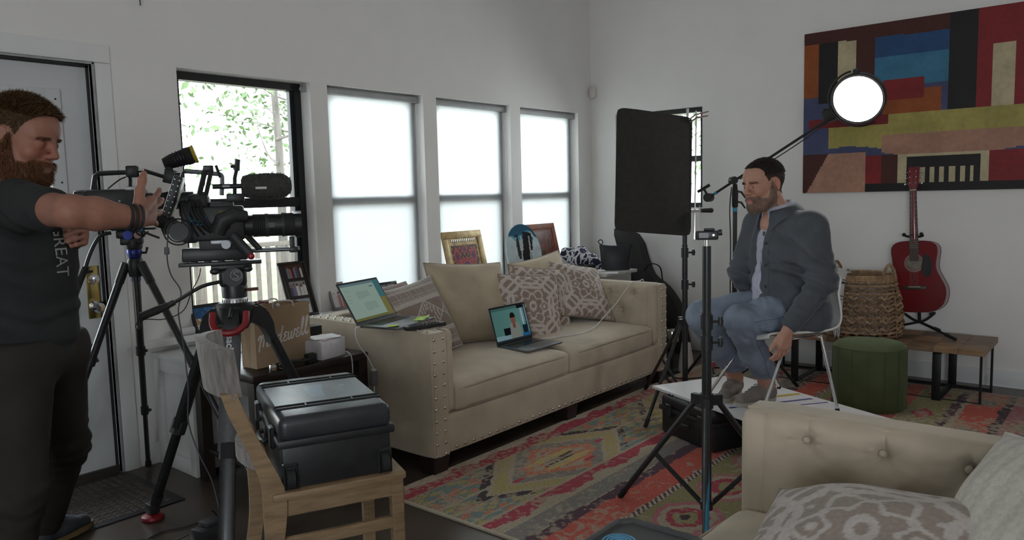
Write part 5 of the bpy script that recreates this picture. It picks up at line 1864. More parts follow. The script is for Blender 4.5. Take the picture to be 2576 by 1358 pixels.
def stand(name, label, c, top, hub, feet, rl, ru, low=.08, collars=(), knob_dir=(1, 0, 0), split=None, lr=.011):
    """light stand: telescoping column, hub, legs with braces"""
    t = thing(name, label, 'light stand', (c[0], c[1], 0), 'light stands')
    cx, cy = c
    split = split or hub + .3
    col = MB().cyl((cx, cy, low), (cx, cy, split), rl, n=18)
    col.build('lower_column', M_carbon, t)
    MB().cyl((cx, cy, split), (cx, cy, top), ru, n=16).build('upper_column', M_carbon, t)
    h = MB().cyl((cx, cy, hub - .03), (cx, cy, hub + .03), rl + .007, n=18)
    for fx, fy in feet:
        d = Vector((fx - cx, fy - cy, 0)).normalized()
        s = Vector((-d.y, d.x, 0))
        a = Vector((cx, cy, hub)) + d * (rl + .025)
        h.add([tuple(a + d * i + s * j + Vector((0, 0, k))) for i in (-.03, .022) for j in (-.012, .012) for k in (-.02, .022)], [(0, 1, 3, 2), (4, 6, 7, 5), (0, 4, 5, 1), (2, 3, 7, 6), (0, 2, 6, 4), (1, 5, 7, 3)])
    h.build('hub', M_gear, t)
    MB().cyl((cx, cy, low + .0), (cx, cy, low + .035), rl + .006, n=16).build('brace_hub', M_gear, t)
    for fx, fy in feet:
        d = Vector((fx - cx, fy - cy, 0)).normalized()
        a = Vector((cx, cy, hub - .005)) + d * (rl + .03)
        b = Vector((fx, fy, .013))
        lg = MB().tube([a, b], lr, 10).build('leg', M_carbon, t)
        e = b + (a - b).normalized() * .05
        MB().tube([e, b], [lr + .002, lr + .001], 10).build('rubber_foot', M_rubber, lg)
        m = a.lerp(b, .52)
        MB().tube([m, Vector((cx, cy, low + .018)) + d * (rl + .002)], lr * .8, 8).build('brace', M_carbon, t)
    kd = Vector(knob_dir).normalized()
    for z in collars:
        k = MB().cyl((cx, cy, z - .03), (cx, cy, z + .03), rl + .005, n=16)
        cl = k.build('collar', M_gear, t)
        p = Vector((cx, cy, z))
        kk = MB().tube([p + kd * rl, p + kd * (rl + .035)], .006, 8)
        kk.tube([p + kd * (rl + .035) + Vector((0, 0, -.018)), p + kd * (rl + .038), p + kd * (rl + .035) + Vector((0, 0, .020))], [.009, .011, .008], 8)
        kk.build('knob', M_gear, cl)
    return t
KD = (.768, .640, 0)
# --- foreground stand with a small recorder
st1 = stand('light_stand', 'slim black light stand with a blue-taped leg in front of the seated man', (2.70, -3.22), 1.165, .536, [(2.258, -3.18), (2.886, -3.62), (2.955, -2.857)], .0195, .0172, collars=(.775, .86), knob_dir=KD, split=.90, lr=.0125)
a, b = Vector((2.712, -3.252, .50)), Vector((2.880, -3.607, .04))
MB().tube([a.lerp(b, .05) + Vector((.008, -.006, .0105)), a.lerp(b, .5) + Vector((.011, -.006, .0105)), a.lerp(b, .92) + Vector((.008, -.006, .0105))], .008, 8).build('blue_tape', M_bluetape, st1)
MB().cyl((2.70, -3.22, 1.165), (2.70, -3.22, 1.19), .009, n=12).build('spigot', M_chrome, st1)
rec = thing('small_camera', 'small black camera perched on top of the slim foreground stand', 'camera', (2.70, -3.22, 1.19))
Mr = TR(2.702, -3.222, 1.19, rz=rad(24))
MB(Mr).rbox(-.044, .044, -.030, .030, .001, .036, .006, 2).build('body', M_gear, rec)
MB(Mr).rbox(-.030, .008, -.031, -.0295, .008, .030, .001, 1).build('rear_screen', mat('screen_off', (.05, .052, .055), .2), rec)
MB(Mr).rbox(-.012, .030, -.022, .016, .036, .046, .004, 2).build('top_plate', M_gear, rec)
MB(Mr).cyl((.044, -.005, .028), (.058, -.005, .030), .012, n=14).build('dial', M_gear2, rec)
MB(Mr).cyl((.026, -.031, .020), (.026, -.034, .020), .004, n=10).build('button', M_chrome, rec)

# --- black flag on its stand
st2 = stand('light_stand', 'tall black light stand behind the white platform carrying the black flag', (1.83, -1.71), 1.80, .565, [(1.832, -2.215), (1.395, -1.455), (2.265, -1.455)], .0175, .0145, collars=(.80, 1.0), knob_dir=KD, split=1.05)
fl = thing('black_flag', 'rectangular black fabric flag clamped to a stand before the back window', 'flag', (1.66, -1.78, 1.1))
TLc, TRc, BRc, BLc = (Vector(q) for q in ((1.578, -2.074, 1.884), (1.868, -1.679, 1.838), (1.893, -1.753, 1.106), (1.599, -2.150, 1.157)))
def flg(u, v):
    # rounded rectangle with softly uneven cloth edges
    x, y = 2 * u - 1, 2 * v - 1
    kx = 1 - .035 * max(0, (abs(y) - .90) / .10) ** 2
    ky = 1 - .030 * max(0, (abs(x) - .84) / .16) ** 2
    x2, y2 = x * kx, y * ky
    u2, v2 = (x2 + 1) / 2, (y2 + 1) / 2
    p = (BLc * (1 - u2) + BRc * u2) * (1 - v2) + (TLc * (1 - u2) + TRc * u2) * v2
    nrm = Vector((.79, -.61, 0))
    e = (1 - x * x) * (1 - y * y)
    return p + nrm * (.012 * e + .004 * math.sin(u * 9 + v * 5) * e) + Vector((0, 0, .006 * math.sin(u * 4 + 1) * (y2 > .9)))
MB().sheet(flg, 30, 36, thick=.012).build('cloth', mat('duvetyne', (.036, .034, .032), .95, var=.1, scale=30, bump=.08, bscale=200, spec=.2), fl, smooth=70)
MB().tube([TRc + Vector((.018, .014, .03)), BRc + Vector((.018, .014, -.02))], .005, 8).build('frame_rod', M_chrome, fl)
c1 = thing('spring_clamp', 'silver spring clamp gripping the top corner of the black flag', 'clamp', (1.82, -1.55, 1.86), 'clamps on the flag')
q = TRc + Vector((.0, .0, -.005))
MB().tube([q + Vector((-.012, -.03, -.02)), q + Vector((.02, .0, .012)), q + Vector((.075, .06, .030))], [.010, .012, .008], 8, flat=.5).build('upper_jaw', M_chrome, c1)
MB().tube([q + Vector((-.008, -.022, -.035)), q + Vector((.025, .008, -.005)), q + Vector((.072, .062, .004))], [.010, .012, .008], 8, flat=.5).build('lower_jaw', M_chrome, c1)
MB().cyl(q + Vector((-.02, -.025, .00)), q + Vector((-.02, -.025, .05)), .008, n=10).build('pin', mat('clear_plastic', (.5, .5, .5), .3), c1)
c2 = thing('spring_clamp', 'silver clamp with black handle on the lower side edge of the flag', 'clamp', (1.86, -1.57, 1.255), 'clamps on the flag')
q = Vector((1.918, -1.739, 1.261))
dr = Vector((.768, .64, 0))
MB().tube([q - dr * .03, q + dr * .03], .014, 8, flat=.7).build('jaw', M_chrome, c2)
MB().tube([q + dr * .03, q + dr * .095], [.012, .015], 10).ball(q + dr * .095, .015).build('handle', M_rubber, c2)

# --- boom stand with round LED
st3 = stand('light_stand', 'black boom stand behind the seated man with a blue band', (1.89, -1.10), 1.40, .50, [(1.45, -.98), (2.01, -1.54), (2.22, -.80)], .0165, .0145, collars=(), split=.9)
MB().cyl((1.89, -1.10, 1.235), (1.89, -1.10, 1.26), .0165, n=16).build('blue_band', M_bluetape, st3)
MB().tube([(1.89, -1.10, 1.265), (1.89, -1.10, 1.36), (1.89, -1.10, 1.42)], [.020, .021, .014], 14).build('grip_sleeve', M_rubber, st3)
for z in (1.30, 1.37):
    MB().tube([(1.905, -1.09, z), (1.925, -1.075, z - .005), (1.945, -1.06, z - .045)], [.007, .008, .005], 8).build('lever', M_gear, st3)
MB().tube(smoothpath([(1.872, -1.115, 1.40), (1.862, -1.12, 1.25), (1.868, -1.12, 1.05), (1.866, -1.118, .80), (1.868, -1.12, .55)], 5), .004, 6).build('power_cable', M_cable, st3)
bm = thing('boom_arm', 'black boom arm with grip head reaching over the seated man to the lamp', 'boom', (1.89, -1.10, 1.44))
pv = Vector((1.89, -1.10, 1.445))
ed = Vector((2.575, -1.045, 1.865))
bd = (ed - pv).normalized()
MB().tube([pv - bd * .20, ed], .0085, 10).build('pole', M_gear, bm)
MB().cyl(pv + Vector((-.02, .02, 0)) - Vector((.0, .03, 0)), pv + Vector((.012, -.035, 0)), .026, n=18).build('pivot_clamp', M_gear, bm)
MB().tube([pv - bd * .17, pv - bd * .148], .0105, 10).build('blue_ring', M_bluetape, bm)
gh = pv - bd * .215
MB().cyl(gh + Vector((0, .025, 0)), gh + Vector((0, -.025, 0)), .030, n=18).build('grip_head', M_gear, bm)
k = MB()
k.tube([gh, gh + Vector((-.038, 0, .062))], .009, 8)
k.tube([gh + Vector((-.038, 0, .062)) - Vector((.040, .01, .022)), gh + Vector((-.038, 0, .062)) + Vector((.040, .01, .024))], .011, 10)
k.build('tee_handle', M_gear, bm)
MB().tube(smoothpath([pv + bd * .05 + Vector((0, -.02, -.02)), pv + bd * .3 + Vector((0, -.02, -.035)), pv + bd * .6 + Vector((0, -.02, -.03)), ed + Vector((0, -.02, .0))], 5), .0035, 6).build('lamp_cable', M_cable, bm)
led = thing('round_led_lamp', 'glowing round LED lamp on the boom before the canvas', 'lamp', (2.67, -1.10, 1.905))
n_ = Vector((.02, -.93, -.36)).normalized()
Lc = Vector((2.665, -1.105, 1.907))
LM = Matrix.Translation(Lc) @ frame(n_).to_4x4()
MB(LM).lathe([(.0, .0), (.139, .0), (.139, .004), (.0, .008)], 56, cap=False).build('diffuser', emit_mat('led_panel', (1.0, .985, .96), 42.0), led)
MB(LM).lathe([(.139, .006), (.152, .010), (.157, .004), (.157, -.028), (.150, -.036), (.0, -.036), (.0, -.004), (.139, -.001)], 56, cap=False).build('housing', M_gear, led)
MB(LM).torus((0, 0, -.012), .172, .006, n=48, m=8, a0=rad(100), a1=rad(300)).build('yoke', M_gear, led)
MB(LM).rbox(-.016, .016, .150, .180, -.03, .004, .004).build('latch', M_gear2, led)
bx_ = Matrix.Translation(ed + Vector((-.045, .03, .0))) @ Matrix.Rotation(rad(-18), 4, 'Y')
MB(bx_).rbox(-.10, .10, -.035, .035, -.055, .025, .008).build('driver_box', M_gear, led)
for i in range(4):
    MB(bx_).cyl((-.07 + i * .045, -.038, .02), (-.07 + i * .045, -.045, .03), .008, n=10).build('control_knob', M_gear2, led)

# ================================================================== PLATFORM
pl = thing('platform_board', 'white board with yellow and purple tape stripes carrying the chair', 'board', (2.48, -2.11, .24))
cor = [(1.846, -2.158), (2.832, -2.604), (3.117, -2.07), (2.131, -1.624)]
MB().prism(cor, .236, .25).build('board', mat('white_foamboard', (.68, .67, .67), .45, var=.02), pl, smooth=0)
M_ytape = mat('yellow_tape', (.50, .33, .03), .5); M_ptape = mat('purple_tape', (.065, .05, .22), .5)
for (a, b, w_, m_) in (((2.345, -2.24), (2.60, -1.86), .030, M_ytape), ((2.405, -2.34), (2.69, -1.92), .020, M_ptape), ((2.60, -2.19), (2.78, -1.945), .012, M_ptape), ((2.30, -2.22), (2.34, -2.16), .010, M_ptape)):
    a, b = Vector((*a, .2503)), Vector((*b, .2503))
    s = Vector((-(b - a).y, (b - a).x, 0)).normalized() * w_ / 2
    MB().add([tuple(v + Vector((0, 0, k))) for k in (0, .0006) for v in (a - s, b - s, b + s, a + s)], [(0, 3, 2, 1), (4, 5, 6, 7), (0, 1, 5, 4), (1, 2, 6, 5), (2, 3, 7, 6), (3, 0, 4, 7)]).build('tape_stripe', m_, pl, smooth=0)
def hard_case(name, label, M, lx, ly, lz, lid=.35, wheels=False, ribs=True, worn=False, group='black hard cases'):
    """moulded equipment case; M origin at base centre, x long side, z up"""
    t = thing(name, label, 'case', M.translation, group)
    zl = lz * (1 - lid)
    MB(M).rbox(-lx / 2 + .008, lx / 2 - .008, -ly / 2 + .008, ly / 2 - .008, 0, zl - .004, .014, 2).build('lower_shell', M_plastic, t)
    l_ = MB(M).rbox(-lx / 2 + .003, lx / 2 - .003, -ly / 2 + .003, ly / 2 - .003, zl + .004, lz, .026, 3).build('lid', mat('case_lid_worn', (.035, .038, .042), .32, var=.2, scale=12, bump=.05, bscale=200) if worn else M_plastic, t)
    MB(M).rbox(-lx / 2 - .004, lx / 2 + .004, -ly / 2 - .004, ly / 2 + .004, zl - .014, zl + .014, .007, 2).build('rim', M_plastic, t)
    if ribs:
        for x in (-lx * .36, -lx * .30, lx * .24, lx * .30):
            MB(M).rbox(x - .004, x + .004, -ly / 2 + .012, ly / 2 - .012, lz - .003, lz + .005, .002, 1).build('rib', M_plastic, l_)
        for x in (-lx * .33, lx * .27):
            for y in (-ly * .20, ly * .22):
                MB(M).rbox(x - lx * .03, x + lx * .03, y - .003, y + .003, lz - .003, lz + .0045, .001, 1).build('cross_rib', M_plastic, l_)
    for sy in (-1, 1):
        for x in (-lx * .30, lx * .30):
            MB(M).rbox(x - .024, x + .024, *((ly / 2 - .004, ly / 2 + .014) if sy > 0 else (-ly / 2 - .014, -ly / 2 + .004)), zl - .035, zl + .035, .004, 1).build('latch', M_plastic, t)
    h = MB(M)
    h.tube(smoothpath([(lx * .10, -ly / 2 - .004, zl * .72), (lx * .09, -ly / 2 - .022, zl * .70), (-lx * .09, -ly / 2 - .022, zl * .70), (-lx * .10, -ly / 2 - .004, zl * .72)], 4), .009, 8)
    return t, h
Rb = rad(-24.3)
hard_case('equipment_case', 'black hard case under the left end of the white platform', TR(2.215, -2.155, .0095, rz=Rb), .46, .36, .226)[1].build('handle', M_plastic, bpy.data.objects['equipment_case'])
c_, h_ = hard_case('equipment_case', 'black hard case under the right end of the white platform', TR(2.735, -2.13, .0095, rz=Rb), .42, .36, .226)
h_.build('handle', M_plastic, c_)

# white shell chair
M_shell = mat('white_chair_plastic', (.66, .66, .62), .35, var=.02)
ch = thing('shell_chair', 'white plastic shell chair with crossed chrome legs on the platform', 'chair', (2.58, -2.13, .25))
fv, sv = Vector((-.55, -.835, 0)).normalized(), Vector((.835, -.55, 0)).normalized()
CO = Vector((2.592, -2.104, .25))
prof = smoothpath([(.235, 0, .375), (.225, 0, .398), (.15, 0, .402), (0, 0, .392), (-.12, 0, .394), (-.185, 0, .415), (-.215, 0, .47), (-.228, 0, .56), (-.245, 0, .66), (-.252, 0, .69)], 5)
def shell(u, v):
    k = v * (len(prof) - 1)
    i = min(int(k), len(prof) - 2)
    p = prof[i].lerp(prof[i + 1], k - i)
    x = 2 * u - 1
    back = min(1, max(0, (p.z - .40) / .2))
    hw = .205 - .02 * back - .02 * max(0, (v - .93) / .07) ** 2
    dish = .030 * abs(x) ** 2.5
    return CO + fv * (p.x + back * dish * 1.5) + sv * (x * hw) + Vector((0, 0, p.z + (1 - back) * dish - .01 * max(0, (v - .9) / .1) * x * x * 2))
MB().sheet(shell, 26, 44, thick=.010).build('shell', M_shell, ch, smooth=60)
cen = Vector((2.554, -2.176, .252))
def foot(x, y): return cen + (Vector((x, y, .252)) - cen) * .92 + Vector((0, 0, .007))
legs = [((2.648, -2.571), .05, .15), ((2.46, -1.78), .10, -.14), ((2.898, -2.075), -.10, .15), ((2.21, -2.276), .02, -.15)]
for (fx, fy), lf, ls in legs:
    top = CO + fv * lf + sv * ls + Vector((0, 0, .380))
    ft = foot(fx, fy)
    kn = top + (Vector((ft.x, ft.y, top.z)) - top) * .16
    lo = MB().tube(smoothpath([top, kn + Vector((0, 0, -.004)), kn.lerp(ft, .08), ft], 4), .0085, 10).build('leg', M_chrome, ch)
    MB().lathe([(.011, 0), (.012, .006), (.009, .014), (0, .015)], 12, Matrix.Translation((ft.x, ft.y, .251)), cap=False).build('foot_glide', M_rubber, lo)
for ls in (.15, -.15):
    MB().tube([CO + fv * .10 + sv * ls + Vector((0, 0, .381)), CO - fv * .12 + sv * ls + Vector((0, 0, .381))], .008, 8).build('seat_rail', M_chrome, ch)

# ------------------------------------------------------------------ floor items by the flag stand
v = thing('white_vase', 'white tapered vase on the floor beside the far sofa arm', 'vase', (1.36, -.79, 0))
MB(TR(1.365, -.785, .0)).lathe([(.0, .001), (.058, .001), (.062, .01), (.054, .09), (.042, .17), (.034, .225), (.030, .228), (.028, .20), (.0, .19)], 28, cap=False).build('body', mat('white_ceramic', (.58, .55, .53), .35), v, smooth=50)
MB(TR(1.365, -.785, .0)).torus((0, 0, .005), .058, .004, n=28, m=6).build('foot_ring', M_rubber, v)
lt = thing('chrome_lamp', 'small chrome canister lamp on the floor behind the far sofa arm', 'lamp', (1.272, -.83, 0))
MB(TR(1.272, -.83, 0)).lathe([(.0, .235), (.046, .235), (.048, .24), (.048, .325), (.044, .332), (.0, .334)], 28, cap=False).build('canister', M_chrome, lt, smooth=50)
MB(TR(1.272, -.83, 0)).lathe([(.0, .0), (.06, .0), (.06, .012), (.014, .02), (.014, .235), (.0, .235)], 20, cap=False).build('base', M_gear, lt, smooth=50)
MB(TR(1.272, -.83, 0)).torus((0, 0, .325), .048, .0025, n=28, m=6).build('rim', M_chrome, lt)
fc = thing('floor_cables', 'tangled black cables on the floor by the flag stand', 'cable', (1.45, -.75, .01))
MB().tube(smoothpath([(1.15, -.70, .012), (1.30, -.95, .013), (1.45, -1.05, .013), (1.60, -.90, .013), (1.75, -.75, .013), (1.70, -.55, .013), (1.52, -.62, .02), (1.60, -.80, .021)], 6), .005, 6).build('cable', M_cable, fc)

# ================================================================== CHAIR WITH WHEELED CASE
wd = mat('weathered_oak', (.25, .165, .09), .55, var=.25, scale=10, aniso=(1, 1, 7), bump=.05, bscale=60)
wd2 = mat('weathered_oak_grey', (.26, .235, .22), .6, var=.3, scale=14, aniso=(4, 4, 1), bump=.06, bscale=70)
dcn = thing('dining_chair', 'light oak dining chair holding the wheeled hard case', 'chair', (1.82, -4.46, 0))
dv, wv = Vector((.415, .910, 0)).normalized(), Vector((-.910, .415, 0)).normalized()
DM = basis((1.955, -4.745, 0), dv, wv, (0, 0, 1))          # x to the seat front, y across (0 = near side), z up
SW, SD_ = .445, .415
MB(DM).rbox(-.005, SD_ + .02, -.012, SW + .012, .435, .462, .008, 2).build('seat', wd, dcn)
for y in (0.0, SW - .042):
    MB(DM).rbox(.385, .428, y, y + .042, 0, .436, .004, 1).build('front_leg', wd, dcn)
def post(y):
    pts = smoothpath([(-.055, 0, .0), (-.012, 0, .22), (.004, 0, .42), (-.006, 0, .50), (-.050, 0, .62), (-.095, 0, .73), (-.114, 0, .80)], 5)
    hw = [.024 + .012 * math.exp(-((p.z - .42) / .12) ** 2) for p in pts]
    vs, fs = [], []
    for p, h in zip(pts, hw):
        vs += [(p.x - h, y, p.z), (p.x + h, y, p.z), (p.x + h, y + .034, p.z), (p.x - h, y + .034, p.z)]
    n = len(pts)
    for i in range(n - 1):
        for j in range(4):
            a, b = i * 4 + j, i * 4 + (j + 1) % 4
            fs.append((a, b, b + 4, a + 4))
    fs += [(3, 2, 1, 0), tuple(range(4 * n - 4, 4 * n))]
    return vs, fs
for y in (0.0, SW - .034):
    vs, fs = post(y)
    MB(DM).add(vs, fs).build('back_post', wd, dcn, smooth=25)
def crest(u, v):
    y = -.004 + u * (SW + .008)
    b = 1 - (2 * u - 1) ** 2
    return (-.104 - .070 * b - .016 * v, y, .782 + v * .150 + .012 * b * v)
MB(DM).sheet(crest, 24, 8, thick=-.034).build('crest_rail', wd2, dcn, smooth=50)
def lumbar(u, v):
    y = .034 + u * (SW - .068)
    b = 1 - (2 * u - 1) ** 2
    return (-.036 - .05 * b, y, .53 + v * .05)
MB(DM).sheet(lumbar, 20, 4, thick=-.022).build('lower_back_rail', wd2, dcn, smooth=50)
MB(DM).rbox(.03, .39, .008, .030, .375, .436, .003, 1).build('side_apron', wd, dcn)
MB(DM).rbox(.03, .39, SW - .030, SW - .008, .375, .436, .003, 1).build('side_apron', wd, dcn)
MB(DM).rbox(.395, .418, .04, SW - .04, .375, .436, .003, 1).build('front_apron', wd, dcn)
for y in (.008, SW - .030):
    MB(DM).rbox(-.02, .39, y, y + .022, .262, .302, .003, 1).build('stretcher', wd, dcn)
# wheeled case on the seat: long side runs across the chair
CM = basis((2.008, -4.566, .463), -wv, dv, (0, 0, 1)) @ Matrix.Translation((-.255, .026, 0))
cs, hh = hard_case('wheeled_case', 'large black wheeled hard case with scuffed lid on the oak chair', CM, .57, .375, .238, lid=.36, worn=True)
hh.build('handle', M_plastic, cs)
for y in (-.155, .155):
    wl = MB(CM).cyl((.268, y - .013, .036), (.268, y + .013, .036), .035, n=20).build('wheel', M_rubber, cs)
    MB(CM).rbox(.245, .283, y - .024, y - .015, .0, .085, .004, 1).rbox(.245, .283, y + .015, y + .024, .0, .085, .004, 1).rbox(.245, .283, y - .024, y + .024, .074, .088, .004, 1).build('wheel_housing', M_plastic, cs)
def patch_cols():
    h, w = 40, 60
    y, x = np.mgrid[0:h, 0:w]
    n = value_noise((h, w), 7, 4)
    C = np.empty((h, w, 3)); C[:] = (.045, .055, .06)
    C[n > .55] = (.06, .075, .085)
    C[(x > 22) & (x < 33 + 8 * (n - .5)) & (y > 8) & (y < 34) & (n > .22)] = (.075, .15, .21)
    C[(np.hypot(x - 46, y - 25) < 2)] = (.08, .18, .25)
    C[(x > 8) & (x < 18) & (y > 6) & (y < 14) & (n > .5)] = (.13, .09, .07)
    return C
R3 = CM.to_3x3()
color_grid('tape_residue', patch_cols(), CM @ Vector((.118, -.17, .2386)), R3 @ Vector((0, .34, 0)), R3 @ Vector((-.27, 0, 0)), mat('tape_residue', (1, 1, 1), .35, var=.1, attr='Col'), cs)

# ================================================================== RUGGED MONITOR CASE (bottom edge, on the near sofa seat)
mc = thing('rugged_field_case', 'rugged dark grey case with blue swirl emblem at the bottom edge', 'case', (3.17, -4.62, .47))
MM = TR(3.165, -4.62, .468)
w2, l2 = .118, .20
outl = [(-w2, l2 - .03), (-w2 + .025, l2), (w2 - .03, l2), (w2, l2 - .03), (w2, -l2), (-w2, -l2)]
MB(MM).prism(outl, .0, .085).build('body', mat('case_grey', (.06, .06, .062), .5, var=.1), mc, smooth=20)
inn = [(x * .84, y * .9) for x, y in outl]
MB(MM).prism(inn, .085, .0865).build('lid_panel', mat('case_panel', (.045, .045, .046), .5), mc, smooth=20)
rg = MB(MM)
for a, b in zip(outl, outl[1:] + outl[:1]):
    rg.tube([(*a, .083), (*b, .083)], .011, 8)
rg.build('bumper_rim', mat('case_bumper', (.075, .075, .077), .55), mc)
for (x, y) in ((-w2 - .006, .14), (-w2 - .006, .07), (.0, l2 + .006), (.05, l2 + .006), (-w2 - .006, -.02)):
    MB(MM).rbox(x - .010, x + .010, y - .014, y + .014, .055, .088, .004, 1).build('latch', M_plastic, mc)
M_swirl = mat('blue_emblem', (.10, .32, .50), .5)
for r, a0, a1 in ((.040, -30, 250), (.031, 20, 300), (.022, -60, 220), (.012, 0, 270)):
    MB(MM @ TR(-.055, .075, .0872)).torus((0, 0, 0), r, .0028, n=28, m=6, a0=rad(a0), a1=rad(a1)).build('swirl_emblem', M_swirl, mc)
MB(MM).rbox(.03, .05, .07, .15, .0865, .0885, .001, 1).build('marker_strip', mat('white_paper', (.66, .66, .65), .7), mc)
# ================================================================== CINEMA CAMERA ON FLUID-HEAD TRIPOD
gx = Vector((.53, .85, 0)).normalized()
gy = Vector((-gx.y, gx.x, 0))
SM = basis((1.113, -4.352, 1.134), gx, gy, (0, 0, 1))      # x lens direction, y away from us, z up; origin on the head plate
KX, KZ = .001755, .001666
def S(px, py, y=0.0):
    return ((px - 590) * KX, y, -(py - 660) * KZ)
tp = thing('video_tripod', 'heavy black video tripod with red spreader loop holding the cinema camera', 'tripod', (1.113, -4.352, 0), 'camera tripods')
hubc = Vector((1.113, -4.352, .905))
feet = [Vector((.722, -4.584, .03)), Vector((1.475, -4.665, .03)), Vector((1.22, -3.88, .03))]
MB(Matrix.Translation(hubc)).lathe([(.0, -.05), (.045, -.05), (.062, -.02), (.075, .02), (.078, .05), (.066, .062), (.05, .064), (.0, .064)], 28, cap=False).build('bowl', M_gear, tp, smooth=45)
for i, f in enumerate(feet):
    d = (f - hubc); d.z = 0; d.normalize()
    s = Vector((-d.y, d.x, 0))
    sh = hubc + d * .095 + Vector((0, 0, -.005))
    shd = MB()
    hw = .040 if i != 1 else .026
    vs_, fs_ = [], []
    for (o_, zt, zb) in ((.03, .050, -.02), (.085, .040, -.03), (.125, .012, -.06), (.145, -.035, -.10), (.150, -.085, -.13)):
        for sg in (-1, 1):
            vs_ += [tuple(hubc + d * o_ + s * sg * hw + Vector((0, 0, zt))), tuple(hubc + d * (o_ - .02) + s * sg * hw + Vector((0, 0, zb)))]
    for k_ in range(4):
        a_, b_ = k_ * 4, k_ * 4 + 4
        fs_ += [(a_, a_ + 2, b_ + 2, b_), (a_ + 3, a_ + 1, b_ + 1, b_ + 3), (a_ + 1, a_, b_, b_ + 1), (a_ + 2, a_ + 3, b_ + 3, b_ + 2)]
    fs_ += [(0, 1, 3, 2), (16, 18, 19, 17)]
    shd.add(vs_, fs_)
    shd.tube([hubc + d * .04 + Vector((0, 0, .05)), hubc + d * .088 + Vector((0, 0, .042)), hubc + d * .128 + Vector((0, 0, .014))], .008, 8)
    so = shd.build('leg_shoulder', M_gear, tp)
    top = hubc + d * .125 + Vector((0, 0, -.05))
    mid = top.lerp(f, .52)
    ax = (f - top).normalized()
    def flatbar(a, b, hw, hd):
        o = MB()
        q = ax.cross(s).normalized()
        vs = [tuple(p + s * i_ * hw + q * j_ * hd) for p in (a, b) for (i_, j_) in ((-1, -.6), (-.6, -1), (.6, -1), (1, -.6), (1, .6), (.6, 1), (-.6, 1), (-1, .6))]
        fs = [tuple(range(8))[::-1], tuple(range(8, 16))] + [(k, (k + 1) % 8, 8 + (k + 1) % 8, 8 + k) for k in range(8)]
        return o.add(vs, fs)
    lo = flatbar(top, mid, .038, .017).build('leg', M_carbon if i != 1 else mat('grey_carbon', (.075, .077, .08), .35, var=.15, scale=60), tp, smooth=50)
    MB().tube([mid - ax * .03, mid + ax * .03], .034, 8).build('clamp', M_gear, lo)
    flatbar(mid, f - ax * .05, .029, .013).build('lower_section', M_carbon, lo, smooth=50)
    ft = MB().tube([f - ax * .085, f - ax * .02], [.026, .020], 10)
    ft.rbox(-.03, .03, -.022, .022, .03, .075, .006, 2, Matrix.Translation((f.x, f.y, .0)))
    ft.build('foot_joint', M_gear, lo)
    MB(TR(f.x, f.y, .0)).lathe([(.0, .001), (.044, .001), (.048, .008), (.046, .018), (.03, .026), (.0, .027)], 24, cap=False).build('red_foot_pad', M_redp, lo)
# red pull-up loop in front of the hub
dcm = (feet[1] - hubc); dcm.z = 0; dcm.normalize()
scm = Vector((-dcm.y, dcm.x, 0))
lp = [hubc + dcm * .135 + scm * a + Vector((0, 0, z + .042)) + dcm * e for a, z, e in ((-.065, -.005, -.01), (-.062, -.05, .015), (-.035, -.075, .035), (0, -.082, .042), (.035, -.075, .035), (.062, -.05, .015), (.065, -.005, -.01))]
MB().tube(smoothpath(lp, 4), .014, 8).build('red_loop', M_redp, tp)
# lettering on the near leg
ax1 = (feet[1] - (hubc + dcm * .125 + Vector((0, 0, -.05)))).normalized()
tleg = hubc + dcm * .125 + Vector((0, 0, -.05)) + ax1 * .012
nout = scm.cross(ax1).normalized()
if nout.dot(Vector((4.05, -6.04, 1.39)) - tleg) < 0: nout = -nout
TM = basis(tleg + nout * .0178, ax1, nout.cross(ax1), nout)
text_mesh('leg_lettering', 'sachtler', .040, TM, mat('white_print', (.62, .62, .62), .5), tp, offset=.0008)
# fluid head
hd = thing('fluid_head', 'black fluid head with a silver levelling ring and circled S emblem', 'tripod head', (1.113, -4.352, .97))
MB(SM).lathe([(.0, -.165), (.046, -.165), (.046, -.130), (.0, -.130)], 28, cap=False).build('half_ball_neck', M_gear, hd, smooth=45)
MB(SM).lathe([(.0, -.172), (.049, -.172), (.050, -.148), (.048, -.145), (.0, -.145)], 32, cap=False).build('levelling_ring', mat('satin_silver', (.45, .45, .45), .4, .8), hd, smooth=45)
for i in range(22):
    a = 2 * math.pi * i / 22
    MB(SM).rbox(.0495 * math.cos(a) - .0015, .0495 * math.cos(a) + .0015, .0495 * math.sin(a) - .0015, .0495 * math.sin(a) + .0015, -.168, -.152, .0005, 1).build('tick_mark', M_gear, hd)
MB(SM).lathe([(.0, -.145), (.050, -.145), (.052, -.10), (.048, -.085), (.0, -.085)], 28, cap=False).build('pan_drum', M_gear, hd, smooth=45)
MB(SM).rbox(-.058, .052, -.042, .042, -.10, -.022, .018, 3).build('tilt_body', M_gear, hd)
MB(SM).cyl((.0, -.060, -.055), (.0, .060, -.055), .040, n=28).build('tilt_drum', M_gear2, hd)
MB(SM).rbox(-.085, .075, -.04, .04, -.026, -.006, .006, 2).build('top_clamp', M_gear, hd)
for (x, z) in ((-.07, -.03), (.058, -.025)):
    MB(SM).ball((x, -.045, z), (.02, .012, .014), 10, 6).build('clamp_knob', M_gear, hd)
MB(SM).tube([(.05, -.02, -.115), (.095, -.03, -.112)], .007, 8).build('brake_lever', mat('rust_lever', (.10, .04, .025), .5), hd)
em = MB(SM)
em.torus((.012, -.0612, -.048), .0215, .0018, axis='y', n=32, m=6)
em.tube(smoothpath([(.023, -.0612, -.037), (.012, -.0612, -.034), (.002, -.0612, -.040), (.012, -.0612, -.048), (.022, -.0612, -.056), (.012, -.0612, -.062), (.001, -.0612, -.059)], 5), .0024, 6)
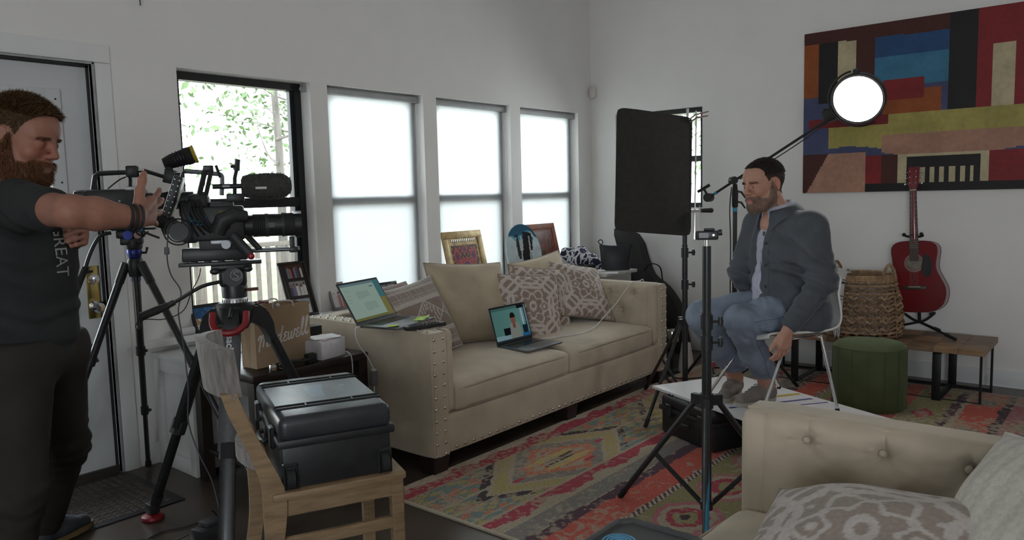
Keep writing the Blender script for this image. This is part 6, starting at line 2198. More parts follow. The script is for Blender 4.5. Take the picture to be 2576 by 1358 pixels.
em.build('s_emblem', mat('grey_print', (.30, .30, .31), .5), hd)
pb = MB(SM)
pb.tube(smoothpath([S(560, 704, -.05), S(520, 712, -.07), S(470, 740, -.09), S(445, 752, -.10)], 4), .0075, 8)
pbo = pb.build('pan_bar', M_gear, hd)
MB(SM).tube([S(450, 750, -.10), S(425, 760, -.105), S(392, 772, -.11)], [.013, .017, .016], 12).build('grip', M_rubber, pbo)
MB(SM).tube([S(462, 744, -.095), S(448, 751, -.10)], .012, 10).build('clamp', M_gear, pbo)
MB(SM).tube(smoothpath([S(392, 770, -.11), S(380, 795, -.11), S(388, 802, -.11), S(398, 780, -.11), S(440, 782, -.11), S(480, 765, -.10), S(500, 720, -.09), S(515, 690, -.06), S(520, 668, -.05)], 6), .002, 5).build('remote_cable', M_cable, pbo)

cc = thing('cinema_camera', 'black cinema camera rig with furry microphone and long zoom lens', 'camera', (1.113, -4.352, 1.14), 'video cameras')
def rb(x0, x1, y0, y1, d0, d1, r=.004, nm=None, m_=None, M=SM, parent=None, n=2):
    a, b = S(x0, y1), S(x1, y0)
    return MB(M).rbox(a[0], b[0], d0, d1, a[2], b[2], r, n).build(nm, m_ or M_gear, parent or cc)
rb(472, 655, 655, 664, -.045, .045, .003, 'slide_plate')
rb(480, 625, 620, 652, -.05, .05, .008, 'shoulder_base', M_gear)
for x in (505, 535, 565, 600):
    rb(x - 7, x + 7, 646, 658, -.04, .04, .003, 'spacer')
rb(520, 605, 595, 625, -.055, .055, .005, 'dovetail_plate', M_gear2)
rb(505, 622, 518, 602, -.07, .07, .012, 'camera_body')
rb(482, 522, 500, 606, -.06, .06, .018, 'battery')
rb(500, 548, 486, 530, -.055, .055, .022, 'evf_housing')
rb(548, 600, 508, 545, -.06, .03, .006, 'side_module', M_gear2)
rb(545, 600, 600, 612, -.062, -.05, .003, 'side_rail', M_gunmetal)
rb(566, 590, 528, 545, -.074, -.068, .002, 'label_plate', mat('olive_label', (.10, .09, .03), .6))
b_ = MB(SM)
b_.tube([S(562, 582, -.075), S(575, 552, -.085), S(600, 540, -.08), S(626, 545, -.06)], [.03, .034, .030, .024], 12)
b_.build('handgrip', M_gear2, cc)
for (px, py, r) in ((478, 577, .052), (478, 577, .040)):
    MB(SM).torus(S(px, py, -.065), r, .0035, axis='y', n=36, m=6).build('wheel_ring', M_gunmetal if r < .05 else M_gear2, cc)
MB(SM).cyl(S(480, 577, -.070), S(480, 577, -.045), .036, n=24).build('wheel_hub', M_gear, cc)
MB(SM).cyl(S(579, 612, -.075), S(579, 612, -.055), .018, n=20).build('rosette', M_gunmetal, cc)
a_ = MB(SM)
a_.tube([S(594, 590, -.075), S(612, 615, -.082), S(632, 640, -.085)], [.020, .021, .020], 10)
a_.build('rosette_arm', M_gear2, cc)
MB(SM).ball(S(633, 642, -.100), (.014, .010, .014), 14, 8).build('red_trigger', mat('red_button', (.30, .015, .02), .25, coat=.4), cc)
a_ = MB(SM)
a_.tube([S(622, 592, -.055), S(650, 628, -.05)], .008, 8).tube([S(628, 592, -.02), S(655, 628, -.02)], .008, 8)
a_.build('support_strut', M_gear, cc)
# lens, rings and matte box
def lens(parent, M, S_, y, segs, fn_m=None):
    for i, (x0, x1, r, nm, m_) in enumerate(segs):
        a, b = S_(x0, y), S_(x1, y)
        MB(M).cyl((a[0], a[1], a[2]), (b[0], b[1], b[2]), r, n=28).build(nm, m_, parent)
lens(cc, SM, lambda px, py: S(px, py, -.005), 569, [(615, 640, .044, 'lens_mount', M_gear), (640, 668, .047, 'zoom_ring', M_rubber), (668, 676, .049, 'ring', M_gear2), (676, 706, .047, 'lens_barrel', M_gear), (706, 712, .051, 'ring', M_gear2), (712, 736, .049, 'focus_ring', M_rubber), (736, 752, .056, 'lens_hood', M_gear)])
for x in range(642, 668, 5):
    p = S(x, 569, -.005)
    MB(SM).torus(p, .0475, .0014, axis='x', n=28, m=4).build('grip_ridge', M_gear, cc)
MB(SM).rbox(*[S(668, 0)[0], S(690, 0)[0]], -.052, -.047, S(0, 575)[2], S(0, 562)[2], .001, 1).build('lens_scale', mat('grey_scale_print', (.10, .10, .10), .5), cc)
rb(732, 751, 537, 543, -.06, .05, .002, 'top_flag', mat('bright_metal_edge', (.45, .46, .48), .35, .8))
for yy in (-.03, .03):
    MB(SM).cyl(S(560, 632, yy), S(745, 632, yy), .0075, n=12).build('rod', M_gunmetal, cc)
rb(722, 734, 600, 640, -.012, .012, .003, 'lens_support')
rb(720, 740, 626, 640, -.042, .042, .004, 'rod_bracket')
# top handle
a_ = MB(SM)
a_.tube([S(525, 492, -.01), S(543, 425, -.01)], .011, 8).tube([S(540, 492, -.01), S(556, 428, -.01)], .009, 8)
a_.tube([S(528, 488, -.01), S(542, 488, -.01)], .010, 8).rbox(S(538, 0)[0], S(560, 0)[0], -.022, .012, S(0, 432)[2], S(0, 418)[2], .004, 2)
a_.build('rear_handle_post', M_gear, cc)
a_ = MB(SM)
a_.tube(smoothpath([S(497, 431, 0), S(530, 434, 0), S(560, 438, 0), S(576, 442, 0), S(577, 460, 0), S(574, 492, 0)], 4), .010, 10)
a_.build('top_handle', M_gunmetal, cc)
MB(SM).tube([S(574, 448, -.01), S(566, 418, -.01)], .006, 8).build('handle_lever', M_gear, cc)
# on-board monitor seen edge-on
mm = SM @ Matrix.Translation(S(474, 490, -.05)) @ Matrix.Rotation(rad(20), 4, 'Y')
MB(mm).rbox(-.016, .016, -.075, .075, -.085, .080, .005, 2).build('monitor', M_gear, cc)
for i in range(7):
    for x in (-.009, .009):
        MB(mm).cyl((x, -.0745, -.068 + i * .022), (x, -.0765, -.068 + i * .022), .0028, n=8).build('cage_hole', M_gunmetal, cc)
MB(SM).tube([S(490, 452, -.03), S(494, 436, -.02), S(500, 431, 0)], .006, 8).build('monitor_arm', M_gear2, cc)
# microphone
mcn = SM @ Matrix.Translation(S(676, 471, -.02))
prof_ = [(0, -.098), (.028, -.100), (.042, -.092), (.048, -.07), (.051, -.03), (.053, .01), (.051, .05), (.045, .078), (.032, .094), (.014, .101), (0, .102)]
MB(mcn).lathe([(r, z) for r, z in prof_], 28, Matrix.Rotation(math.pi / 2, 4, 'Y'), cap=False).build('mic_windshield', mat('grey_fur_base', (.055, .056, .05), .95, var=.3, scale=60), cc, smooth=60)
rn = np.random.RandomState(5)
N = 5200
zz = rn.uniform(-.096, .10, N); th = rn.uniform(0, 2 * np.pi, N)
pr = np.array(prof_); rr = np.interp(zz, pr[:, 1], pr[:, 0])
pc = np.stack([zz, rr * np.cos(th), rr * np.sin(th)], 1)
nd = np.stack([.25 + 0 * zz, np.cos(th), np.sin(th)], 1) + rn.normal(size=(N, 3)) * .55
nd /= np.linalg.norm(nd, axis=1)[:, None]
sdv = np.cross(nd, rn.normal(size=(N, 3))); sdv /= np.linalg.norm(sdv, axis=1)[:, None]
V = np.zeros((N * 3, 3)); V[0::3] = pc - sdv * .0007; V[1::3] = pc + sdv * .0007; V[2::3] = pc + nd * rn.uniform(.004, .011, (N, 1))
Vw = np.array([tuple(mcn @ Vector(v_)) for v_ in V])
o = link('fur', np_mesh('fur', Vw, np.arange(N * 3).reshape(-1, 3)), mat('grey_fur', (.10, .10, .088), .95, var=.4, scale=80), bpy.data.objects['mic_windshield'], smooth=0)
o['kind'] = 'stuff'
MB(SM).rbox(S(651, 0)[0], S(676, 0)[0], -.078, -.0745, S(0, 479)[2], S(0, 473)[2], .001, 1).build('mic_label', mat('white_print', (.62, .62, .62), .5), cc)
MB(SM).cyl(S(556, 470, -.02), S(622, 470, -.02), .0105, n=14).build('mic_body', M_gear, cc)
MB(SM).cyl(S(578, 470, -.02), S(594, 470, -.02), .0112, n=14).build('mic_label_band', M_gunmetal, cc)
a_ = MB(SM)
a_.tube([S(603, 500, -.02), S(606, 450, -.02), S(612, 425, -.02)], .008, 8).tube([S(611, 432, -.02), S(615, 404, -.02)], [.013, .011], 10).tube([S(598, 422, -.02), S(612, 420, -.02)], .006, 8)
a_.build('antenna_mount', M_gear, cc)
a_ = MB(SM)
a_.rbox(S(585, 0)[0], S(625, 0)[0], -.035, .02, S(0, 508)[2], S(0, 488)[2], .005, 2)
a_.build('shoe_mount', M_gear, cc)
for k_, (y0, off) in enumerate(((537, 0), (545, .006))):
    MB(SM).tube(smoothpath([S(503, y0 - 4, -.072), S(512, y0 + 12, -.084), S(528, y0 + 16, -.086), S(542, y0 + 6, -.076)], 5), .0032, 6).build('blue_cable', mat('blue_cable', (.02, .16, .30), .5), cc)
for k_ in range(6):
    MB(SM).tube(smoothpath([S(498 + k_ * 6, 500, -.06), S(492 + k_ * 9, 520 + k_ * 5, -.085 - k_ * .002), S(505 + k_ * 12, 560 + k_ * 3, -.088), S(520 + k_ * 14, 590 - k_ * 4, -.075)], 5), .0035, 6).build('loom_cable', M_cable, cc)
hc = thing('hanging_cable', 'thin grey cable with inline switch hanging from the cinema camera', 'cable', (.96, -4.5, .6))
MB(SM).tube(smoothpath([S(462, 560, -.06), S(456, 590, -.07), S(452, 640, -.075), S(458, 680, -.075), S(476, 720, -.075), S(468, 770, -.08), S(474, 850, -.08), S(478, 960, -.085), S(474, 1040, -.09), S(492, 1120, -.10), S(520, 1185, -.16), S(535, 1262, -.22)], 6), .0026, 6).build('cable', mat('grey_cable', (.05, .05, .055), .5), hc)
MB(SM).rbox(*sorted((S(446, 0)[0], S(458, 0)[0])), -.085, -.065, S(0, 630)[2], S(0, 612)[2], .005, 2).build('inline_switch', mat('switch_grey', (.10, .10, .11), .5), hc)

# ================================================================== SECOND CAMERA ON SLIM TRIPOD
TMx = basis((.42, -4.447, 1.264), gx, gy, (0, 0, 1))
KX2, KZ2 = .00193, .001848
def T(px, py, y=0.0):
    return ((px - 335) * KX2, y, -(py - 580) * KZ2)
t2 = thing('slim_tripod', 'slim black tripod with blue collar behind the standing man', 'tripod', (.42, -4.447, 0), 'camera tripods')
h2 = Vector((.42, -4.447, 1.10))
MB(Matrix.Translation(h2)).lathe([(.0, -.05), (.028, -.05), (.034, -.02), (.036, .02), (.030, .035), (.0, .035)], 24, cap=False).build('spider', M_gear, t2, smooth=45)
MB(Matrix.Translation(h2)).lathe([(.0, .035), (.026, .035), (.030, .05), (.033, .072), (.030, .078), (.0, .078)], 24, cap=False).build('blue_collar', M_bluean, t2, smooth=45)
MB(Matrix.Translation(h2)).cyl((0, 0, -.30), (0, 0, -.05), .014, n=16).build('centre_column', M_carbon, t2)
MB(Matrix.Translation(h2)).tube([Vector((0, 0, .06)), Vector(gx) * .05 + Vector((0, 0, .06)), Vector(gx) * .056 + Vector((0, 0, .085))], .006, 8).build('column_lock', M_gear, t2)
for f in (Vector((.055, -4.295, .014)), Vector((.135, -4.83, .014)), Vector((1.075, -4.235, .014))):
    d = (f - h2); d.z = 0; d.normalize()
    a = h2 + d * .045 + Vector((0, 0, .0))
    ax = (f - a)
    p1, p2 = a + ax * .40, a + ax * .70
    lo = MB().tube([a, p1], [.0185, .0175], 12).build('leg', M_carbon, t2)
    MB().tube([a - ax.normalized() * .015, a + ax * .07], [.021, .021], 12).build('blue_shoulder', M_bluean if f.x < .1 else M_gear, lo)
    MB().tube([p1, p2], .0145, 12).build('middle_section', M_carbon, lo)
    MB().tube([p2, f], .0115, 12).build('lower_section', M_carbon, lo)
    for q, r in ((p1, .022), (p2, .019)):
        k = MB().tube([q - ax.normalized() * .02, q + ax.normalized() * .022], r, 12)
        k.tube([q, q + Vector((.024, .02, .0))], .008, 8)
        k.build('leg_lock', M_gear, lo)
    MB().tube([f + (a - f).normalized() * .03, f], [.014, .016], 10).build('rubber_foot', M_rubber, lo)
h3 = thing('small_fluid_head', 'small fluid head with blue knob and long pan handle on the slim tripod', 'tripod head', (.42, -4.447, 1.18))
MB(TMx).lathe([(.0, -.085), (.034, -.085), (.038, -.07), (.036, -.045), (.0, -.045)], 24, cap=False).build('pan_base', M_gear, h3, smooth=45)
MB(TMx).rbox(-.055, .04, -.03, .03, -.065, -.030, .008, 2).build('bridge', M_gear, h3)
MB(TMx).rbox(-.07, .05, -.032, .032, -.034, .004, .010, 2).build('tilt_block', M_gear, h3)
MB(TMx).cyl((-.015, -.034, -.018), (-.015, -.052, -.018), .021, n=22).build('blue_knob', M_bluean, h3)
MB(TMx).cyl((.025, -.034, -.02), (.025, -.046, -.02), .016, n=20).build('silver_dial', M_chrome, h3)
MB(TMx).rbox(-.085, .10, -.035, .035, .003, .012, .003, 2).build('quick_plate', M_gear, h3)
po = MB(TMx).tube(smoothpath([T(290, 583, -.03), T(268, 590, -.05), T(250, 625, -.08), T(236, 668, -.10)], 4), .0085, 10).build('pan_handle', M_gear, h3)
MB(TMx).tube([T(238, 662, -.10), T(222, 700, -.11), T(204, 748, -.12)], [.014, .016, .017], 12).build('grip', M_rubber, po)
MB(TMx).tube([T(230, 676, -.10), T(252, 672, -.11)], .007, 8).build('lock_knob', M_gear, po)
c2_ = thing('shoulder_camera', 'black shoulder camcorder with yellow-ringed eyepiece on the slim tripod', 'camera', (.42, -4.447, 1.28), 'video cameras')
def tb(x0, x1, y0, y1, d0, d1, r=.004, nm=None, m_=None):
    a, b = T(x0, y1), T(x1, y0)
    return MB(TMx).rbox(a[0], b[0], d0, d1, a[2], b[2], r, 2).build(nm, m_ or M_gear, c2_)
tb(240, 372, 476, 545, -.06, .06, .016, 'body')
tb(216, 262, 476, 530, -.05, .05, .02, 'battery')
tb(255, 360, 540, 576, -.05, .05, .010, 'shoulder_pad', M_gear2)
tb(330, 352, 470, 480, -.062, -.03, .004, 'pale_corner_plate', mat('satin_silver', (.45, .45, .45), .4, .8))
MB(TMx).add([(*T(332, 478, -.0605)[:1], -.061, T(332, 478)[2]), (T(372, 488)[0], -.061, T(372, 488)[2]), (T(372, 540)[0], -.061, T(372, 540)[2]), (T(332, 540)[0], -.061, T(332, 540)[2])], [(3, 2, 1, 0)]).build('side_panel', M_gear2, c2_, smooth=0)
for i in range(4):
    MB(TMx).cyl(T(262 + i * 18, 505, -.061), T(262 + i * 18, 505, -.065), .005, n=10).build('side_button', M_gunmetal, c2_)
a_ = MB(TMx)
a_.tube([T(256, 476), T(263, 442), T(272, 436), T(330, 434), T(338, 430)], [.011, .012, .012, .011, .011], 10)
a_.build('carry_handle', M_gear, c2_)
MB(TMx).tube([T(336, 478), T(338, 455), T(337, 432)], .009, 8).build('handle_post', M_gear, c2_)
tb(330, 357, 418, 447, -.026, .026, .008, 'handle_block')
MB(TMx).tube(smoothpath([T(290, 474, -.02), T(305, 462, -.03), T(318, 452, -.03), T(330, 446, -.02)], 4), .0032, 6).build('handle_cable', M_cable, c2_)
MB(TMx).cyl(T(357, 430), T(370, 430), .010, n=12).build('mic_rod', M_chrome, c2_)
MB(TMx).tube([T(366, 428), T(368, 440), T(366, 456)], [.009, .010, .008], 8).build('mic_clip', M_gear, c2_)
MB(TMx).tube([T(368, 430), T(416, 448, -.01)], .009, 8).build('viewfinder_arm', M_gear, c2_)
MB(TMx @ Matrix.Translation(T(431, 447, -.01)) @ Matrix.Rotation(rad(14), 4, 'Y')).rbox(-.034, .034, -.035, .035, -.034, .030, .005, 2).build('viewfinder_body', M_gear, c2_)
MB(TMx).rbox(T(436, 0)[0], T(460, 0)[0], -.045, .03, T(0, 438)[2], T(0, 435)[2], .001, 1).build('screen_flap', mat('satin_silver', (.45, .45, .45), .4, .8), c2_)
em_ = TMx @ Matrix.Translation(T(426, 432, -.01))
lp0, lp1 = Vector(T(414, 414, -.01)), Vector(T(486, 390, -.01))
dl = (lp1 - lp0).normalized()
o = MB(TMx).tube([lp0, lp0 + dl * .035, lp0 + dl * .05, lp0 + dl * .10, lp0 + dl * .105, lp1 - dl * .012], [.024, .033, .034, .038, .042, .040], 20).build('eyepiece', M_rubber, c2_)
MB(TMx).tube([lp1 - dl * .012, lp1 + dl * .002], [.041, .044], 20).build('yellow_eyecup', mat('yellow_rubber', (.45, .33, .02), .55), c2_)
for k_ in range(4):
    q = lp0 + dl * (.055 + k_ * .013)
    MB(TMx).tube([q - dl * .002, q + dl * .002], .0405, 20).build('bellows_ridge', M_gear, c2_)
MB(TMx).tube([Vector(T(426, 437, -.01)), lp0 + dl * .015], [.022, .018], 10).build('eyepiece_neck', M_gear, c2_)
MB(TMx).tube(smoothpath([T(437, 462, -.01), T(438, 478, -.01), T(420, 486, -.02), T(398, 490, -.03)], 4), .004, 6).build('viewfinder_cable', M_cable, c2_)
lens(c2_, TMx, lambda px, py: T(px, py, 0), 508, [(368, 384, .040, 'lens_mount', M_gear), (384, 412, .038, 'lens_barrel', M_gear), (412, 436, .040, 'zoom_ring', M_rubber), (436, 452, .039, 'lens_barrel', M_gear), (452, 476, .043, 'lens_hood', M_gear)])
MB(TMx).rbox(T(428, 0)[0], T(442, 0)[0], -.0425, -.039, T(0, 510)[2], T(0, 504)[2], .0005, 1).build('lens_scale', MATS['grey_scale_print'], c2_)
a_ = MB(TMx)
a_.tube([T(380, 545, -.05), T(400, 556, -.06), T(424, 570, -.06)], [.026, .034, .024], 12).tube([T(400, 540, -.06), T(415, 590, -.06)], [.018, .020], 10).tube([T(420, 548, -.06), T(442, 572, -.06)], [.016, .014], 10)
a_.build('grip_remote', M_rubber, c2_)
MB(TMx).tube([T(350, 556, -.04), T(384, 552, -.05)], .009, 8).build('grip_arm', M_gear, c2_)
MB(TMx).tube(smoothpath([T(340, 575, -.04), T(352, 590, -.05), T(366, 588, -.05), T(372, 582, -.05)], 4), .004, 6).build('short_lead', M_cable, c2_)

# ------------------------------------------------------------------ power adapter on the floor
pa = thing('power_adapter', 'black power adapter block with cables on the concrete floor', 'adapter', (1.10, -4.52, 0))
MB(TR(1.105, -4.535, .0, rz=rad(12))).rbox(-.035, .035, -.055, .055, .001, .055, .006, 2).build('block', M_plastic, pa)
MB(TR(1.105, -4.535, .0, rz=rad(12))).rbox(-.030, .028, -.02, .055, .055, .075, .005, 2).build('plug_top', M_gear2, pa)
MB().tube(smoothpath([(1.02, -4.47, .075), (.99, -4.44, .05), (.97, -4.42, .006), (.94, -4.47, .005), (.93, -4.55, .005), (.90, -4.64, .005), (.95, -4.75, .005), (1.02, -4.80, .005), (1.10, -4.85, .005)], 6), .003, 6).build('cable', M_cable, pa)
MB().tube(smoothpath([(1.07, -4.60, .03), (1.02, -4.66, .006), (.90, -4.72, .005), (.86, -4.85, .005), (.95, -4.95, .005), (1.05, -4.93, .005), (1.0, -4.80, .008), (.88, -4.80, .008), (.82, -4.95, .005)], 6), .0035, 6).build('cable', M_cable, pa)
# thin cord hanging from above, upper left
ck = MB().tube([(.02, -4.15, CZ), (.02, -4.15, 2.40)], .003, 6)
tag(ck.build('ceiling_cord', mat('grey_cable', (.05, .05, .055), .5)), 'thin cord hanging from the ceiling above the door casing', 'cord')
# ================================================================== PEOPLE
def V3(*a): return np.array(a, float)
def unit(v): v = np.array(v, float); return v / np.linalg.norm(v)
def xf(V, c, R): return np.asarray(V) @ np.asarray(R).T + np.asarray(c)
def head_axes(fwd, roll=0):
    f = unit(fwd); l = unit(np.cross((0, 0, 1), f)); u = np.cross(f, l)
    if roll: l, u = l * math.cos(roll) + u * math.sin(roll), -l * math.sin(roll) + u * math.cos(roll)
    return np.stack([f, l, u], 1)
def head_sdf(neck_local, lids=.5, beard=0.0, h=.0027):
    """head in its own frame: x forward, y left, z up, metres; the neck runs to neck_local"""
    lo = np.minimum(V3(-.125, -.115, -.155), np.array(neck_local) - .09); hi = np.maximum(V3(.15, .115, .145), np.array(neck_local) + .09)
    s = SDF(lo, hi, h)
    s.ell((-.012, 0, .036), (.098, .077, .088), k=.01)
    s.ell((.030, 0, -.020), (.060, .060, .085), k=.03)
    s.ell((.045, 0, .045), (.052, .058, .048), k=.03)
    for y in (-1, 1):
        s.cap((.0, y * .052, -.055), (.062, y * .022, -.098), .020, .019, k=.025)
        s.ell((.062, y * .042, -.026), (.024, .020, .024), k=.02)
        s.cap((.082, y * .012, .024), (.070, y * .046, .022), .011, .009, k=.012)
    s.ell((.072, 0, -.102), (.024, .026, .022), k=.02)
    s.ell((.078, 0, -.062), (.020, .030, .026), k=.02)
    for y in (-1, 1):
        s.ell((.094, y * .033, .002), (.016, .019, .013), k=.010, op='s')
    s.cap((.090, 0, .016), (.112, 0, -.026), .0075, .0115, k=.010)
    for y in (-1, 1):
        s.ell((.102, y * .0125, -.031), (.011, .0085, .0085), k=.006)
        s.ell((.106, y * .0075, -.0395), (.006, .004, .004), k=.003, op='s')
        # upper lid comes down by `lids`
        s.ell((.0765, y * .0325, .006 - .004 * lids), (.0145, .0165, .0085 + .004 * lids), k=.003)
        s.ell((.0765, y * .0325, -.008), (.0135, .0160, .0065), k=.004)
    s.cap((.0955, -.020, -.0605), (.0955, .020, -.0605), .0055, .0055, k=.006)
    s.cap((.0930, -.018, -.0725), (.0930, .018, -.0725), .0062, .0062, k=.006)
    s.cap((.1015, -.019, -.0665), (.1015, .019, -.0665), .0022, .0022, k=.002, op='s')
    for y in (-1, 1):
        R = np.stack([unit((.95, -.35 * y, 0)), unit((.35 * y, .95, 0)), V3(0, 0, 1)], 1)
        s.ell((-.008, y * .080, -.003), (.019, .0085, .031), R, k=.006)
        s.ell((-.004, y * .0875, .002), (.011, .006, .019), R, k=.004, op='s')
        s.ell((-.010, y * .082, -.026), (.010, .007, .010), R, k=.006)
    nk = np.array(neck_local, float)
    s.cap((-.018, 0, -.045), nk, .056, .066, k=.03)
    if beard:
        s.cap((.070, 0, -.105), (.072, 0, -.105 - beard), .030, .018, k=.02)
        for y in (-1, 1):
            s.cap((.010, y * .058, -.050), (.060, y * .030, -.102), .016, .022, k=.02)
            s.cap((.100, y * .004, -.050), (.090, y * .026, -.066), .007, .006, k=.005)
    V, F = s.mesh()
    return relax(V, F, 1, .4), F
HAIRX = [-.12, -.06, -.025, -.012, .012, .028, .040, .060, .072, .088, .2]
HAIRZ = [-.058, -.055, -.030, .030, .030, .012, .040, .066, .082, .092, .096]
BRDX = [-.02, -.005, .012, .025, .040, .060, .078, .2]
BRDZ = [-.2, -.020, .022, -.036, -.062, -.060, -.047, -.047]
def hair_mask(L, recede=0.0):
    z = np.interp(L[:, 0], HAIRX, HAIRZ) + recede * np.clip((np.abs(L[:, 1]) - .02) / .03, 0, 1) * (L[:, 0] > .045)
    ear = ((L[:, 0] + .006) / .022) ** 2 + ((L[:, 2] + .002) / .034) ** 2 < 1
    return (L[:, 2] > z) & ~(ear & (np.abs(L[:, 1]) > .070))
def beard_mask(L, low=-.135):
    z = np.interp(L[:, 0], BRDX, BRDZ)
    lip = (L[:, 0] > .085) & (np.abs(L[:, 1]) < .021) & (L[:, 2] < -.056) & (L[:, 2] > -.080)
    nose = (L[:, 0] > .095) & (L[:, 2] > -.046)
    return (L[:, 2] < z) & (L[:, 2] > low) & (L[:, 0] > -.012) & ~lip & ~nose
def strands(name, P, N, n, length, comb, width, material, parent, seed=0, jitter=.35, cols=None):
    """short hairs as thin tapered blades rooted on a surface"""
    rs = np.random.RandomState(seed)
    i = rs.randint(0, len(P), n)
    p, nn = P[i], N[i]
    d = nn * .55 + comb(p) + rs.normal(size=(n, 3)) * jitter
    d /= np.linalg.norm(d, axis=1)[:, None]
    s = np.cross(d, rs.normal(size=(n, 3))); s /= np.linalg.norm(s, axis=1)[:, None]
    L = rs.uniform(.6, 1.1, (n, 1)) * length
    mid = p + d * L * .55 + nn * L * .08
    tip = p + d * L - np.array((0, 0, 1)) * L * .12
    V = np.stack([p - s * width, p + s * width, mid + s * width * .7, mid - s * width * .7, tip], 1).reshape(-1, 3)
    k = np.arange(n)[:, None] * 5
    Fq = (k + np.array([[0, 1, 2, 3]])); Ft = (k + np.array([[3, 2, 4, 4]]))
    me = bpy.data.meshes.new(name)
    me.from_pydata(V.tolist(), [], Fq.tolist() + [f[:3] for f in Ft.tolist()])
    o = link(name, me, material, parent, smooth=0)
    o['kind'] = 'stuff'
    return o
def vnormals(V, F):
    n = np.cross(V[F[:, 1]] - V[F[:, 0]], V[F[:, 2]] - V[F[:, 0]])
    N = np.zeros_like(V)
    for k in range(F.shape[1]):
        for c in range(3):
            N[:, c] += np.bincount(F[:, k], n[:, c], len(V))
    return N / (np.linalg.norm(N, axis=1)[:, None] + 1e-12)
def hand_sdf(s, W, d, pn, th, curl=(.25, .3, .3, .35), fan=(.10, .02, -.06, -.16), sc=1.0, thumb=.8, k=.006):
    """W wrist, d finger direction, pn palm normal (curl side), th thumb side"""
    d, pn, th = unit(d), unit(pn), unit(th)
    W = np.array(W, float)
    kn = []
    for i, (off, ln) in enumerate(((.030, .088), (.010, .092), (-.010, .088), (-.028, .080))):
        K = W + (d * ln + th * off) * sc
        kn.append(K)
        s.cap(W + th * off * .55 * sc, K, .0165 * sc, .0125 * sc, k=.014)
    s.cap(W + th * .016 * sc + d * .03 * sc, kn[0] - d * .015 * sc, .017 * sc, .014 * sc, k=.014)
    for i, L in enumerate((.042, .047, .043, .034)):
        fd = unit(d + th * fan[i])
        ax = pn
        p = kn[i]
        r = (.0094, .0096, .0092, .0080)[i] * sc
        a = 0
        for j, m in enumerate((1, .62, .50)):
            a += curl[i] * (1.0, 1.15, .8)[j]
            q = p + (fd * math.cos(a) + ax * math.sin(a)) * L * m * sc
            s.cap(p, q, r, r * .92, k=k)
            p, r = q, r * .92
    b = W + (d * .022 + th * .026 + pn * .006) * sc
    t1 = b + unit(d * .75 + th * thumb + pn * .15) * .044 * sc
    t2 = t1 + unit(d * .75 + th * thumb * .9) * .032 * sc
    t3 = t2 + unit(d * .8 + th * thumb * .75) * .024 * sc
    s.chain([b, t1, t2, t3], [.016 * sc, .0125 * sc, .0108 * sc, .0085 * sc], k=.010)
    return s
def join_meshes(parts):
    Vs, Fs, o = [], [], 0
    for V, F in parts:
        Vs.append(V); Fs.append(F + o); o += len(V)
    return np.vstack(Vs), np.vstack(Fs)
def skin_mat(name, base):
    m = mat(name, (1, 1, 1), .52, var=.07, scale=60, bump=.06, bscale=450, attr='Col', spec=.35)
    b = m.node_tree.nodes['Principled BSDF']
    b.inputs['Subsurface Weight'].default_value = .12
    b.inputs['Subsurface Radius'].default_value = (.010, .004, .002)
    b.inputs['Subsurface Scale'].default_value = .6
    return m
def eyes(parent, c, R, sc, iris=(.10, .14, .17), gaze=(0, 0)):
    for y in (-1, 1):
        e = np.array((.0775, y * .0325, -.001))
        P = xf([e * sc], c, R)[0]
        o = MB().ball((0, 0, 0), .0122 * sc, 16, 10, Matrix.Translation(P)).build('eye', mat('eye_white', (.62, .58, .55), .2), parent)
        g = unit((1, gaze[0], gaze[1]))
        q = xf([(e + g * .0112) * sc], c, R)[0]
        nn = np.asarray(R) @ g
        Mi = Matrix.Translation(q) @ frame(Vector(nn)).to_4x4()
        MB(Mi).lathe([(.0, .0012), (.0026, .0010), (.0055, .0004), (.0058, -.001)], 16, cap=False).build('iris', mat('iris_' + str(iris[0]), iris, .15), o)
        MB(Mi).lathe([(.0, .0016), (.0024, .0013)], 12, cap=False).build('pupil', M_gear, o)
def brows(parent, V, N, L, c, R, sc, material, n=420):
    m = (L[:, 0] > .06) & (np.abs(L[:, 2] - .0205 + .25 * np.clip(np.abs(L[:, 1]) - .04, 0, 1)) < .0052) & (np.abs(L[:, 1]) > .012) & (np.abs(L[:, 1]) < .052)
    if m.sum() > 10:
        out = np.asarray(R) @ V3(0, 1, 0)
        side = np.sign(L[m][:, 1])
        strands('eyebrows', V[m], N[m], n, .008 * sc, lambda p: out * np.sign((p - c) @ out)[:, None] * .9, .0005, material, parent, 3, .25)

# ------------------------------------------------------------------ seated man on the platform
man = thing('person', 'seated bearded person in grey jacket, blue jeans and taupe shoes', 'person', (2.58, -2.12, .25))
fS, sS = V3(-.55, -.835, 0), V3(.835, -.55, 0)
upv = V3(0, 0, 1)
H = V3(2.612, -2.062, .765)
Nk = V3(2.572, -2.125, 1.272)
hc = V3(2.516, -2.177, 1.408); HR = head_axes((-.46, -.875, -.13), rad(2)); hs = 1.06
nl = (np.asarray(HR).T @ (Nk - V3(0, 0, .03) - hc)) / hs
Vh, Fh = head_sdf(nl, lids=.35, beard=.004)
Lh = Vh.copy()
Vh = xf(Vh * hs, hc, HR)
skinS = np.array((.46, .245, .175))
nShould, fShould = V3(2.758, -2.185, 1.192), V3(2.425, -2.012, 1.195)
nElb, nWr = V3(2.826, -2.205, .922), V3(2.728, -2.385, .712)
fElb, fWr = V3(2.355, -2.085, .935), V3(2.415, -1.985, .735)
lo = SDF((2.62, -2.55, .52), (2.92, -2.12, 1.05), .0036)
lo.cap(nElb, nWr, .042, .028, k=.02)
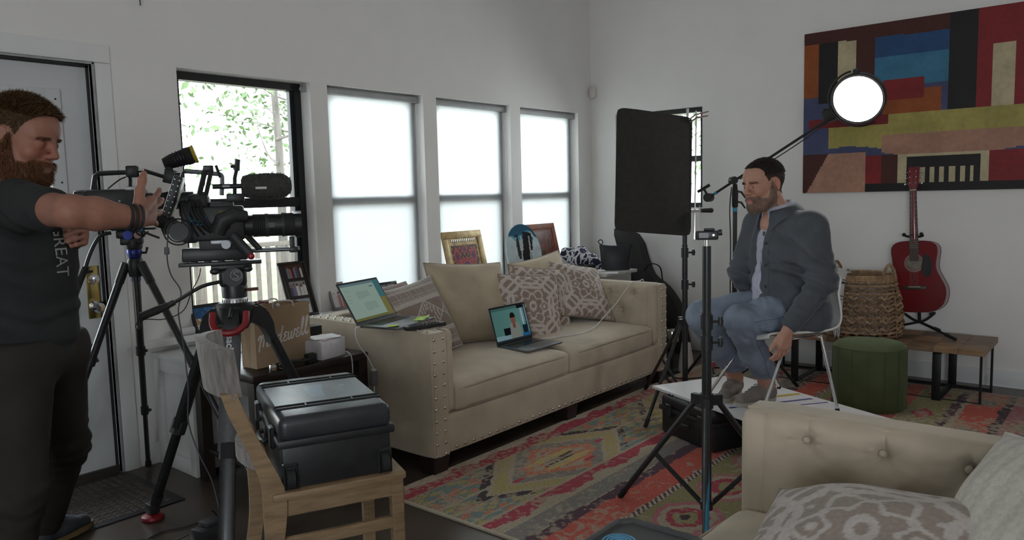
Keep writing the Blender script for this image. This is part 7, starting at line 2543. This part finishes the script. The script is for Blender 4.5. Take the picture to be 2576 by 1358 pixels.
hand_sdf(lo, nWr + V3(-.004, -.012, -.012), (-.10, -.16, -1), (-.83, .50, .1), fS, curl=(.30, .32, .32, .30), fan=(.10, .02, -.06, -.14), thumb=.45, sc=.93)
Vn, Fn = lo.mesh()
lf = SDF((2.26, -2.20, .50), (2.54, -1.84, 1.05), .005)
lf.cap(fElb, fWr, .042, .028, k=.02)
hand_sdf(lf, fWr, (.0, -.05, -1), (.83, -.5, 0), fS, curl=(.3, .3, .3, .3))
Vf, Ff = lf.mesh()
bt = SDF((2.1, -2.65, .26), (2.95, -1.75, 1.32), .011)
bt.cap(H, Nk - V3(0, 0, .07), .11, .09, k=.05)
bt.cap(nShould, fShould, .05, .05, k=.05)
nHip, fHip = V3(2.680, -2.115, .765), V3(2.540, -2.020, .765)
nKn, fKn = V3(2.482, -2.385, .725), V3(2.228, -2.295, .715)
nAn, fAn = V3(2.512, -2.105, .345), V3(2.315, -2.060, .345)
bt.chain([nHip, nKn, nAn, nAn - V3(0, 0, .06)], [.075, .052, .038, .036], k=.03)
bt.chain([fHip, fKn, fAn, fAn - V3(0, 0, .06)], [.075, .052, .038, .036], k=.03)
bt.cap(nShould, nElb, .045, .040, k=.03); bt.cap(fShould, fElb, .045, .040, k=.03)
Vb, Fb = bt.mesh()
Vall, Fall = join_meshes([(Vh, Fh), (Vn, Fn), (Vf, Ff), (Vb, Fb)])
cols = np.tile(skinS, (len(Vall), 1))
nh = len(Vh)
ch_ = np.tile(skinS, (nh, 1))
hm, bmk = hair_mask(Lh, .020), beard_mask(Lh, -.128)
ch_[np.abs(Lh[:, 2] + .066) + 10 * np.clip(.088 - Lh[:, 0], 0, 1) < .011] = (.40, .16, .13)
rosy = np.exp(-(((Lh[:, 0] - .075) / .03) ** 2 + ((np.abs(Lh[:, 1]) - .035) / .03) ** 2 + ((Lh[:, 2] + .02) / .03) ** 2))
ch_ = ch_ * (1 - rosy[:, None] * np.array((0, .16, .18)))
earm = np.abs(Lh[:, 1]) > .078
ch_[earm] *= (1.0, .82, .8)
fade = np.clip((Lh[:, 2] - .015) / .05, 0, 1)[:, None]
ch_[hm] = (np.array((.030, .020, .015)) + skinS * .10 * (1 - fade))[hm]
ch_[bmk] = ch_[bmk] * .45 + np.array((.12, .09, .07)) * .55
cols[:nh] = ch_
body = link('body', np_mesh('body', Vall, Fall, cols), skin_mat('skin_seated', skinS), man, smooth=180)
Nh = vnormals(Vh, Fh)
M_hairS = mat('dark_brown_hair', (.022, .014, .010), .5, var=.4, scale=120)
M_brdS = mat('greying_beard', (.20, .155, .118), .6, var=.6, scale=160)
back_ = np.asarray(HR) @ V3(-.9, 0, .25)
tpm = hm & (Lh[:, 2] > .045)
strands('hair', Vh[tpm], Nh[tpm], 8000, .012, lambda p: back_ * .6 + np.asarray(HR) @ V3(.2, 0, -.2), .0006, M_hairS, man, 1, .3)
sdm = hm & ~tpm
strands('side_hair', Vh[sdm], Nh[sdm], 4500, .005, lambda p: np.asarray(HR) @ V3(-.5, 0, -.8), .0005, M_hairS, man, 6, .3)
dwn = np.asarray(HR) @ V3(.35, 0, -1)
strands('beard', Vh[bmk], Nh[bmk], 6000, .008, lambda p: dwn * .9, .0005, M_brdS, man, 2, .4)
brows(man, Vh, Nh, Lh, hc, HR, hs, M_hairS)
eyes(man, hc, HR, hs, gaze=(-.15, -.1))

# shirt under the jacket
pale = mat('pale_blue_shirt', (.40, .40, .48), .8, var=.08, scale=40, bump=.1, bscale=300)
q = SDF((2.28, -2.50, .66), (2.92, -1.82, 1.34), .008)
chest = V3(2.602, -2.085, 1.07)
q.cap(H + V3(0, 0, .04), chest, .142, .142, k=.05, flat=(fS, .80))
q.cap(chest, Nk - V3(0, 0, .055), .135, .085, k=.05, flat=(fS, .80))
q.cap(chest + fS * .05 - V3(0, 0, .17), chest + fS * .055 + V3(0, 0, .04), .105, .10, k=.05)
q.cap(H + fS * .085 + V3(0, 0, .04), H + fS * .09 + V3(0, 0, .12), .115, .11, k=.05)
q.cap(nShould - sS * .03, fShould + sS * .03, .062, .062, k=.04)
q.folds(chest + fS * .1 - V3(0, 0, .1), .26, .004, .05, (.3, .3, 1), 2, .9)
q.half((0, 0, .735), (0, 0, -1))
Vq, Fq = q.mesh()
shirt = link('shirt', np_mesh('shirt', relax(Vq, Fq, 1), Fq), pale, man, smooth=180)
def collar(M, r, hgt, flare, gap, tip, material, nm, parent, squash=.92, thick=.0025, seed=0):
    """fold-over collar: M z along the neck, x to the front"""
    def fn(u, v):
        a = (gap + u * (360 - 2 * gap)) * math.pi / 180
        front = max(0, math.cos(a)) ** 2
        edge = max(0, 1 - min(u, 1 - u) / .10)
        if v < .45:
            t = v / .45
            rr, z = r * (1 - .04 * t), hgt * t
        else:
            t = (v - .45) / .55
            rr, z = r * .96 + flare * (t ** .7) + .004, hgt * (1 - t) + .003 - tip * t * (front * .9 + edge * .5) - .004 * t
        return (rr * math.cos(a) + .012 * (v > .45) * edge * (v - .45), rr * math.sin(a) * squash, z + (1 - math.cos(a)) * .006)
    return MB(M).sheet(fn, 48, 14, thick=thick).build(nm, material, parent, smooth=60)
zN = unit(V3(-.10, -.16, .98)); xN = unit(fS - zN * (fS @ zN)); yN = np.cross(zN, xN)
CM_ = basis(Nk + V3(.002, .002, -.012), xN, yN, zN)
collar(CM_, .071, .042, .014, 17, .030, pale, 'shirt_collar', shirt)
pk_ = MB()
plk = [chest + fS * (.163 + .0) + V3(0, 0, .10), chest + fS * .166, chest + fS * .168 - V3(0, 0, .1), chest + fS * .17 - V3(0, 0, .2), H + fS * .208 + V3(0, 0, .06)]
from mathutils.bvhtree import BVHTree
def bvh(V, F): return BVHTree.FromPolygons([tuple(v) for v in V], [tuple(int(i) for i in f) for f in F])
Tq = bvh(relax(Vq, Fq, 1), Fq)
def hit(T, p, d, lift=.002):
    r = T.ray_cast(Vector(p), Vector(d))
    return (r[0] + r[1] * lift) if r[0] is not None else None
pts = [hit(Tq, chest + fS * .5 - sS * .012 + V3(0, 0, z), -fS, .001) for z in np.linspace(.13, -.27, 14)]
pts = [p for p in pts if p is not None]
if len(pts) > 3:
    MB().tube(pts, .011, 6, flat=.15).build('placket', pale, shirt)
    for p in pts[1::3]:
        MB().ball(p + Vector(fS) * .002, .005, 8, 6).build('button', M_pipe_w, shirt)

# jacket
M_jack = mat('slate_jacket', (.070, .077, .088), .8, var=.12, scale=10, bump=.1, bscale=420, sheen=.2)
j = SDF((2.18, -2.58, .58), (3.02, -1.74, 1.36), .008)
j.cap(H + V3(0, 0, .0) + fS * .02, chest, .176, .186, k=.05, flat=(fS, .88))
j.cap(chest, Nk - V3(0, 0, .06), .180, .10, k=.05, flat=(fS, .84))
j.cap(H + fS * .07 + V3(0, 0, .02), chest + fS * .05, .128, .120, k=.06)
j.cap(nShould, fShould, .078, .078, k=.05)
j.cap(nShould + V3(0, 0, -.012), nElb, .086, .072, k=.03)
j.cap(nElb, nWr + (nElb - nWr) * .10, .066, .048, k=.02)
j.cap(fShould + V3(0, 0, -.01), fElb, .083, .068, k=.03)
j.cap(fElb, fWr + (fElb - fWr) * .10, .066, .048, k=.02)
j.cap(H - fS * .05 + sS * .09 + V3(0, 0, -.02), H - fS * .05 - sS * .10 + V3(0, 0, -.02), .10, .10, k=.05)
# near hem drops beside the thigh
j.cap(H + sS * .095 - fS * .01 - V3(0, 0, .03), H + sS * .10 + fS * .05 - V3(0, 0, .01), .135, .118, k=.04)
j.cap(H - fS * .03 + sS * .09 - V3(0, 0, .07), H + sS * .11 + fS * .04 - V3(0, 0, .06), .110, .098, k=.04)
# open front
vA, vB, vC = Nk + fS * .10 + V3(0, 0, .02), chest + fS * .20 - sS * .034, H + fS * .26 - sS * .058 + V3(0, 0, .05)
j.cap(vA, vB, .050, .074, k=.010, op='s')
j.cap(vB, vC, .074, .098, k=.010, op='s')
j.cap(vC, vC - V3(0, 0, .12), .078, .10, k=.010, op='s')
j.cap(Nk + V3(0, 0, -.005), hc, .074, .10, k=.006, op='s')
j.folds(nElb + V3(-.02, 0, .0), .19, .014, .055, (nElb - nWr) + V3(0, 0, .3), 4, .9)
j.folds(nShould + V3(-.05, -.02, -.12), .22, .010, .07, (.5, -.2, .8), 6, .9)
j.folds(chest - V3(0, 0, .2) + sS * .1, .28, .011, .08, (.2, .2, 1), 8, 1.0)
j.folds(fElb, .17, .012, .055, (.2, .3, 1), 5, .9)
j.folds(nWr + V3(.02, .03, .05), .10, .006, .035, nElb - nWr, 9, .5)
j.half((0, 0, .652), (0, 0, -1))
Vj, Fj = j.mesh()
Vj = relax(Vj, Fj, 1, .4)
jacket = link('jacket', np_mesh('jacket', Vj, Fj), M_jack, man, smooth=180)
CJ = basis(Nk + V3(.006, .008, -.026), xN, yN, zN)
collar(CJ, .080, .040, .040, 26, .050, M_jack, 'jacket_collar', jacket, squash=1.0, thick=.005)
Tj = bvh(Vj, Fj)
camp = V3(4.05, -6.04, 1.39)
for nm, off, z0, z1 in (('front_seam', .075, .12, -.30),):
    pts = [hit(Tj, chest + fS * .5 + sS * (off + .0) + V3(0, 0, z), -fS, .0005) for z in np.linspace(z0, z1, 16)]
    pts = [p for p in pts if p is not None]
    if len(pts) > 3: MB().tube(pts, .0016, 5).build(nm, M_jack, jacket)
for z in (.04, -.07, -.18):
    p = hit(Tj, chest + fS * .5 + sS * .062 + V3(0, 0, z), -fS, .002)
    if p is not None: MB().ball(p, .007, 10, 6).build('button', mat('horn_button', (.045, .04, .035), .35), jacket)
pc_ = [hit(Tj, chest + fS * .5 + sS * a + V3(0, 0, z), -fS, .001) for a, z in ((.095, -.02), (.165, -.03), (.165, -.13), (.095, -.12), (.095, -.02))]
if all(p is not None for p in pc_): MB().tube(pc_, .0014, 5).build('chest_pocket_seam', M_jack, jacket)
p = hit(Tq, chest + fS * .5 + sS * .015 + V3(0, 0, .085), -fS, .004)
if p is not None: MB().tube([p + Vector((0, 0, .010)), p - Vector((0, 0, .012))], .005, 8).build('lapel_microphone', M_gear, shirt)

# jeans
M_jean = mat('washed_denim', (.185, .22, .28), .85, var=.28, scale=9, bump=.2, bscale=520)
d_ = SDF((2.08, -2.60, .36), (2.90, -1.80, .92), .0075)
d_.cap(nHip - sS * .01, fHip, .098, .098, k=.04)
d_.chain([nHip + fS * .03, nHip * .45 + nKn * .55, nKn], [.094, .090, .078], k=.03)
d_.chain([fHip + fS * .02, fHip * .45 + fKn * .55, fKn], [.106, .092, .078], k=.03)
d_.chain([nKn, nKn * .5 + nAn * .5, nAn + V3(0, 0, .045)], [.078, .070, .062], k=.03)
d_.chain([fKn, fKn * .5 + fAn * .5, fAn + V3(0, 0, .045)], [.078, .070, .060], k=.03)
d_.folds(nKn + V3(.02, .05, -.03), .17, .010, .045, (.3, .5, .8), 1, .8)
d_.folds(fKn + V3(.02, .05, -.03), .15, .007, .045, (.3, .5, .8), 2, .8)
d_.folds((nHip + nKn) / 2 + V3(.03, .04, 0), .20, .009, .05, nKn - nHip, 3, 1.0)
d_.folds(nAn + V3(0, 0, .10), .16, .008, .035, (0, .2, 1), 4, .6)
d_.folds(fAn + V3(0, 0, .08), .12, .006, .035, (0, .2, 1), 5, .6)
d_.half((0, 0, .385), (0, 0, -1))
Vd, Fd = d_.mesh()
jeans = link('jeans', np_mesh('jeans', relax(Vd, Fd, 1, .4), Fd), M_jean, man, smooth=180)
Td = bvh(Vd, Fd)
for (a, b, nm) in ((nHip, nKn, 'thigh_seam'), (nKn, nAn, 'shin_seam')):
    pts = []
    for t in np.linspace(.15, .92, 14):
        o = a * (1 - t) + b * t
        r = hit(Td, o + sS * .4, -sS, .0004)
        if r is not None and abs((r - Vector(o)).length) < .15: pts.append(r)
    if len(pts) > 3: MB().tube(pts, .0016, 5).build(nm, mat('denim_stitch', (.10, .12, .16), .8), jeans)
# shoes
M_shoe = mat('taupe_canvas_shoe', (.25, .21, .185), .85, var=.12, scale=30, bump=.2, bscale=400)
M_sole = mat('cream_sole', (.42, .39, .35), .7)
def shoe(an, toe, parent, M_up, M_so, M_lace, z0, L=.27):
    an, toe = np.array(an, float), np.array(toe, float)
    d = toe - an; d[2] = 0; d = unit(d); sd_ = V3(-d[1], d[0], 0)
    heel = V3(an[0], an[1], z0) - d * .055
    tp = heel + d * L
    lo_ = np.minimum(heel, tp) - .09; hi_ = np.maximum(heel, tp) + .09; lo_[2], hi_[2] = z0, z0 + .16
    s = SDF(lo_, hi_, .005)
    s.cap(heel + d * .035 + V3(0, 0, .045), heel + d * .12 + V3(0, 0, .05), .036, .040, k=.02)
    s.cap(heel + d * .12 + V3(0, 0, .046), tp - d * .045 + V3(0, 0, .030), .043, .036, k=.03, flat=((0, 0, 1), .8))
    s.cap(heel + d * .045 + V3(0, 0, .06), V3(an[0], an[1], z0 + .105), .036, .040, k=.03)
    s.half((0, 0, z0 + .014), (0, 0, -1)); s.half((0, 0, z0 + .112), (0, 0, 1))
    V, F = s.mesh()
    o = link('shoe', np_mesh('shoe', relax(V, F, 1), F), M_up, parent, smooth=60)
    ol_ = []
    for i in range(40):
        t = 2 * math.pi * i / 40
        x = math.cos(t); y = math.sin(t)
        w_ = .047 if x > 0 else .041
        ol_.append(tuple(((heel + tp) / 2 + d * x * (L / 2 + .004) * (1 if abs(x) < .99 else 1) + sd_ * math.copysign(abs(y) ** .75, y) * w_)[:2]))
    MB().prism(ol_, z0 + .001, z0 + .022).build('sole', M_so, o, smooth=40)
    for i in range(5):
        c = heel + d * (.125 + i * .020) + V3(0, 0, .100 - i * .0095)
        MB().tube([c + sd_ * .022 - V3(0, 0, .006), c + V3(0, 0, .003), c - sd_ * .022 - V3(0, 0, .006)], .0026, 5).build('lace', M_lace, o)
    return o
M_lace = mat('grey_lace', (.26, .22, .20), .8)
shoe(nAn - V3(0, 0, .08), nAn + V3(-.10, -.22, 0), man, M_shoe, M_sole, M_lace, .2503)
shoe(fAn - V3(0, 0, .08), fAn + V3(.02, -.25, 0), man, M_shoe, M_sole, M_lace, .2503)
for an in (nAn, fAn):
    MB().tube([an + V3(0, 0, .005), an - V3(.0, 0, .012)], .044, 14).build('sock', mat('navy_sock', (.05, .05, .10), .9), man)

# ------------------------------------------------------------------ standing man at the left edge
gm = thing('person', 'standing bearded person in black T-shirt pointing with an outstretched arm', 'person', (1.1, -5.1, 0))
f1, s1 = unit(V3(.775, .632, 0)), unit(V3(-.632, .775, 0))
h1 = V3(1.306, -5.157, 1.603); R1 = head_axes((.80 * .96, .58 * .96, -.28), rad(-2)); sc1 = 1.05
N1 = V3(1.268, -5.168, 1.445)
nl = (np.asarray(R1).T @ (N1 - V3(0, 0, .03) - h1)) / sc1
Vh, Fh = head_sdf(nl, lids=1.0, beard=.040)
Lh = Vh.copy(); Vh = xf(Vh * sc1, h1, R1)
skinG = np.array((.31, .145, .10))
rSh, lSh = V3(1.455, -5.232, 1.390), V3(1.045, -5.095, 1.385)
rEl, rWr = V3(1.800, -5.178, 1.362), V3(1.782, -5.036, 1.350)
rEl = V3(1.775, -5.205, 1.372)
hip1 = V3(1.225, -5.150, .915)
arm = SDF((1.36, -5.40, 1.18), (1.90, -4.82, 1.56), .0036)
arm.chain([rSh, rSh * .45 + rEl * .55, rEl], [.056, .051, .044], k=.02)
mid1 = rEl * .62 + rWr * .38
arm.chain([rEl, mid1, rWr], [.044, .045, .030], k=.02)
hdir = V3(-.60, .74, .14)
hand_sdf(arm, rWr + V3(-.006, .010, .002), hdir, (-.72, -.66, .1), V3(.05, 0, 1), curl=(.10, .10, .12, .16), fan=(.22, .06, -.10, -.34), sc=1.06, thumb=1.5)
Va, Fa = arm.mesh()
lEl, lWr = V3(1.085, -5.02, 1.20), V3(1.272, -5.020, 1.272)
a2 = SDF((.92, -5.18, .98), (1.46, -4.85, 1.46), .0045)
a2.chain([lSh, lEl], [.052, .045], k=.02); a2.chain([lEl, lWr], [.045, .030], k=.02)
hand_sdf(a2, lWr, unit(V3(.70, .05, .20)), (.1, -.85, -.2), V3(-.15, .1, 1), curl=(1.05, 1.1, 1.15, 1.2), fan=(.05, 0, -.05, -.10), thumb=.6)
V2, F2 = a2.mesh()
tor = SDF((.45, -5.55, .03), (1.75, -4.70, 1.50), .014)
tor.cap(hip1, N1 - V3(0, 0, .10), .11, .09, k=.05); tor.cap(rSh, lSh, .05, .05, k=.05)
rHip, lHip = hip1 - s1 * .09 - V3(0, 0, .03), hip1 + s1 * .09 - V3(0, 0, .03)
rKn, rAn = V3(1.33, -5.27, .48), V3(1.30, -5.34, .09)
lKn, lAn = V3(.97, -5.0, .50), V3(.655, -4.985, .095)
tor.chain([rHip, rKn, rAn], [.07, .05, .036], k=.03); tor.chain([lHip, lKn, lAn], [.07, .05, .036], k=.03)
Vt, Ft = tor.mesh()
Vall, Fall = join_meshes([(Vh, Fh), (Va, Fa), (V2, F2), (Vt, Ft)])
cols = np.tile(skinG, (len(Vall), 1))
nh = len(Vh)
hm, bmk = hair_mask(Lh, .004), beard_mask(Lh, -.19)
cg = np.tile(skinG, (nh, 1))
rosy = np.exp(-(((Lh[:, 0] - .085) / .04) ** 2 + ((np.abs(Lh[:, 1]) - .03) / .035) ** 2 + ((Lh[:, 2] + .015) / .03) ** 2))
cg = cg * (1 - rosy[:, None] * np.array((0, .22, .22)))
cg[hm] = (.060, .032, .012)
cg[bmk] = cg[bmk] * .3 + np.array((.11, .045, .018)) * .7
cols[:nh] = cg
link('body', np_mesh('body', Vall, Fall, cols), skin_mat('skin_standing', skinG), gm, smooth=180)
Nh = vnormals(Vh, Fh)
M_hairG = mat('ginger_brown_hair', (.085, .045, .016), .55, var=.5, scale=120)
M_brdG = mat('ginger_beard', (.145, .055, .020), .6, var=.5, scale=150)
fw = np.asarray(R1) @ V3(.75, 0, .35)
top = hm & (Lh[:, 2] > .072)
sid = hm & ~top
if top.sum(): strands('hair', Vh[top], Nh[top], 8000, .030, lambda p: fw * .8, .0008, M_hairG, gm, 1, .35)
if sid.sum(): strands('side_hair', Vh[sid], Nh[sid], 7000, .011, lambda p: np.asarray(R1) @ V3(-.4, 0, -.7), .0006, M_hairG, gm, 4, .35)
dwn = np.asarray(R1) @ V3(.45, 0, -1)
strands('beard', Vh[bmk], Nh[bmk], 9000, .020, lambda p: dwn * 1.0, .0006, M_brdG, gm, 2, .4)
brows(gm, Vh, Nh, Lh, h1, R1, sc1, M_hairG)
# T-shirt
M_tee = mat('black_cotton', (.018, .020, .020), .85, var=.12, scale=14, bump=.1, bscale=420)
t_ = SDF((.90, -5.52, .82), (1.88, -4.78, 1.53), .009)
ch1 = V3(1.262, -5.155, 1.24)
t_.cap(hip1 + V3(0, 0, .0), ch1, .150, .155, k=.05, flat=(f1, .78))
t_.cap(ch1, N1 - V3(0, 0, .05), .158, .085, k=.05, flat=(f1, .78))
t_.cap(hip1 + f1 * .035 + V3(0, 0, .10), ch1 + f1 * .03 - V3(0, 0, .06), .104, .10, k=.05)
t_.cap(rSh, lSh, .074, .074, k=.05)
t_.cap(rSh, rSh * .27 + rEl * .73, .078, .060, k=.03)
t_.cap(lSh, lSh * .55 + lEl * .45, .070, .064, k=.03)
t_.cap(N1 + V3(0, 0, -.005), h1, .068, .09, k=.006, op='s')
e1 = unit(rEl - rSh)
g = np.stack(np.meshgrid(*t_.ax, indexing='ij'), -1)
cut = (g - (rSh * .27 + rEl * .73)) @ e1
near = np.linalg.norm(g - (rSh * .25 + rEl * .75), axis=-1) < .13
t_.D = np.where(near & (cut > -.012), np.maximum(t_.D, cut.astype(np.float32) + .012), t_.D)
t_.folds(rSh + f1 * .06 - V3(0, 0, .12), .24, .011, .06, (.5, .1, .8), 3, .9)
t_.folds(hip1 + V3(0, 0, .12), .28, .012, .07, (.3, .2, 1), 5, 1.0)
t_.half((0, 0, .862), (0, 0, -1))
Vt2, Ft2 = t_.mesh()
Vt2 = relax(Vt2, Ft2, 1, .4)
tee = link('t_shirt', np_mesh('t_shirt', Vt2, Ft2), M_tee, gm, smooth=180)
# printed word, wrapped on to the shirt front
Tt = bvh(Vt2, Ft2)
cu = bpy.data.curves.new('print', 'FONT'); cu.body, cu.size, cu.extrude = 'GREAT', .053, 0.0
cu.align_x, cu.align_y = 'LEFT', 'CENTER'; cu.resolution_u = 3
to = bpy.data.objects.new('print', cu); COL.objects.link(to)
me = bpy.data.meshes.new_from_object(to.evaluated_get(bpy.context.evaluated_depsgraph_get()))
bpy.data.objects.remove(to)
bm_ = bmesh.new(); bm_.from_mesh(me)
bmesh.ops.triangulate(bm_, faces=bm_.faces[:])
bmesh.ops.subdivide_edges(bm_, edges=[e for e in bm_.edges if e.calc_length() > .012], cuts=2, use_grid_fill=False)
bmesh.ops.triangulate(bm_, faces=bm_.faces[:])
fdir = unit(f1 * .62 - s1 * .78)
tdir = np.cross(V3(0, 0, 1), fdir)          # letter-up direction runs sideways across the chest
O1 = ch1 + f1 * .098 + V3(0, 0, .088)
okv = True
for v_ in bm_.verts:
    p = O1 + V3(0, 0, -1) * v_.co.x + tdir * (v_.co.y) + fdir * .5
    r = hit(Tt, p, -fdir, .0025)
    v_.co = r if r is not None else Vector(p - fdir * .35)
bm_.to_mesh(me); bm_.free()
me.materials.clear()
link('chest_lettering', me, mat('faded_white_print', (.30, .30, .30), .8), tee, smooth=0)
# trousers
M_trou = mat('dark_brown_trousers', (.022, .018, .015), .85, var=.15, scale=14, bump=.12, bscale=420)
r_ = SDF((.50, -5.55, .03), (1.60, -4.75, 1.0), .011)
r_.cap(rHip + V3(0, 0, .03), lHip + V3(0, 0, .03), .118, .118, k=.05)
r_.chain([rHip, rKn, rAn + V3(0, 0, .0)], [.108, .084, .070], k=.04)
r_.chain([lHip, lKn, lAn + V3(0, 0, .02)], [.108, .084, .066], k=.04)
r_.folds(rKn, .2, .008, .06, (.2, .2, 1), 1, .9); r_.folds(lKn, .2, .010, .06, (.4, .1, 1), 2, .9); r_.folds(lAn + V3(0, 0, .1), .16, .009, .045, (.3, .1, 1), 3, .6)
r_.half((0, 0, .055), (0, 0, -1)); r_.half((0, 0, .965), (0, 0, 1))
Vr, Fr = r_.mesh()
link('trousers', np_mesh('trousers', relax(Vr, Fr, 1, .4), Fr), M_trou, gm, smooth=180)
M_shoeG = mat('dark_trainer', (.035, .038, .045), .7, var=.15)
M_soleG = mat('gum_sole', (.16, .11, .04), .7)
shoe(lAn, lAn + V3(-.10, .25, 0), gm, M_shoeG, M_soleG, mat('blue_lace', (.16, .20, .30), .7), .0105)
shoe(rAn, rAn + V3(.2, .15, 0), gm, M_shoeG, M_soleG, MATS['blue_lace'], .0105)
# wrist bands
wd_ = unit(rWr - rEl)
Fm = frame(Vector(wd_)).to_4x4()
for i, (o_, r, m_) in enumerate(((-.020, .0355, M_rubber), (-.006, .0350, M_rubber), (.010, .0345, M_rubber))):
    MB(Matrix.Translation(Vector(rWr + wd_ * o_)) @ Fm).torus((0, 0, 0), r, .0042, n=28, m=6).build('wrist_band', m_, gm)
MB(Matrix.Translation(Vector(rWr + wd_ * .012 - V3(0, 0, .034)))).ball((0, 0, 0), (.008, .008, .006), 8, 6).build('blue_bead', mat('blue_bead', (.04, .16, .30), .4), gm)
MB().tube(smoothpath([rWr + wd_ * .01 - V3(0, 0, .036), rWr + wd_ * .03 - V3(.005, -.01, .048), rWr + wd_ * .05 - V3(.01, -.02, .058)], 4), .0035, 6).build('band_tail', M_rubber, gm)
